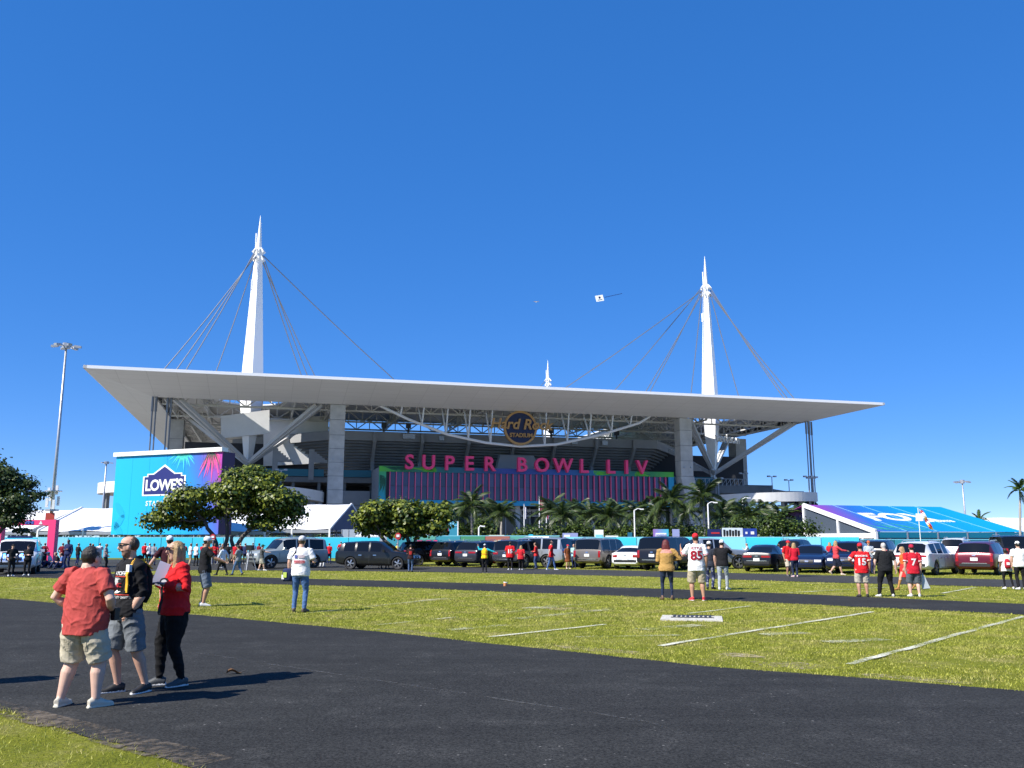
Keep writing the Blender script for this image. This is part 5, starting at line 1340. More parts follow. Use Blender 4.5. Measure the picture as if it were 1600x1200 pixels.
CARS_GROUP = 'cars parked in rows on the grass'
def car(kind, loc, head, pm, label, two=None, H=None, L=None, lights='std', rails=True, dark_rim=False, group=CARS_GROUP, plate=True, name='parked_car'):
    P = PROF[kind]; L_, W2, rw = L or P['L'], P['W'] / 2, P['rw']; kz = (H or P['H']) / P['H']
    t = empty(name, loc, R(-head), label, 'pickup' if kind == 'pickup' else 'car', group)
    rows = []
    for (f, zt, zb, wf, tw, z0) in P['st']:
        zt, zb, w, y = zt * kz, zb * kz, W2 * wf, L_ * (0.5 - f)
        if tw: h = [(0, z0), (w * .82, z0), (w * .985, z0 + .12), (w, z0 + .5 * (zb - z0)), (w * .975, zb), (w * .945, zb + .025), (W2 * tw, zt - .09), (W2 * tw * .78, zt - .02), (0, zt)]
        else: h = [(0, z0), (w * .82, z0), (w * .985, z0 + .1), (w, z0 + .5 * (zb - z0)), (w * .975, zb), (w * .93, zb + (zt - zb) * .45), (w * .78, zt - .015), (w * .4, zt), (0, zt + .006)]
        rows.append([(x, y, z) for x, z in h] + [(-x, y, z) for x, z in reversed(h[1:-1])])
    n = len(rows[0]); b = MB()
    for r in rows: b.v += r
    code = {}
    for i in range(len(rows) - 1):
        for k in range(n):
            k2 = (k + 1) % n; b.f.append((i * n + k, i * n + k2, (i + 1) * n + k2, (i + 1) * n + k))
            hk = k if k < 8 else n - 1 - k; mi = 0
            if i == P['ws'] and hk in (6, 7): mi = 1
            elif i == P['rwn'] and hk in (6, 7): mi = 2
            elif hk == 5:
                for si, c in P['side']:
                    if si == i: mi = c + (0 if k < 8 else 3)
            b.m.append(mi)
    b.f.append(tuple(range(n - 1, -1, -1))); b.m.append(0); b.f.append(tuple((len(rows) - 1) * n + k for k in range(n))); b.m.append(0)
    me = b.mesh('body', [pm] + [M_glass] * 8)
    bm = bmesh.new(); bm.from_mesh(me); bmesh.ops.recalc_face_normals(bm, faces=bm.faces); bm.to_mesh(me); bm.free()
    tmp = bpy.data.objects.new('tmp', me); COL.objects.link(tmp); cut = MB()
    for a in P['ax']:
        y = L_ * (0.5 - a)
        for s in (-1, 1):
            cut.tube([(s * W2 * 1.2, y, rw), (s * W2 * 0.62, y, rw)], rw * 1.17, 20)
    cm = cut.mesh('cut', M_trim); bm = bmesh.new(); bm.from_mesh(cm); bmesh.ops.recalc_face_normals(bm, faces=bm.faces); bm.to_mesh(cm); bm.free()
    co = bpy.data.objects.new('cut', cm); COL.objects.link(co)
    md = tmp.modifiers.new('arch', 'BOOLEAN'); md.object = co; md.operation = 'DIFFERENCE'; md.solver = 'EXACT'
    dg = bpy.context.evaluated_depsgraph_get(); full = bpy.data.meshes.new_from_object(tmp.evaluated_get(dg))
    bpy.data.objects.remove(tmp); bpy.data.objects.remove(co)
    bvh = BVHTree.FromPolygons([v.co for v in full.vertices], [p.vertices[:] for p in full.polygons])
    vs = [v.co.copy() for v in full.vertices]; groups = {}
    for p in full.polygons: groups.setdefault(p.material_index if p.material_index < 9 else 9, []).append(tuple(p.vertices))
    body = None
    for mi in sorted(groups):
        used = sorted({i for f in groups[mi] for i in f}); mp = {v: k for k, v in enumerate(used)}
        q = bpy.data.meshes.new('part'); q.from_pydata([vs[i] for i in used], [], [tuple(mp[i] for i in f) for f in groups[mi]])
        nm = {0: 'body', 1: 'windscreen', 2: 'rear_window', 9: 'wheel_arch'}.get(mi, 'side_window')
        q.materials.append(pm if mi == 0 else (M_trim if mi == 9 else M_glass)); q.name = nm
        q.polygons.foreach_set('use_smooth', [True] * len(q.polygons)); q.update()
        try: q.set_sharp_from_angle(angle=R(32))
        except Exception: pass
        o = link(nm, q, t)
        if mi == 0: body = o
    for a in P['ax']:
        for s in (1, -1):
            w = link('wheel', TY, t, (s * (W2 - 0.13), L_ * (0.5 - a), rw), 0 if s > 0 else math.pi); w.scale = (rw * 2.4, rw, rw)
            link('rim', RM, w).data; link('hub_shadow', HB, w)
    F, B = L_ / 2, -L_ / 2; X = W2; z = lambda q: q * kz
    hz, tz = {'suv': (.74, .96), 'box': (.88, 1.0), 'sedan': (.63, .82), 'pickup': (.92, 1.0)}[kind]
    for s in (-1, 1):
        patch(bvh, 'F', s * X * .42, s * X * .80, z(hz - .06), z(hz + .06), .012, 'headlight', M_head, t)
        if lights == 'tall': patch(bvh, 'B', s * X * .76, s * X * .9, z(tz - .28), z(tz + .12), .012, 'tail_light', M_tail, t, 2, 4)
        elif lights == 'slim': patch(bvh, 'B', s * X * .28, s * X * .84, z(tz - .05), z(tz + .05), .012, 'tail_light', M_tail, t)
        else: patch(bvh, 'B', s * X * .52, s * X * .86, z(tz - .08), z(tz + .08), .012, 'tail_light', M_tail, t)
        patch(bvh, 'R' if s > 0 else 'L', L_ * (.5 - .30), L_ * (.5 - .302) + .03, z(.36), z(hz + .1), .004, 'door_gap', M_trim, t, 1, 3)
        for f in (.555, .735):
            patch(bvh, 'R' if s > 0 else 'L', L_ * (.5 - f), L_ * (.5 - f) + .025, z(.36), z(hz + .15), .004, 'door_gap', M_trim, t, 1, 3)
        for f in (.5, .69):
            patch(bvh, 'R' if s > 0 else 'L', L_ * (.5 - f), L_ * (.5 - f) + .2, z(hz + .1), z(hz + .135), .03, 'door_handle', M_chrome if not dark_rim else M_trim, t, 2, 1)
        patch(bvh, 'R' if s > 0 else 'L', L_ * (.5 - .68), L_ * (.5 - .31), z(.3), z(.4), .012, 'sill', M_trim, t, 6, 1)
        b = MB(); b.box(s * (X + .17) - .09, s * (X + .17) + .09, L_ * (.5 - .36), L_ * (.5 - .36) + .12, z(hz + .3), z(hz + .44)); b.beam((s * X * .9, L_ * (.5 - .35), z(hz + .3)), (s * (X + .1), L_ * (.5 - .35), z(hz + .33)), .06); b.build('mirror', pm, t)
        if rails and kind in ('suv', 'box'):
            zr = PROF[kind]['st'][9][1] * kz; tw = PROF[kind]['st'][9][4]
            b = MB(); b.tube([(s * X * tw * .86, L_ * .04, zr - .02), (s * X * tw * .86, L_ * .02, zr + .05), (s * X * tw * .86, -L_ * .3, zr + .03), (s * X * tw * .86, -L_ * .33, zr - .04)], .022, 5); b.build('roof_rail', M_chrome if not dark_rim else M_trim, t)
    patch(bvh, 'F', -X * .36, X * .36, z(hz - .12), z(hz + .05), .01, 'grille', M_trim, t, 6, 2)
    patch(bvh, 'F', -X * .1, X * .1, z(hz - .06), z(hz + .02), .03, 'badge', M_chrome, t, 2, 1)
    patch(bvh, 'F', -X * .7, X * .7, z(hz - .36), z(hz - .22), .01, 'bumper_strip', M_trim, t, 6, 1)
    patch(bvh, 'B', -X * .74, X * .74, z(.44), z(.58), .012, 'rear_bumper', M_trim, t, 6, 1)
    patch(bvh, 'B', -X * .6, X * .6, z(.58), z(.615), .02, 'bumper_trim', M_chrome, t, 6, 1)
    if plate: patch(bvh, 'B', -.17, .17, z(tz - .24), z(tz - .08), .025, 'number_plate', M_plate, t, 1, 1)
    patch(bvh, 'B', -.08, .08, z(tz + .0), z(tz + .05), .02, 'badge', M_chrome, t, 1, 1)
    if two: patch(bvh, 'B', -X * .75, X * .75, z(.44), z(.75), .008, 'lower_panel', two, t, 6, 2)
    bpy.data.meshes.remove(full)
    return t
def behind(g, head, L_, d=0.0):
    """middle of a car whose tail stands at g and that points along head (degrees right of the view)"""
    a = R(head); return (g[0] + math.sin(a) * (L_ / 2 + d), g[1] + math.cos(a) * (L_ / 2 + d), 0)
p_black, p_navy, p_white, p_silver = paint('black', (0.008, 0.008, 0.009)), paint('navy', (0.012, 0.02, 0.06), 0.3), paint('white', (0.75, 0.76, 0.77)), paint('silver', (0.42, 0.44, 0.46), 0.6)
p_taupe, p_maroon, p_red, p_grey = paint('taupe', (0.20, 0.175, 0.15), 0.5), paint('maroon', (0.12, 0.008, 0.018), 0.3), paint('red', (0.42, 0.012, 0.018)), paint('graphite', (0.05, 0.055, 0.065), 0.5)
HD = 34
car('suv', behind((-10.53, 55.74), 102, 4.9), 102, p_black, 'black seven seat car with silver wheels driving right along the far road', L=4.9, group=None, name='moving_car', rails=False)
car('suv', behind((-7.58, 62.50), 62, 4.6), 62, p_black, 'black car seen side on behind the crooked tree trunk')
car('suv', behind((-4.82, 61.02), HD, 4.6), HD, p_black, 'black boxy car with plate and tall lamps left of the red sedan', lights='tall')
car('suv', behind((-3.00, 58.26), HD, 4.7), HD, p_grey, 'dark grey car with wide red tail lamp beside the red sedan', lights='slim')
car('sedan', behind((-1.81, 59.61), HD, 4.6), HD, p_red, 'bright red sedan behind the steward in yellow vest', L=4.6)
car('box', behind((-0.44, 56.97), HD - 4, 4.6), HD - 4, p_grey, 'dark open backed car loaded with bags behind the person in red', L=4.6, H=1.8)
car('box', ((1.31, 58.26)[0], (1.31, 58.26)[1] + 1.4, 0), -62, p_silver, 'silver and white car facing left with a red jersey beside its wheel', H=1.95)
car('box', behind((3.03, 59.61), HD, 4.6), HD, p_black, 'black off road car left of the taupe car', L=4.6, H=1.85, lights='tall')
car('box', behind((4.60, 55.74), HD - 2, 5.0), HD - 2, p_taupe, 'large taupe car with dark roof and tinted windows', L=5.0, H=1.9, lights='tall')
car('sedan', behind((6.81, 54.56), HD - 12, 4.7), HD - 12, p_white, 'white sedan with red tail lamps between taupe car and black van', H=1.42)
car('box', behind((8.11, 52.35), HD, 5.4), HD, p_black, 'tall black van like car behind the woman in tan jacket', L=5.6, H=2.0, rails=False, lights='tall')
car('pickup', ((11.84, 54.56)[0], (11.84, 54.56)[1] + 1.5, 0), 78, p_silver, 'silver grey pickup partly hidden behind the man in black shirt')
car('sedan', behind((13.57, 50.31), HD - 4, 4.8), HD - 4, p_black, 'black coupe with slim red tail lamps right of the pickup', H=1.5, lights='slim', dark_rim=True)
car('suv', ((20.36, 62.50)[0], (20.36, 62.50)[1] + 2, 0), HD, p_black, 'black car in the second row behind the navy sedan', H=1.85)
car('sedan', ((16.51, 49.35)[0] + 0.3, (16.51, 49.35)[1] + 1.6, 0), 180 + 24, p_navy, 'navy sedan facing the camera with chrome grille', H=1.5)
car('suv', ((18.34, 47.53)[0], (18.34, 47.53)[1] + 1.8, 0), 180 + 28, p_navy, 'dark blue car facing the camera behind the man in number fifteen jersey')
car('suv', ((26.36, 62.50)[0], (26.36, 62.50)[1] + 2, 0), HD, p_black, 'black car in the second row left of the white car', H=1.8)
car('suv', behind((20.14, 45.84), HD + 9, 5.0), HD + 9, p_white, 'white car with dark tail lamps right of the man in black', L=5.05, lights='slim')
car('suv', behind((32.81, 67.41), HD, 4.8), HD, p_white, 'white car in the second row glinting behind the maroon car', H=1.95)
car('suv', behind((23.36, 45.84), HD + 5, 4.6), HD + 5, p_maroon, 'maroon car with silver bumper strip at the right end of row', L=4.6, lights='tall')
car('box', behind((34.82, 62.50), HD - 20, 5.0), HD - 20, p_black, 'tall black car at the right edge behind the maroon car', H=2.1)
car('box', ((-14.22, 55.74)[0], (-14.22, 55.74)[1] + 1.6, 0), -128, paint('pale_green_silver', (0.36, 0.39, 0.37), 0.4), 'pale silver boxy car facing left near the big tree', L=4.7, H=1.92, group=None)
pc = car('box', ((-26.02, 46.67)[0] - 0.6, (-26.02, 46.67)[1] + 2.2, 0), 180 - 24, p_white, 'police car with lit blue lamps at the left edge', L=5.0, H=1.85, group=None, rails=False, name='police_car')
M_blue = mat('blue_strobe', (0.02, 0.1, 0.8), 0.3, emit=((0.05, 0.25, 1.0), 9.0))
for x in (-0.42, 0.42):
    b = MB(); b.ball((x, 2.62, 1.0), (0.13, 0.06, 0.09), 8); b.build('strobe', M_blue, pc)
b = MB(); b.tube([(-0.55, 2.66, 0.55), (-0.5, 2.7, 1.1), (0.5, 2.7, 1.1), (0.55, 2.66, 0.55)], 0.045, 6); b.tube([(-0.2, 2.7, 0.55), (-0.2, 2.7, 1.1)], 0.04, 6); b.tube([(0.2, 2.7, 0.55), (0.2, 2.7, 1.1)], 0.04, 6); b.build('push_bar', M_black, pc)
b = MB(); b.box(-0.6, 0.6, -0.1, 0.15, 1.86, 1.97); b.build('light_bar', M_navyb, pc)

# ---------------------------------------------------------------- people (local: x to their right, y forward, z up; modelled 1.75 m tall)
def cloth(col, rough=0.85):
    return mat('cloth_%02x%02x%02x' % tuple(int(255 * min(1, c) ** 0.45) for c in col), col, rough, var=0.1, scale=7.0, spec=0.2, bump=0.25, bscale=30.0)
SKIN = {'fair': (0.55, 0.32, 0.23), 'pale': (0.6, 0.38, 0.29), 'tan': (0.40, 0.22, 0.14), 'brown': (0.18, 0.09, 0.055)}
def skin_mat(k): return mat('skin_' + k, SKIN[k], 0.55, var=0.07, scale=9.0, spec=0.35)
HAIR = {'dark': (0.018, 0.012, 0.008), 'brown': (0.06, 0.035, 0.018), 'blond': (0.34, 0.22, 0.10), 'grey': (0.5, 0.48, 0.45), 'redtip': (0.11, 0.012, 0.01)}
def hair_mat(k):
    nm = 'hair_' + k
    if nm in MATS: return MATS[nm]
    m = mat(nm, HAIR[k], 0.5, var=0.55, scale=1.0, bump=0.7, detail=4.0); nt = m.node_tree
    mp = nt.nodes.new('ShaderNodeMapping'); mp.inputs['Scale'].default_value = (70, 70, 9)
    tc = next(n for n in nt.nodes if n.type == 'TEX_COORD')
    nt.links.new(tc.outputs['Object'], mp.inputs['Vector'])
    for n in nt.nodes:
        if n.type == 'TEX_NOISE': nt.links.new(mp.outputs[0], n.inputs['Vector'])
    return m
V3 = Vector
class Body:
    def __init__(s): s.v, s.f, s.t = [], [], []
    def loft(s, tg, pts, rad, n=14, side=None, caps=True):
        """rings along pts; rad = (across, fore-aft) or one radius; side fixes the across axis"""
        pts = [V3(p) for p in pts]; base = len(s.v); px = side
        for i, p in enumerate(pts):
            t = (pts[min(i + 1, len(pts) - 1)] - pts[max(i - 1, 0)]).normalized()
            if px is None: px = V3((1, 0, 0)) if abs(t.x) < 0.9 else V3((0, 1, 0))
            x = (V3(px) - t * V3(px).dot(t)).normalized(); y = t.cross(x)
            r = rad[i] if isinstance(rad, list) else rad; ra, rb = r if isinstance(r, tuple) else (r, r)
            for k in range(n):
                a = 2 * math.pi * k / n; s.v.append(p + x * (math.cos(a) * ra) + y * (math.sin(a) * rb))
        for i in range(len(pts) - 1):
            for k in range(n):
                k2 = (k + 1) % n; s.f.append((base + i * n + k, base + i * n + k2, base + (i + 1) * n + k2, base + (i + 1) * n + k)); s.t.append(tg)
        if caps:
            s.f.append(tuple(base + k for k in range(n - 1, -1, -1))); s.t.append(tg)
            s.f.append(tuple(base + (len(pts) - 1) * n + k for k in range(n))); s.t.append(tg)
    def ball(s, tg, c, r, M=None, n=12):
        b = MB(); b.ball((0, 0, 0), r, n); M = M or Matrix.Identity(3); base = len(s.v)
        s.v += [V3(c) + M @ V3(q) for q in b.v]; s.f += [tuple(i + base for i in f) for f in b.f]; s.t += [tg] * len(b.f)

POSE = {  # elbow from shoulder, hand from elbow: outward, forward, up
 'down': ((.05, -.03, -.28), (.0, .07, -.25)), 'hips': ((.17, -.07, -.22), (-.16, .15, -.12)), 'pocket': ((.09, -.11, -.26), (-.04, .15, -.19)),
 'phone': ((.05, .13, -.25), (-.12, .17, .17)), 'raised': ((.13, .09, -.24), (.03, .12, .23)), 'hold': ((.05, -.02, -.28), (-.11, .24, .03)),
 'side': ((.27, .03, -.06), (.25, .05, -.02)), 'reach': ((.1, .22, -.15), (.02, .25, -.03)), 'back': ((.06, -.16, -.24), (.0, -.06, -.25)), 'swing': ((.05, .1, -.27), (.0, .15, -.2)), 'cross': ((.06, .03, -.28), (-.26, .14, .04)), 'up': ((.24, .03, .1), (.06, .06, .26))}

def person(label, loc, face, h, top=('tee', (.5, .02, .03)), bottom=('jeans', (.06, .1, .2)), shoes=(.02, .02, .02), skin='fair', hair=('short', 'dark'), cap=None, L='down', Rr='down', feet=((.1, 0), (.1, 0)), fat=1.0, wide=1.0, head=(0, 0), vox=0.02,
           recolor=None, sole=None, drop=0.0, lean=0.0, group=None, woman=False, fine=False, extra=None, hands='open', wr=0.006, glove=None, bill=1, lift=(0, 0), hemd=0.0, leg=1.0, sock=None, headlow=0.0, hs=1.0):
    B = Body(); T = {}
    def M_(tg, m): T[tg] = m; return tg
    M_('skin', skin_mat(skin)); M_('top', cloth(top[1])); M_('bot', cloth(bottom[1])); M_('shoe', mat('shoe_%02x%02x%02x' % tuple(int(255 * min(1, c) ** 0.45) for c in shoes), shoes, 0.6)); M_('hair', hair_mat(hair[1]))
    th = max(0.0, vox - 0.012)                      # thicken thin parts for coarse figures
    ty = lambda z: lean * max(0, z - 0.95) - 0.0
    Z = -drop
    tp = lambda x, y, z: V3((x, y + ty(z), z + Z))
    sw = 0.185 * wide * (0.9 if woman else 1)
    bel = lambda z: 1 + (fat - 1) * math.exp(-((z - 1.06) / 0.2) ** 2) * 1.15
    kind = top[0]; hem = {'tee': .84, 'long': .86, 'jacket': .80, 'dress': .55, 'tank': .86, 'jersey': .78}[kind] - hemd
    bust = 0.02 if woman else 0.0
    lv = [(hem, .172, .128), (.95, .176, .13), (1.05, .160 if not woman else .142, .118), (1.18, .168 if not woman else .15, .122 + bust * .6), (1.29, .182 if not woman else .162, .126 + bust), (1.38, .182 if not woman else .165, .112 + bust * .4), (1.435, .150, .092), (1.475, .092, .075), (1.495, .062, .062)]
    if kind == 'dress': lv = [(.52, .23, .19), (.7, .2, .16), (.9, .18, .14)] + lv[2:]
    lv = [(z, a * wide * (1 + (bel(z) - 1) * .75), b * bel(z)) for z, a, b in lv]
    fb = 1 + (fat - 1) * .55
    lv = [(z, max(a, .198 * fb), max(b, .147 * fb)) if z < 1.0 else (z, a, b) for z, a, b in lv]
    loose = 1.06 if kind in ('jersey', 'tee') else (1.1 if kind == 'jacket' else 1.03)
    B.loft('top', [tp(0, (b - .12) * .35, z) for z, a, b in lv], [(a * loose if z < 1.42 else a, b * loose if z < 1.42 else b) for z, a, b in lv], 20, V3((1, 0, 0)))
    # pelvis and legs
    fb = 1 + (fat - 1) * .55
    B.loft('bot', [tp(0, 0, .80), tp(0, -.005, .88), tp(0, 0, .98), tp(0, 0, 1.03)], [(.15 * fb, .11 * fb), (.172 * fb * (1.04 if woman else 1), .125 * fb), (.165 * fb, .118 * fb), (.15 * fb, .11 * fb)], 16, V3((1, 0, 0)))
    for s, ft, lf in ((-1, feet[0], lift[0]), (1, feet[1], lift[1])):
        hip = V3((s * .092 * fb, ty(.9), .90 + Z)); ank = V3((s * ft[0], ft[1], .095 + lf)); l1, l2 = .425, .40
        d = ank - hip; D = min(d.length, l1 + l2 - .003); u = d.normalized(); a = (l1 * l1 - l2 * l2 + D * D) / (2 * D); hh = math.sqrt(max(0, l1 * l1 - a * a))
        fw = V3((s * .12, 1, 0)); fw = (fw - u * fw.dot(u)).normalized(); kn = hip + u * a + fw * hh
        mid = hip.lerp(kn, .5); cf = kn.lerp(ank, .33) + V3((0, -.012, 0))
        lw = fb ** .7 * leg
        if bottom[0] == 'jeans' or bottom[0] == 'legging':
            k_ = (1.0, .98, .9, .92, .95) if bottom[0] == 'jeans' else (.98, .9, .74, .74, .55)
            B.loft('bot', [hip, mid, kn, cf, ank + V3((0, 0, .0))], [.1 * lw * k_[0], .092 * lw * k_[1], .07 * lw * k_[2], .066 * lw * k_[3], .052 * lw * k_[4]], 14)
            B.loft('skin', [ank + V3((0, 0, .04)), ank + V3((0, 0, -.03))], [.036, .036], 10)
        else:
            end = {'shorts': .86, 'dress': .2, 'long_shorts': 1.0}[bottom[0]] if bottom[0] != 'dress' else .2
            e = hip.lerp(kn, end); B.loft('bot', [hip + V3((0, 0, .02)), hip.lerp(e, .5) + V3((s * .008, 0, 0)), e], [(.112 * fb, .115 * fb), (.116 * lw, .112 * lw), (.108 * lw, .104 * lw)], 16)
            B.loft('skin', [mid, kn, cf, cf.lerp(ank, .6), ank], [.082 * lw, .06 * lw, .064 * lw, .045 * lw, .036 * lw], 14)
            if sock: B.loft('sock', [ank + V3((0, 0, .07)), ank + V3((0, 0, -.03))], [.045, .044], 10); M_('sock', cloth(sock))
        to = V3((s * .32, 1, 0)).normalized() if lf < .03 else V3((s * .1, .8, -.7)).normalized(); up = V3((0, 0, 1)) if lf < .03 else V3((0, .6, .6)).normalized(); sd = V3((1, 0, 0))
        g = ank - V3((0, 0, .095)) if lf < .03 else ank - up * .095
        B.loft('shoe', [g + to * y + up * z for y, z in ((-.075, .05), (-.02, .062), (.05, .052), (.12, .036), (.175, .03), (.198, .026))], [(.034, .045), (.04, .06), (.045, .05), (.047, .034), (.04, .028), (.022, .02)], 12, sd)
        if sole:
            B.loft('sole', [g + to * y + up * .014 for y in (-.085, -.03, .05, .12, .18, .205)], [(.032, .016), (.041, .016), (.047, .016), (.05, .016), (.044, .016), (.02, .014)], 12, sd); M_('sole', mat('shoe_sole_%d' % int(sole[0] * 99), sole, 0.6))
    # arms
    tips = {}
    for s, ps in ((-1, L), (1, Rr)):
        e_, h_ = POSE[ps] if isinstance(ps, str) else ps
        sh = tp(s * sw, -.005, 1.415); el = sh + V3((s * e_[0], e_[1], e_[2])); fat_o = V3((s * .05 * (fat - 1), 0, 0)); el += fat_o
        ha = el + V3((s * h_[0], h_[1], h_[2])); aw = 1 + (fat - 1) * .5
        fd = (ha - el).normalized(); ud = (el - sh).normalized(); wr_ = ha - fd * .0
        B.loft('skin', [sh, sh.lerp(el, .5), el, el.lerp(wr_, .35), wr_], [.052 * aw, .047 * aw, .041 * aw, .043 * aw, .028], 12)
        if kind in ('long', 'jacket'):
            k_ = 1.0 if kind == 'long' else 1.18
            B.loft('slv', [sh + V3((-s * .07, 0, .012)), sh, sh.lerp(el, .5), el, el.lerp(wr_, .5), el.lerp(wr_, .93)], [.07, .068 * k_ * aw, .06 * k_ * aw, .054 * k_ * aw, .05 * k_ * aw, .042 * k_], 14); M_('slv', T['top'])
        elif kind != 'tank':
            e2 = .72 if kind == 'tee' else .85
            B.loft('slv', [sh + V3((-s * .07, 0, .012)), sh, sh.lerp(el, e2 * .5), sh.lerp(el, e2)], [.07, .07 * aw, .072 * aw, .076 * aw], 14); M_('slv', T['top'])
            if recolor and 'cuff' in recolor: B.loft('cuff', [sh.lerp(el, e2 - .16), sh.lerp(el, e2 + .01)], [.0765 * aw, .079 * aw], 14); M_('cuff', cloth(recolor['cuff']))
        # hand: palm, four fingers, thumb
        side = fd.cross(V3((0, 0, 1)));  side = V3((1, 0, 0)) if side.length < .2 else side.normalized()
        if abs(fd.z) > .75: side = V3((0, 1, 0)); side = (side - fd * side.dot(fd)).normalized()
        nrm = side.cross(fd).normalized(); inw = V3((-s, 0, 0)); nrm = nrm if nrm.dot(inw) > 0 else -nrm
        hg = 'skin'
        if glove: hg = M_('glove', cloth(glove))
        if hands == 'open':
            p0, p1 = wr_, wr_ + fd * .085
            B.loft(hg, [p0 - fd * .01, p0 + fd * .03, p1], [(.026 + th * .4, .02), (.04 + th * .4, .017 + th * .5), (.041, .014 + th * .5)], 10, side)
            for q in range(4):
                o_ = side * (-.03 + .02 * q); ln = (.062, .074, .07, .055)[q]
                m1 = p1 + o_ + fd * ln * .55 + nrm * .012; m2 = p1 + o_ + fd * ln * .85 + nrm * .045
                B.loft(hg, [p1 + o_ - fd * .015, m1, m2], [.0092 + th * .4, .0088 + th * .4, .007 + th * .4], 8)
            tb = p0 + fd * .03 + side * .035; B.loft(hg, [tb - side * .02, tb + side * .018 + fd * .03 + nrm * .01, tb + side * .02 + fd * .06 + nrm * .028], [.013 + th * .3, .011 + th * .4, .008 + th * .4], 8)
        tips[s] = (wr_, fd, side, nrm)
    # neck and head
    hy, hp = R(head[0]), head[1]; HM = Matrix.Rotation(-hy, 3, 'Z') @ Matrix.Rotation(R(-hp), 3, 'X'); hc = tp(0, .03 + .015, 1.632 - headlow)
    B.loft('skin', [tp(0, -.012, 1.42), tp(0, .0, 1.5), hc + HM @ V3((0, -.02, -.05))], [.072 * fat ** .4, .06 * fat ** .5 * (.88 if woman else 1), .056 * fat ** .4 * (.88 if woman else 1)], 12)
    hd = [(-.118, .026, .026, .05), (-.1, .046, .05, .03), (-.07, .059, .074, .012), (-.035, .066, .086, .004), (.0, .071, .092, .0), (.035, .074, .096, -.004), (.068, .07, .09, -.008), (.095, .054, .07, -.01), (.114, .026, .034, -.01)]
    k_ = .96 if woman else 1.0
    base = len(B.v); B.loft('skin', [(0, y, z) for z, a, b, y in hd], [(a * k_, b * k_) for z, a, b, y in hd], 18, V3((1, 0, 0)))
    def head_add(tg, pts, rad, n=10, side=V3((1, 0, 0))): B.loft(tg, pts, rad, n, side)
    if vox < .016:
        head_add('skin', [(0, .088, .022), (0, .104, -.008), (0, .112, -.026), (0, .094, -.04)], [.008, .011, .014, .01], 8)
        for s in (-1, 1): B.ball('skin', (s * .076, -.008, -.008), (.012, .022, .032))
        if fine:
            head_add('lip', [(-.022, .088, -.062), (0, .096, -.06), (.022, .088, -.062)], [.005, .008, .005], 8, V3((0, 1, 0))); M_('lip', mat('lips', (0.35, 0.13, 0.11), 0.5))
    hk = hair[0]
    if hk == 'short': B.ball('hair', (0, -.02, .026), (.0815, .097, .098)); B.loft('hair', [(0, -.05, .0), (0, -.06, -.05), (0, -.06, -.075)], [(.07, .045), (.058, .035), (.04, .02)], 12, V3((1, 0, 0)))
    elif hk == 'receding': B.ball('hair', (0, -.03, .026), (.08, .088, .09))
    elif hk == 'bald': pass
    else:
        B.ball('hair', (0, -.018, .034), (.09, .1, .092))
        ln = {'long': .3, 'bob': .2, 'curly': .25}[hk]; wv = .014 if hk == 'curly' else .004
        B.loft('hair', [(0, -.05, .05), (0, -.07, -.05), (0.0, -.075, -.15), (0, -.068, -ln), (0, -.06, -ln - .04)], [(.09, .06), (.105, .06), (.112 + wv, .058), (.1, .05), (.07, .03)], 16, V3((1, 0, 0)))
        for s in (-1, 1):
            B.loft('hair', [(s * .062, -.01, .07), (s * .083, -.012, 0), (s * .09, -.01, -.09), (s * .09, .01, -.19), (s * .075, .02, -ln + .02)], [.03, .028, .032, .034, .014], 10)
    if fine and hk == 'long':
        rs = random.Random(5)
        for q in range(30):
            a_ = R(rs.uniform(-35, 215)); r_ = rs.uniform(.078, .1); x_, y_ = math.cos(a_) * r_, -math.sin(a_) * r_ * .95 - .015
            l_ = rs.uniform(.22, .37); sw_ = rs.uniform(-.035, .035)
            B.loft('hair', [(x_ * .6, y_ * .6, .09), (x_, y_, .03), (x_ * 1.12 + sw_ * .3, y_ * 1.05, -.08), (x_ * 1.15 + sw_, y_ * 1.0, -.08 - l_ * .5), (x_ * 1.02 + sw_ * .3, y_ * .9 + .01, -l_)], [.018, .02, .019, .017, .007], 8)
    if cap:
        M_('cap', cloth(cap)); B.loft('cap', [(0, -.008, .03), (0, -.008, .06), (0, -.01, .1), (0, -.012, .128), (0, -.012, .138)], [(.086, .106), (.086, .105), (.076, .092), (.045, .055), (.012, .014)], 18, V3((1, 0, 0)))
        y0 = bill; B.loft('cap', [(0, .07 * y0, .042), (0, .13 * y0, .045), (0, .185 * y0, .036)], [(.074, .008 + th * .8), (.07, .008 + th * .8), (.035, .007 + th * .8)], 12, V3((1, 0, 0)))
    for i in range(base, len(B.v)): B.v[i] = hc + HM @ (B.v[i] * hs)
    if extra: extra(B, M_, tp, tips, sw)
    # fuse into one surface
    me = bpy.data.meshes.new('body'); me.from_pydata(B.v, [], B.f); bm = bmesh.new(); bm.from_mesh(me); bmesh.ops.recalc_face_normals(bm, faces=bm.faces); bm.to_mesh(me); bm.free()
    bvh = BVHTree.FromPolygons(B.v, B.f)
    o = bpy.data.objects.new('tmp', me); COL.objects.link(o)
    md = o.modifiers.new('r', 'REMESH'); md.mode = 'VOXEL'; md.voxel_size = vox; md.use_smooth_shade = True
    ms = o.modifiers.new('s', 'SMOOTH'); ms.factor = .5; ms.iterations = 2
    dg = bpy.context.evaluated_depsgraph_get(); nm = bpy.data.meshes.new_from_object(o.evaluated_get(dg)); bpy.data.objects.remove(o); bpy.data.meshes.remove(me)
    nm.materials.clear(); keys = list(T)
    for k in keys: nm.materials.append(T[k])
    idx = []; soft = {'top', 'bot', 'slv', 'cuff'}; vt = {}
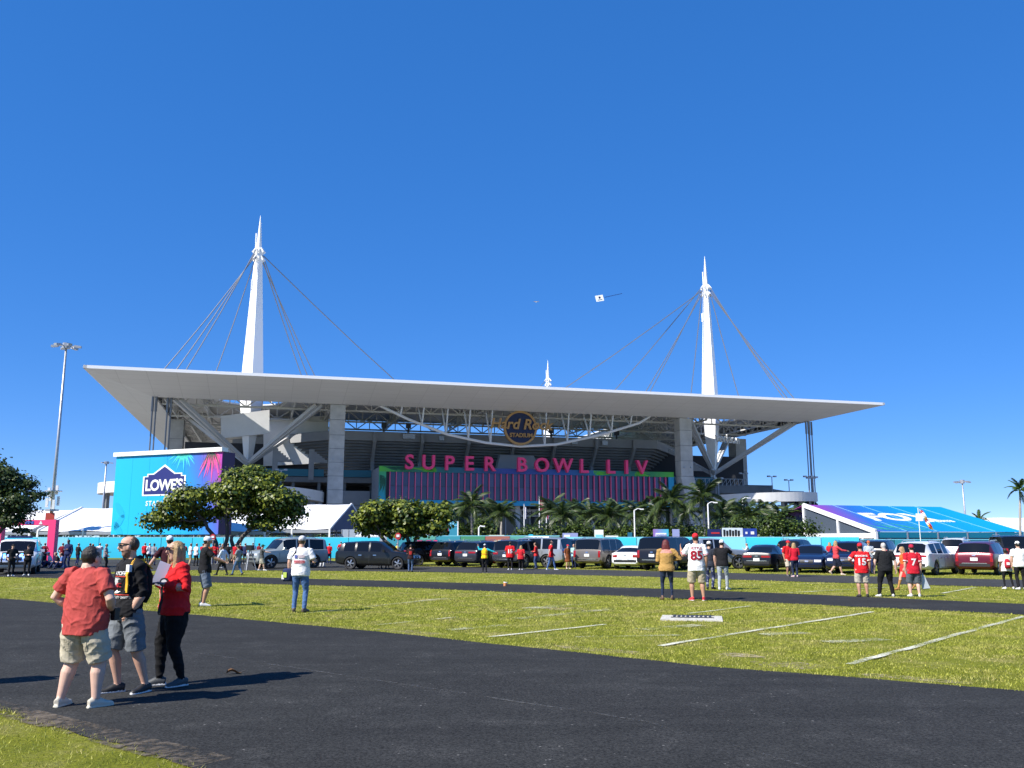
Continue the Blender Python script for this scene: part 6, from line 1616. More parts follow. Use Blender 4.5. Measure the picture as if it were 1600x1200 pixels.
    for p in nm.polygons:
        r = bvh.find_nearest(p.center); tg = B.t[r[2]] if r[2] is not None else 'skin'
        if recolor and tg in recolor and callable(recolor[tg]):
            q = recolor[tg](p.center, p.normal)
            if q: tg = q[0]; M_(tg, q[1]) if tg not in T else None
            if tg not in keys: keys.append(tg); nm.materials.append(T[tg])
        idx.append(keys.index(tg))
        if tg in soft or tg not in ('skin', 'hair', 'shoe', 'sole', 'cap', 'lip', 'glove', 'sock'):
            for v in p.vertices: vt[v] = 1
    nm.polygons.foreach_set('material_index', idx)
    nn = [v.normal.copy() for v in nm.vertices]
    for v in vt:
        c = nm.vertices[v].co
        q = noise.noise(V3((c.x * 3.2 + c.z * 2.2, c.y * 3.2 + 5, c.z * 6.5 - abs(c.x) * 5))); q2 = noise.noise(V3((c.x * 8 - c.z * 5, c.y * 8, c.z * 11 + 9 + c.x * 6)))
        w_ = (1 - 2.4 * min(abs(q), .42)) ** 2 * 1.5 + .8 * (1 - 2.4 * min(abs(q2), .42)) ** 2 - .9
        nm.vertices[v].co = c + nn[v] * (w_ * wr)
    nm.polygons.foreach_set('use_smooth', [True] * len(nm.polygons)); nm.update(); nm.name = 'body'
    k = h / 1.75; t = empty('person', loc, R(-face), label, 'person', group); t.scale = (k, k, k)
    ob = link('body', nm, t)
    t_bvh = BVHTree.FromPolygons([v.co for v in nm.vertices], [p.vertices[:] for p in nm.polygons])
    return t, t_bvh, tips, hc, HM

def print_on(t, bvh, body, size, z, m, front=False, x=0.0, off=0.008, bold=0.01, name='print'):
    me = text_mesh(body, size, 0.0, bold * size)
    bm = bmesh.new(); bm.from_mesh(me); bmesh.ops.triangulate(bm, faces=bm.faces)
    for _ in range(2): bmesh.ops.subdivide_edges(bm, edges=[e for e in bm.edges if e.calc_length() > .05], cuts=1)
    for v in bm.verts:
        px, pz = (v.co.x + x) * (-1 if front else 1), v.co.y + z
        h = bvh.ray_cast(V3((px, 2 if front else -2, pz)), V3((0, -1 if front else 1, 0)))
        v.co = V3((px, (h[0].y if h[0] else 0) + (off if front else -off), pz))
    bm.to_mesh(me); bm.free(); me.materials.clear(); me.materials.append(m); return link(name, me, t)
def block_on(t, bvh, x0, x1, z0, z1, m, front=False, off=0.006, n=6, name='print'):
    b = MB()
    for j in range(n + 1):
        for i in range(n + 1):
            px, pz = x0 + (x1 - x0) * i / n, z0 + (z1 - z0) * j / n
            h = bvh.ray_cast(V3((px, 2 if front else -2, pz)), V3((0, -1 if front else 1, 0))); b.v.append((px, (h[0].y if h[0] else 0) + (off if front else -off), pz))
    for j in range(n):
        for i in range(n): a = j * (n + 1) + i; b.f.append((a, a + 1, a + n + 2, a + n + 1)); b.m.append(0)
    return b.build(name, m, t)
def sunglasses(t, hc, HM):
    b = MB(); q = lambda x, y, z: tuple(hc + HM @ V3((x, y, z)))
    for s in (-1, 1):
        b.slab([q(s * .008, .108, .034), q(s * .062, .088, .036), q(s * .06, .088, -.002), q(s * .014, .106, -.004)], HM @ V3((0, .008, 0)))
        b.beam(q(s * .06, .09, .03), q(s * .084, -.01, .026), .006, .012)
    b.beam(q(-.014, .11, .03), q(.014, .11, .03), .008); b.build('sunglasses', mat('dark_lens', (0.006, 0.006, 0.007), 0.1), t)

# ---- the three people standing on the near road
RED, WHT, BLK, NVY, JNS, KHK, GRY = (.42, .014, .02), (.75, .75, .76), (.012, .012, .014), (.02, .03, .09), (.05, .1, .22), (.42, .36, .26), (.1, .115, .13)
DJN, LGY, MRN = (.018, .028, .06), (.3, .32, .34), (.16, .01, .02)
t1, bv1, tp1, hc1, HM1 = person('stocky man seen from behind in faded red tee and khaki shorts with hands on hips', (-4.67, 10.01, 0), 22, 1.71 + .03, ('tee', (.40, .062, .055)), ('long_shorts', (.46, .41, .31)), (.55, .5, .4), 'pale', ('short', 'dark'), None, ((.15, -.05, -.26), (-.13, .14, -.13)), ((.14, -.03, -.26), (-.13, .16, -.12)),
    ((.21, -.04), (.19, .06)), fat=1.42, wide=1.24, head=(2, -6), vox=.0085, fine=True, wr=.008, hemd=.07, headlow=.045, leg=1.05, hs=1.13, sole=(.6, .56, .45))
for x0, x1 in ((-.15, -.04), (.04, .15)):
    block_on(t1, bv1, x0, x1, .60, .72, cloth((.38, .335, .25)), False, .005, 6, 'back_pocket')
w_, fd, sd_, nr = tp1[1]
k1 = t1.scale[0]; Mw = Matrix.Translation(t1.location) @ Matrix.Rotation(t1.rotation_euler.z, 4, 'Z') @ Matrix.Scale(k1, 4)
c = Mw @ (w_ + V3((.02, .03, -.05)))
ph = empty('belt_pouch', c, t1.rotation_euler.z, 'small black pouch at the right hip of the man in faded red tee', 'pouch')
b = MB(); b.box(-.03, .03, -.035, .035, -.07, .06); o = b.build('pouch_body', M_black, ph); b = MB(); b.box(-.032, .034, -.038, .038, .02, .064); b.build('flap', M_trim, ph)

def ex_m2(B, M_, tp, tips, sw):
    M_('hood', cloth((.014, .014, .016))); B.loft('hood', [tp(-.1, .0, 1.47), tp(-.06, -.07, 1.5), tp(.06, -.07, 1.5), tp(.1, 0, 1.47)], [.03, .04, .04, .03], 10)
    M_('beard', mat('beard_stubble', (0.16, 0.085, 0.055), 0.8))
def m2_skin(c, n):
    return ('beard', MATS['beard_stubble']) if (1.5 < c.z < 1.588 and c.y > .05 and abs(c.x) < .09) else None
mat('beard_stubble', (0.2, 0.11, 0.075), 0.8)
t2, bv2, tp2, hc2, HM2 = person('man in black sweatshirt, sunglasses and grey shorts with hand in pocket', (-4.57, 10.89, 0), -140, 1.82, ('long', (.011, .011, .013)), ('long_shorts', (.15, .165, .18)), (.012, .012, .013), 'fair', ('receding', 'brown'), None, ((.02, -.06, -.28), (-.05, .1, -.21)), ((.06, -.14, -.25), (-.06, .14, -.2)),
    ((.13, -.2), (.11, .0)), fat=1.06, wide=1.03, head=(32, -3), vox=.0085, fine=True, wr=.008, sole=(.7, .7, .7), extra=ex_m2, recolor={'skin': m2_skin,
    'slv': lambda c, n: ('skin', None) if (c.z < 1.07 and c.x < -.15) else None})
sunglasses(t2, hc2, HM2)
# chest print: white arrowhead mark between two lines of lettering
M_print = cloth((.72, .72, .7))
print_on(t2, bv2, 'PLAYOFFS', .062, 1.33, M_print, True, 0, .009, .012, 'print_line'); block_on(t2, bv2, -.15, .15, 1.292, 1.302, cloth((.5, .06, .04)), True, .007, 8, 'print_rule')
b = MB(); ah = [(-.14, 1.225), (-.06, 1.282), (.0, 1.285), (.16, 1.2), (.0, 1.112), (-.06, 1.11), (-.16, 1.14), (-.1, 1.18)]
for px, pz in ah:
    h_ = bv2.ray_cast(V3((-px, 2, pz)), V3((0, -1, 0))); b.v.append((-px, (h_[0].y if h_[0] else .13) + .012, pz))
b.f.append(tuple(range(len(ah)))); b.m.append(0); b.build('arrowhead_print', M_print, t2, fix=False)
print_on(t2, bv2, 'KC', .07, 1.2, cloth((.45, .02, .03)), True, .02, .016, .02, 'mark_print')
block_on(t2, bv2, -.15, .15, 1.09, 1.1, cloth((.5, .06, .04)), True, .007, 8, 'print_rule'); print_on(t2, bv2, 'KANSAS CITY CHIEFS', .034, 1.065, M_print, True, 0, .008, .01, 'print_line')
k2 = t2.scale[0]
bp = empty('backpack', t2.location, t2.rotation_euler.z, 'black backpack with a yellow strap worn by the man in black sweatshirt', 'backpack'); bp.scale = (k2, k2, k2)
b = MB(); pts = [(0, -.15, 1.0), (0, -.18, 1.1), (0, -.18, 1.3), (0, -.15, 1.42)]
Bb = Body(); Bb.loft('b', pts, [(.1, .05), (.125, .07), (.12, .07), (.08, .04)], 16, V3((1, 0, 0))); b.add(Bb.v, Bb.f); b.build('bag', cloth((.014, .014, .016)), bp, smooth=True)
for s in (-1, 1):
    b = MB(); pl = []
    for z, y0 in ((1.0, -1), (1.12, 1), (1.22, 1), (1.32, 1), (1.4, 1)):
        if y0 < 0: continue
        h_ = bv2.ray_cast(V3((s * .13, 2, z)), V3((0, -1, 0))); pl.append(V3((s * .13, (h_[0].y if h_[0] else .1) + .012, z)))
    pl += [V3((s * .125, .03, 1.475)), V3((s * .12, -.1, 1.46)), V3((s * .1, -.2, 1.38))]
    for a_, c_ in zip(pl, pl[1:]): b.beam(a_, c_, .05, .012, up=(0, 1, 0))
    b.build('strap', mat('yellow_strap', (.75, .4, .02), .7) if s < 0 else cloth((.014, .014, .016)), bp)
    if s < 0:
        b = MB(); p_ = pl[3]; b.box(p_.x - .035, p_.x + .035, p_.y - .005, p_.y + .03, p_.z - .05, p_.z + .03); b.build('buckle', M_white, bp)
b = MB(); w_ = tp2[-1][0]; fd_ = tp2[-1][1]; b.tube([w_ - fd_ * .035, w_ - fd_ * .01], .036, 12); b.build('wristwatch', M_chrome, t2)

def ex_w(B, M_, tp, tips, sw):
    B.loft('top', [tp(0, -.01, 1.02), tp(0, -.02, .94), tp(0, -.03, .86)], [(.165, .13), (.19, .145), (.205, .155)], 18, V3((1, 0, 0)))
    for s in (-1, 1):
        B.loft('lapel', [tp(s * .03, .13, 1.12), tp(s * .075, .135, 1.28), tp(s * .085, .09, 1.42), tp(s * .07, .03, 1.48)], [.02, .03, .03, .022], 8); M_('lapel', cloth((.6, .016, .02)))
    w, fd, sd, nr = tips[-1]; B.loft('cuffb', [w - fd * .09, w - fd * .02], [.05, .046], 12); M_('cuffb', cloth((.012, .012, .014)))
    w, fd, sd, nr = tips[1]; B.loft('cuffb', [w - fd * .09, w - fd * .02], [.05, .046], 12)
t3, bv3, tp3, hc3, HM3 = person('long haired blond woman in red jacket and black leggings holding white papers', (-4.21, 11.45, 0), -122, 1.78 - .02, ('jacket', (.6, .016, .02)), ('legging', (.009, .009, .01)), (.06, .065, .07), 'fair', ('long', 'blond'), None, ((.1, -.04, -.24), (-.12, .24, .06)), ((.05, -.02, -.25), (-.09, .25, .07)),
    ((.11, -.1), (.1, .12)), fat=1.26, wide=1.24, leg=1.36, head=(-8, -4), vox=.0085, fine=True, wr=.007, sole=(.72, .72, .72), woman=True, hemd=-.06, glove=(.16, .16, .17), extra=ex_w,
    recolor={'top': lambda c, n: ('inner', cloth((.012, .012, .014))) if (c.y > .05 and abs(c.x + .02) < .06 and c.z > .8) else None})
sunglasses(t3, hc3, HM3)
Mw3 = Matrix.Translation(t3.location) @ Matrix.Rotation(t3.rotation_euler.z, 4, 'Z') @ Matrix.Scale(t3.scale[0], 4)
pp = empty('paper_sheaf', (-4.37, 11.25, 1.37), R(8), 'white sheaf of papers held up by the woman in red jacket', 'papers')
for k in range(4):
    b = MB(); y = k * .006
    b.slab([V3((-.085, y, -.12)), V3((.035, y + .03, -.17)), V3((.12, y + .05, .1)), V3((-.0, y + .02, .15))], (0, .003, 0)); b.build('sheet', mat('paper', (.66, .66, .76), .7), pp)
b = MB(); b.tube([(.075, -.035, -.11), (.075, -.005, -.11)], .055, 20); b.build('round_badge', mat('badge_black', (.02, .02, .022), .5), pp)
b = MB(); b.tube([(.075, -.04, -.11), (.075, -.03, -.11)], .034, 16); b.build('badge_mark', M_white, pp)

# ---- everybody else
n_p = 0
def P(label, loc, hh, face, **k):
    d = math.hypot(loc[0], loc[1]); k.setdefault('vox', .0125 if d < 36 else .02); k.setdefault('wr', .006)
    r = person(label, (loc[0], loc[1], 0.0), face, hh, **k); return r
tc, bvc, tpc, _, _ = P('man in white printed tee and blue jeans standing on the grass with a shoulder bag', (-5.28, 22.68), 1.86, 3, top=('tee', WHT), bottom=('jeans', (.07, .14, .3)), shoes=(.1, .08, .07), cap=(.55, .56, .58), hair=('short', 'brown'), L='down', Rr=((.1, .02, -.26), (-.06, .24, .04)), fat=1.1, wide=1.14, feet=((.13, .03), (.13, -.03)))
block_on(tc, bvc, -.12, -.05, 1.24, 1.32, cloth((.08, .1, .3)), False, .012, 3); block_on(tc, bvc, -.03, .12, 1.25, 1.315, cloth((.55, .45, .47)), False, .012, 3); block_on(tc, bvc, -.13, .12, 1.12, 1.2, cloth((.6, .3, .32)), False, .012, 4); print_on(tc, bvc, 'FREEDOM', .06, 1.16, cloth((.45, .03, .05)), False, 0, .02, .01)
def bag(t, x, y, z, w, hgt, m, label, strap_m, name='shoulder_bag', top_z=1.45, tx=.1):
    k = t.scale[0]; g = empty(name, t.location, t.rotation_euler.z, label, 'bag'); g.scale = (k, k, k)
    Bq = Body(); Bq.loft('b', [(x, y, z - hgt / 2), (x, y, z - hgt * .35), (x, y, z + hgt * .3), (x, y, z + hgt / 2)], [(w * .4, w * .25), (w * .5, w * .33), (w * .48, w * .3), (w * .35, w * .18)], 14, V3((1, 0, 0)))
    b = MB(); b.add(Bq.v, Bq.f); b.build('bag', m, g, smooth=True)
    b = MB(); b.tube([(x, y, z + hgt * .4), (x * .8 + tx * .2, y - .02, (z + top_z) / 2), (tx, -.12 if y < .05 else -.1, top_z - .06), (tx, -.02, top_z + .03)], .016, 6); b.build('strap', strap_m, g)
    return g
g_ = bag(tc, -.3, .0, .86, .26, .3, cloth((.02, .03, .08)), 'dark blue shoulder bag with bright marks on the white tee man', cloth((.02, .02, .03)), tx=-.1)
b = MB(); b.box(-.38, -.3, -.1, -.085, .8, .92); b.build('bright_patch', mat('neon_patch', (.5, .62, .1), .6), g_); b = MB(); b.box(-.42, -.36, -.09, -.075, .76, .86); b.build('white_patch', M_white, g_)
P('man in black polo, white cap and grey shorts reaching out behind the blond woman', (-8.33, 24.60), 1.85, 62, top=('tee', BLK), bottom=('long_shorts', (.12, .15, .2)), shoes=(.55, .55, .55), skin='tan', cap=(.72, .73, .75), L='side', Rr=((.1, .2, -.2), (.03, .25, -.1)), fat=1.1, wide=1.1)
P('man in dark maroon top and white cap half hidden behind the blond woman', (-9.14, 24.14), 1.87, -25, top=('tee', (.05, .012, .018)), bottom=('long_shorts', (.1, .11, .13)), shoes=(.5, .2, .15), cap=(.7, .72, .75), L=((.16, .04, -.25), (.14, .1, -.24)), glove=(.5, .5, .52), wide=1.05)
P('woman with red tipped curly hair, tan jacket and dark jeans', (4.62, 27.15), 1.78, 8, top=('jacket', (.42, .25, .08)), bottom=('legging', DJN), shoes=(.12, .07, .04), skin='brown', hair=('curly', 'redtip'), L='hold', Rr=((.2, .0, -.22), (-.2, .18, -.02)), woman=True, wide=1.22, fat=1.05, feet=((.14, 0), (.14, .02)), hemd=-.04,
  recolor={'top': lambda c, n: ('pale_collar', cloth((.55, .25, .2))) if c.z > 1.36 else None})
t85, bv85, _, _, _ = P('man in white number eighty-five jersey and red cap with a hand raised', (5.46, 26.87), 1.95, 4, top=('jersey', WHT), bottom=('long_shorts', KHK), shoes=(.55, .03, .04), skin='tan', cap=(.6, .02, .03), L=((.14, .08, -.25), (.02, .16, .2)), Rr='down', fat=1.15, wide=1.1, feet=((.13, .02), (.16, -.02)), sole=(.7, .7, .7), recolor={'cuff': (.4, .02, .04)}, lean=-.02)
M_num = cloth((.3, .01, .025)); print_on(t85, bv85, '85', .33, 1.17, M_num, False, 0, .014, .03, 'number_print'); print_on(t85, bv85, 'KITTLE', .09, 1.37, M_num, False, 0, .014, .02, 'name_print')
P('man in dark top and patterned dark trousers just right of the eighty-five jersey', (7.18, 33.00), 1.71, 30, top=('tee', (.03, .035, .05)), bottom=('jeans', (.03, .04, .1)), cap=(.7, .7, .72), Rr='hold', recolor={'bot': lambda c, n: ('camo', cloth((.25, .26, .3))) if noise.noise(c * 11) > .18 else None})
P('man in black tee, white cap and light grey jeans beside the black coupe', (7.55, 32.59), 1.76, 28, top=('tee', BLK), bottom=('jeans', (.3, .33, .36)), shoes=(.7, .7, .72), cap=(.75, .75, .75), L='down', Rr='reach', fat=1.1, wide=1.12, feet=((.1, -.12), (.12, .12)))
t15, bv15, _, _, _ = P('man in red number fifteen jersey and red cap with hand on hip', (11.02, 28.64), 1.66, 12, top=('jersey', (.6, .014, .02)), bottom=('long_shorts', (.48, .44, .35)), shoes=(.05, .04, .035), skin='tan', cap=(.6, .02, .03), L='hips', Rr='down', fat=1.15, wide=1.12, feet=((.11, -.02), (.14, .03)), recolor={'cuff': (.75, .72, .6)})
print_on(t15, bv15, '15', .3, 1.14, M_print, False, 0, .014, .035, 'number_print'); print_on(t15, bv15, 'MAHOMES', .085, 1.34, M_print, False, 0, .014, .02, 'name_print')
P('white haired man in black polo and black trousers seen from behind', (11.77, 28.64), 1.68, 2, top=('tee', (.014, .015, .017)), bottom=('jeans', (.009, .009, .01)), shoes=(.6, .6, .6), skin='pale', hair=('short', 'grey'), L=((.1, -.02, -.28), (.02, .04, -.26)), Rr=((.1, -.02, -.28), (.02, .04, -.26)), fat=1.22, wide=1.2, leg=1.12, feet=((.24, 0), (.2, 0)))
t7, bv7, tp7, _, _ = P('man in red number seven jersey and grey shorts carrying a clear bag', (12.65, 28.64), 1.62, 10, top=('jersey', (.5, .014, .03)), bottom=('long_shorts', (.1, .12, .14)), shoes=(.72, .72, .72), skin='pale', cap=(.4, .02, .05), hair=('short', 'dark'), L='down', Rr='down', fat=1.1, wide=1.08, feet=((.13, .03), (.14, -.02)), bill=-.6, recolor={'cuff': (.7, .68, .66)})
print_on(t7, bv7, '7', .3, 1.16, M_print, False, .0, .014, .035, 'number_print')
cb_ = empty('clear_bag', (t7.location.x + .34, t7.location.y + .05, 0), -.15, 'pale see-through plastic bag held by the number seven man', 'bag')
b = MB(); b.slab([(-.05, 0, .66), (.02, 0, .66), (.17, 0, .27), (-.06, 0, .25)], (0, .1, 0)); b.build('bag', mat('clear_plastic', (.62, .68, .75), .15, trans=.35), cb_); b = MB(); b.tube([(-.03, .05, .66), (-.02, .05, .74), (.01, .05, .66)], .008, 6); b.build('handle', M_white, cb_)
P('woman in orange red dress and tan boots striding left behind the number seven man', (14.07, 32.59), 1.53, -80, top=('dress', (.5, .03, .03)), bottom=('dress', (.5, .03, .03)), shoes=(.35, .17, .05), hair=('long', 'blond'), woman=True, L='down', Rr='swing', feet=((.08, .3), (.08, -.34)), lift=(0, .1), recolor={'skin': lambda c, n: ('boot', mat('tan_boot', (.42, .2, .06), .7)) if c.z < .42 else None, 'top': lambda c, n: ('orange_top', cloth((.6, .13, .03))) if c.z > 1.05 else None})
tb_, bvb, _, _, _ = P('woman in white jersey and black leggings wearing a red backpack at right edge', (17.98, 33.00), 1.46, 10, top=('jersey', WHT), bottom=('legging', BLK), shoes=(.72, .72, .72), skin='brown', hair=('short', 'dark'), woman=True, wide=1.2, fat=1.1, L='down', Rr='hold', feet=((.14, 0), (.2, 0)), recolor={'cuff': (.4, .03, .04)})
k = tb_.scale[0]; g_ = empty('backpack', tb_.location, tb_.rotation_euler.z, 'red and white backpack on the woman at the right edge', 'backpack'); g_.scale = (k, k, k)
Bq = Body(); Bq.loft('b', [(-.03, -.21, .9), (-.03, -.23, 1.0), (-.03, -.23, 1.2), (-.03, -.19, 1.3)], [(.1, .05), (.13, .07), (.12, .06), (.06, .03)], 14, V3((1, 0, 0))); b = MB(); b.add(Bq.v, Bq.f); b.build('bag', cloth((.4, .02, .035)), g_, smooth=True); b = MB(); b.box(-.09, .03, -.32, -.295, 1.05, 1.16); b.build('white_patch', M_white, g_)
P('man in white shirt and white cap cut by the right edge', (18.23, 32.59), 1.71, 15, top=('tee', WHT), bottom=('jeans', BLK), shoes=(.7, .7, .7), cap=(.75, .75, .75), Rr='hold', wide=1.1, fat=1.1)
P('woman in red long sleeved top and jeans seen from behind at the navy sedan', (13.57, 43.53), 1.63, 0, top=('long', (.5, .012, .03)), bottom=('jeans', DJN), shoes=(.7, .5, .5), hair=('bob', 'blond'), woman=True, wide=1.15, L='hold', Rr='hold', fat=1.1)
P('man in red cap and jersey behind the woman in red top', (13.49, 44.27), 1.72, 160, top=('jersey', (.55, .014, .02)), bottom=('long_shorts', (.5, .45, .35)), shoes=(.1, .1, .1), cap=(.55, .02, .03), skin='tan', wide=1.15)
P('man in bright red jersey leaning at the black coupe door', (17.40, 59.61), 1.49, 70, top=('jersey', (.6, .016, .02)), bottom=('jeans', BLK), lean=.3, L='reach', Rr='reach')
P('blond woman in coral top walking right past the navy sedan', (16.39, 45.84), 1.72, 78, top=('long', (.6, .06, .07)), bottom=('long_shorts', (.015, .02, .04)), shoes=(.7, .55, .45), hair=('long', 'blond'), woman=True, Rr='reach', L='swing', feet=((.08, -.3), (.08, .24)), lift=(.1, 0))
P('man in pale grey tee and orange cap facing the camera by dark blue car', (18.74, 47.53), 1.71, 195, top=('tee', (.4, .44, .48)), bottom=('jeans', NVY), cap=(.6, .12, .04), L='hold', Rr='hold')
tv, bvv, _, _, _ = P('steward in yellow reflective vest with arms spread on the far road', (-1.52, 50.31), 1.53, 5, top=('long', (.02, .42, .5)), bottom=('jeans', BLK), cap=(.55, .6, .62), L=((.17, .03, .0), (.06, .06, .2)), Rr=((.24, .03, -.1), (.23, .04, -.07)), fat=1.1, wide=1.05, recolor={'top': lambda c, n: ('vest_o', cloth((.75, .2, .02))) if (abs(c.z - 1.12) < .03 or abs(abs(c.x) - .1) < .025) else ('vest', cloth((.75, .66, .02)))})
P('man in black and red shirt and jeans photographing the stadium by the tree', (-5.63, 50.31), 1.50, 0, top=('tee', (.03, .012, .014)), bottom=('jeans', (.06, .1, .2)), L='phone', Rr='phone', cap=(.03, .03, .03), recolor={'top': lambda c, n: ('red_panel', cloth((.4, .03, .03))) if (c.y < 0 and abs(c.x) < .09 and 1.12 < c.z < 1.32) else None})
ta, bva, _, _, _ = P('person in red number fifteen jersey and black trousers by the open car boot', (-0.11, 53.43), 1.67, 5, top=('jersey', (.6, .014, .02)), bottom=('jeans', BLK), shoes=(.6, .6, .6), skin='brown', hair=('short', 'dark'), fat=1.1, wide=1.15); print_on(ta, bva, '15', .32, 1.14, M_print, False, 0, .02, .04, 'number_print')
P('short person in red jersey and dark trousers with blond hair', (0.53, 53.43), 1.44, 8, top=('jersey', (.55, .02, .03)), bottom=('jeans', BLK), shoes=(.75, .75, .75), hair=('bob', 'blond'), woman=True, wide=1.2, fat=1.15)
P('man in plain red tee and jeans leaning by the silver car door', (1.49, 55.74), 1.59, -70, top=('long', (.55, .03, .03)), bottom=('jeans', (.05, .08, .17)), skin='tan', hair=('short', 'dark'), L='hold', Rr='hold', lean=.06)
te, bve, _, _, _ = P('man in red jersey and blue jeans walking right past the silver car', (2.30, 53.43), 1.71, 75, top=('jersey', (.55, .014, .02)), bottom=('jeans', (.06, .12, .26)), shoes=(.75, .75, .75), hair=('short', 'dark'), feet=((.08, -.22), (.08, .24)), L='swing', Rr='back', recolor={'cuff': (.7, .68, .6)})
P('person in long brown and orange coat beside the taupe car', (3.42, 55.74), 1.47, 150, top=('dress', (.2, .06, .02)), bottom=('dress', (.3, .1, .03)), shoes=(.6, .5, .4), cap=(.5, .03, .04), hair=('short', 'brown'))
P('person in teal and white top next to the taupe car tail', (3.90, 56.97), 1.50, 200, top=('long', (.35, .6, .62)), bottom=('jeans', NVY), hair=('short', 'brown'), L='hold', Rr='hold')
P('man in white shirt and black trousers walking left on the grass', (-14.62, 45.84), 1.49, -78, top=('long', (.6, .68, .78)), bottom=('jeans', BLK), skin='brown', hair=('short', 'dark'), feet=((.08, .32), (.08, -.28)), L='swing', Rr='back', fat=1.1, wide=1.1)
P('man in grey shirt and jeans walking left behind the white shirted man', (-13.84, 45.84), 1.49, -78, top=('tee', (.22, .24, .26)), bottom=('jeans', (.08, .15, .28)), skin='tan', cap=(.05, .05, .05), feet=((.08, .3), (.08, -.24)), L='swing', Rr='back', lift=(.0, .04))
P('photographer in shorts with pale legs next to the tripod', (-14.46, 52.35), 1.49, 70, top=('tee', (.07, .075, .08)), bottom=('long_shorts', (.35, .33, .28)), shoes=(.7, .7, .7), skin='pale', cap=(.02, .1, .06), feet=((.08, -.15), (.08, .2)), Rr='reach')
tr = empty('camera_tripod', (-15.47, 53.43, 0), 0, 'camera tripod with dark camera standing on the grass under the tree', 'tripod')
for a in (0.4, 2.5, 4.6):
    b = MB(); b.tube([(.42 * math.cos(a), .42 * math.sin(a), 0), (.05 * math.cos(a), .05 * math.sin(a), 1.15)], .03, 6); b.build('leg', M_steel, tr)
b = MB(); b.box(-.16, .16, -.3, .3, 1.15, 1.45); b.build('camera', M_black, tr); b = MB(); b.tube([(0, .3, 1.3), (0, .55, 1.3)], [.09, .1], 10); b.build('lens', M_trim, tr)
COL_ = {'red': (.5, .014, .025), 'white': (.72, .73, .75), 'black': (.014, .014, .016), 'maroon': MRN, 'navy': NVY, 'grey': (.25, .27, .3), 'orange': (.6, .12, .03), 'blue': (.1, .2, .45), 'teal': (.03, .25, .28), 'tan': (.4, .3, .18), 'yellow': (.65, .5, .05)}
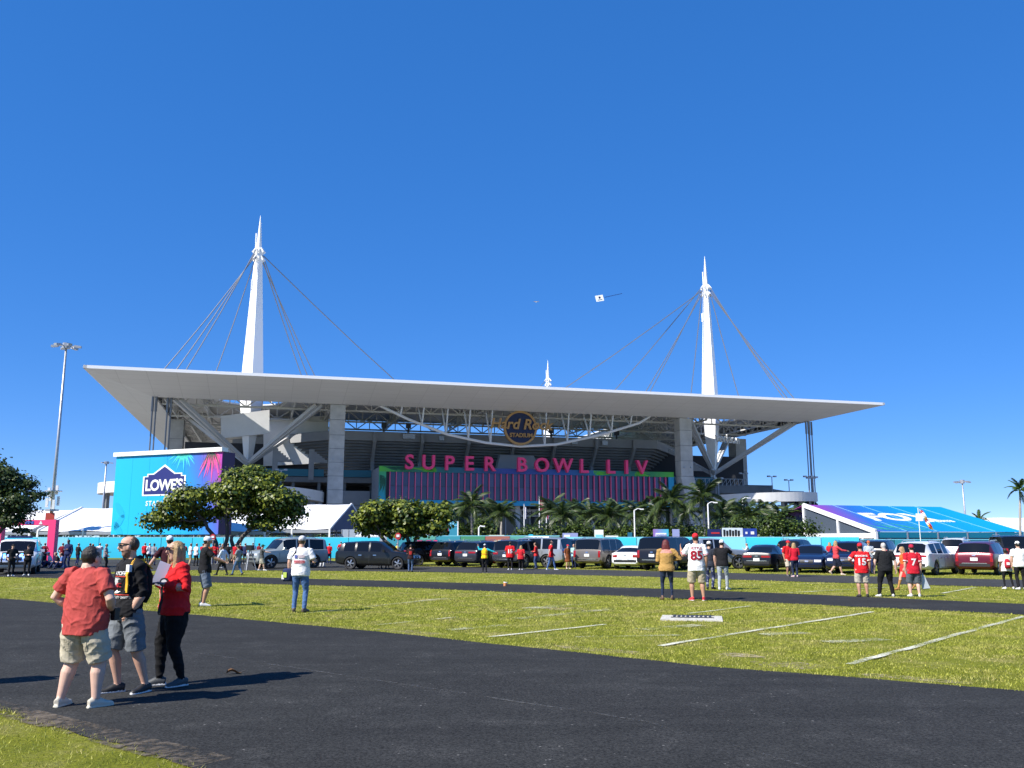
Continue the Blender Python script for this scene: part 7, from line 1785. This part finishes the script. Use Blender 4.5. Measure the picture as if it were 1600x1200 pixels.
CROWD = [
 (42, 898, 850, 140, 'black', 'black', 'police officer in dark uniform beside the police car bonnet'), (66, 897, 851, 160, 'black', 'black', 'police officer in dark uniform standing right of the other officer'), (30, 889, 850, 40, 'navy', 'black', 'dark clad person behind the police car roof'), (51, 886, 852, -30, 'white', 'black', 'person in striped white top behind the officers'),
 (78, 884, 849, 20, 'grey', 'navy', 'person in grey top below the pink arch post'), (84, 880, 848, 0, 'maroon', 'black', 'person in maroon top right of the pink arch post'), (112, 882, 848, 10, 'maroon', 'navy', 'man in maroon jersey behind the stocky man'), (123, 888, 843, 190, 'navy', 'navy', 'dark haired man in navy jacket facing the camera'), (153, 880, 850, 15, 'maroon', 'black', 'person in maroon tee near the fence left of the sunglasses man'), (160, 886, 852, -70, 'grey', 'navy', 'person in grey tee with hands busy left of the sunglasses man'),
 (180, 887, 853, 70, 'grey', 'black', 'person in pale grey top walking behind the sunglasses man'), (237, 878, 848, 5, 'red', 'black', 'person in orange red shirt taking a photo by the fence'), (221, 876, 851, 40, 'black', 'blue', 'person in black at the fence behind the backpack'),
 (327, 882, 850, 0, 'red', 'teal', 'man in red tee seen from behind under the tree trunk'), (317, 883, 853, 30, 'white', 'black', 'person in white tee left of the tree trunk'), (337, 884, 854, -20, 'orange', 'white', 'person in orange top beside the road sign pole'), (308, 882, 852, 60, 'white', 'tan', 'person in white top behind the reaching man'), (358, 886, 852, -60, 'tan', 'black', 'person with tan satchel under the leaning trunk'),
 (377, 882, 851, 10, 'red', 'tan', 'man in red tee and tan shorts right of the trunks'), (384, 880, 848, -30, 'maroon', 'black', 'person in dark red hooded top near the silver car bonnet'), (391, 880, 850, 20, 'navy', 'black', 'person in navy top near the silver car bonnet'), (402, 876, 850, 0, 'blue', 'black', 'person in blue top behind the silver car'),
 (434, 872, 847, 180, 'white', 'navy', 'left of two people in white behind the silver car roof'), (443, 872, 847, 185, 'white', 'black', 'right of two people in white behind the silver car roof'), (492, 882, 848, 0, 'white', 'navy', 'person in white top and dark shorts at the cyan fence'), (510, 884, 852, 40, 'red', 'white', 'person in red cap and white trousers at the black car tail'), (520, 880, 851, 10, 'red', 'navy', 'person in red top beyond the black car tail'),
 (537, 874, 846, 0, 'red', 'black', 'person in red seen over the black car roof'), (547, 874, 847, 30, 'white', 'black', 'person in white sun hat over the black car roof'), (562, 874, 848, 10, 'black', 'black', 'dark haired person over the middle of black car roof'), (571, 878, 850, -20, 'red', 'navy', 'person in red tee left of the white shirts'), (582, 883, 852, 30, 'white', 'navy', 'person in bulky white shirt at the black car bonnet'), (592, 882, 853, 20, 'white', 'grey', 'slim person in white near the crooked trunk'), (599, 886, 852, 10, 'white', 'black', 'man in pale blue shirt and black trousers by the trunk'), (610, 886, 852, -10, 'blue', 'black', 'man in light shirt just left of the crooked trunk'), (624, 880, 853, 40, 'yellow', 'black', 'person in yellow top right of the crooked trunk'),
 (648, 876, 849, 10, 'black', 'black', 'dark clad person left of red group behind cars'), (656, 876, 850, -20, 'white', 'black', 'person in white between dark heads behind the cars'), (664, 876, 851, 15, 'black', 'navy', 'dark haired person behind the side on black car'), (671, 876, 851, 0, 'red', 'navy', 'person in red left in the pair behind the black car'), (679, 877, 848, 20, 'red', 'black', 'taller person in red right in the pair behind the black car'), (727, 874, 849, 200, 'white', 'black', 'person in white over the dark grey car roof'), (733, 874, 847, 20, 'black', 'black', 'dark haired person over the dark grey car roof'), (722, 874, 850, 180, 'tan', 'black', 'person in tan over the dark grey car roof'),
 (136, 882, 850, 20, 'black', 'navy', 'person in black top between the navy jacket man and stocky man'), (168, 879, 851, -10, 'white', 'tan', 'person in white near the fence right of the stocky man'), (205, 878, 850, 30, 'red', 'navy', 'person in red at the fence left of the sunglasses man'), (245, 880, 852, -40, 'white', 'black', 'person in white right of the orange red shirt at the fence'),
 (252, 882, 850, 15, 'grey', 'navy', 'person in grey behind the maroon top man'), (297, 880, 851, 10, 'red', 'black', 'person in red left of the tree trunks near the fence'), (345, 881, 852, 170, 'red', 'navy', 'person in red between the leaning trunks'), (352, 880, 853, 10, 'navy', 'grey', 'person in navy right of the leaning trunks'), (365, 881, 851, -20, 'black', 'tan', 'person in black and tan left of the red tee man'),
 (412, 880, 851, 30, 'maroon', 'navy', 'person in maroon at the silver car bonnet'), (500, 880, 850, -20, 'black', 'grey', 'person in black left of the red cap at the fence'), (577, 878, 852, 15, 'maroon', 'black', 'person in maroon between red tee and white shirts'), (605, 882, 854, 200, 'red', 'navy', 'person in red between the two men in light shirts'), (640, 878, 851, 30, 'red', 'black', 'person in red beyond the man photographing the stadium'),
 (686, 876, 852, 0, 'black', 'black', 'dark clad person right of the red pair behind the cars'), (700, 874, 850, 10, 'orange', 'black', 'person in orange over the boxy black car roof'), (712, 874, 851, -20, 'white', 'navy', 'person in white left of the tan person over the cars'), (768, 876, 848, 10, 'red', 'black', 'person in red over the red sedan roof'),
 (789, 884, 846, 10, 'maroon', 'black', 'person in dark cap left of the number fifteen jersey'), (1286, 884, 847, 20, 'red', 'black', 'blond person in red over the navy sedan roof'), (1296, 886, 847, -20, 'black', 'black', 'blond person in black beside the coral top woman'), (1312, 884, 848, 10, 'maroon', 'black', 'red capped person behind the coral top woman'), (1160, 882, 852, -60, 'white', 'navy', 'person at the pickup windscreen left of the coupe')]
poses = ['down', 'hold', 'pocket', 'phone', 'cross', 'hips', 'swing']
rnd = random.Random(12)
for i, (x, yf, yt, fc, tcol, bcol, lab) in enumerate(CROWD):
    X_, Y_ = (x - 800) * (1.78 * 1411.0 / (yf - 843)) / 1411.0, 1.78 * 1411.0 / (yf - 843) - 1.2
    hh = 1.78 * (yf - yt) / (yf - 843); hh = min(1.84, max(1.52, hh))
    capc = {'white sun hat': (.75, .75, .73), 'red cap': (.55, .02, .03), 'dark cap': (.02, .02, .025), 'red capped': (.5, .02, .03)}
    cp = next((v for q, v in capc.items() if q in lab), None)
    if cp is None and ('officer' in lab): cp = (.012, .012, .015)
    hr = ('bob', 'blond') if 'blond' in lab else ('short', rnd.choice(['dark', 'dark', 'brown']))
    P(lab, (X_, Y_), hh, fc + rnd.uniform(-12, 12), top=(rnd.choice(['tee', 'tee', 'long']) if 'jacket' not in lab and 'officer' not in lab else 'long', COL_[tcol]), bottom=('long_shorts' if 'shorts' in lab else 'jeans', COL_[bcol]), hair=hr, cap=cp, skin=rnd.choice(['fair', 'tan', 'fair', 'brown', 'pale']), L=rnd.choice(poses), Rr='phone' if 'photo' in lab else rnd.choice(poses), wide=rnd.uniform(.98, 1.14), fat=rnd.uniform(1.0, 1.2), shoes=rnd.choice([(.03, .03, .03), (.6, .6, .6), (.1, .1, .1)]), vox=.026, feet=((.1, rnd.uniform(-.1, .1)), (.11, rnd.uniform(-.1, .1))))
P('bystander beyond the left edge whose shadow crosses the near road', (-7.3, 11.2), 1.75, 40, top=('tee', (.1, .12, .2)), bottom=('long_shorts', GRY), hair=('short', 'brown'))
# people sitting on the ground by the fence at left
for x, y, tcol, lab in ((83, 886, 'white', 'person in white cap sitting on the ground behind the officers'), (95, 887, 'black', 'dark clad person sitting on the ground left of the blue shirt'), (103, 888, 'blue', 'person in blue and white shirt crouching behind the stocky man'), (74, 886, 'black', 'dark clad person sitting beside the right hand officer')):
    Y_ = 1.78 * 1411.0 / (y - 843) - 1
    P(lab, ((x - 800) * Y_ / 1411.0, Y_), 1.72, 150 + x, top=('tee', COL_[tcol]), bottom=('jeans', NVY), cap=(.7, .7, .7) if 'cap' in lab else None, drop=.72, L='hold', Rr='hold', feet=((.12, .5), (.14, .45)), lean=.25, vox=.022)

# ---------------------------------------------------------------- small things on the ground
lf = empty('dry_leaf', (-3.72, 12.40, 0), .5, 'curled brown dry leaf lying on the near road', 'leaf')
b = MB(); n = 7
for i in range(n):
    for j in range(3):
        f = i / (n - 1); w = math.sin(math.pi * min(1, f + .05)) * .055; b.v.append(((f - .5) * .2, (j - 1) * w, .018 + .03 * abs(j - 1) + .03 * math.sin(f * 5)))
for i in range(n - 1):
    for j in range(2): b.f.append((3 * i + j, 3 * i + 3 + j, 3 * i + 4 + j, 3 * i + 1 + j)); b.m.append(0)
b.build('blade', mat('dry_leaf', (.2, .1, .04), .8), lf, fix=False); b = MB(); b.tube([(.09, 0, .03), (.15, .02, .04)], .005, 5); b.build('stalk', M_bark, lf)
cu = empty('paper_cup', (-0.27, 35.24, 0), .3, 'small white and orange cup lying on the middle road', 'cup')
b = MB(); b.tube([(0, 0, 0), (.02, 0, .13)], [.06, .085], 10); b.build('cup', mat('cup_orange', (.6, .25, .1), .6), cu); b = MB(); b.tube([(.02, 0, .132), (.024, 0, .16)], .088, 10); b.build('lid', M_white, cu)
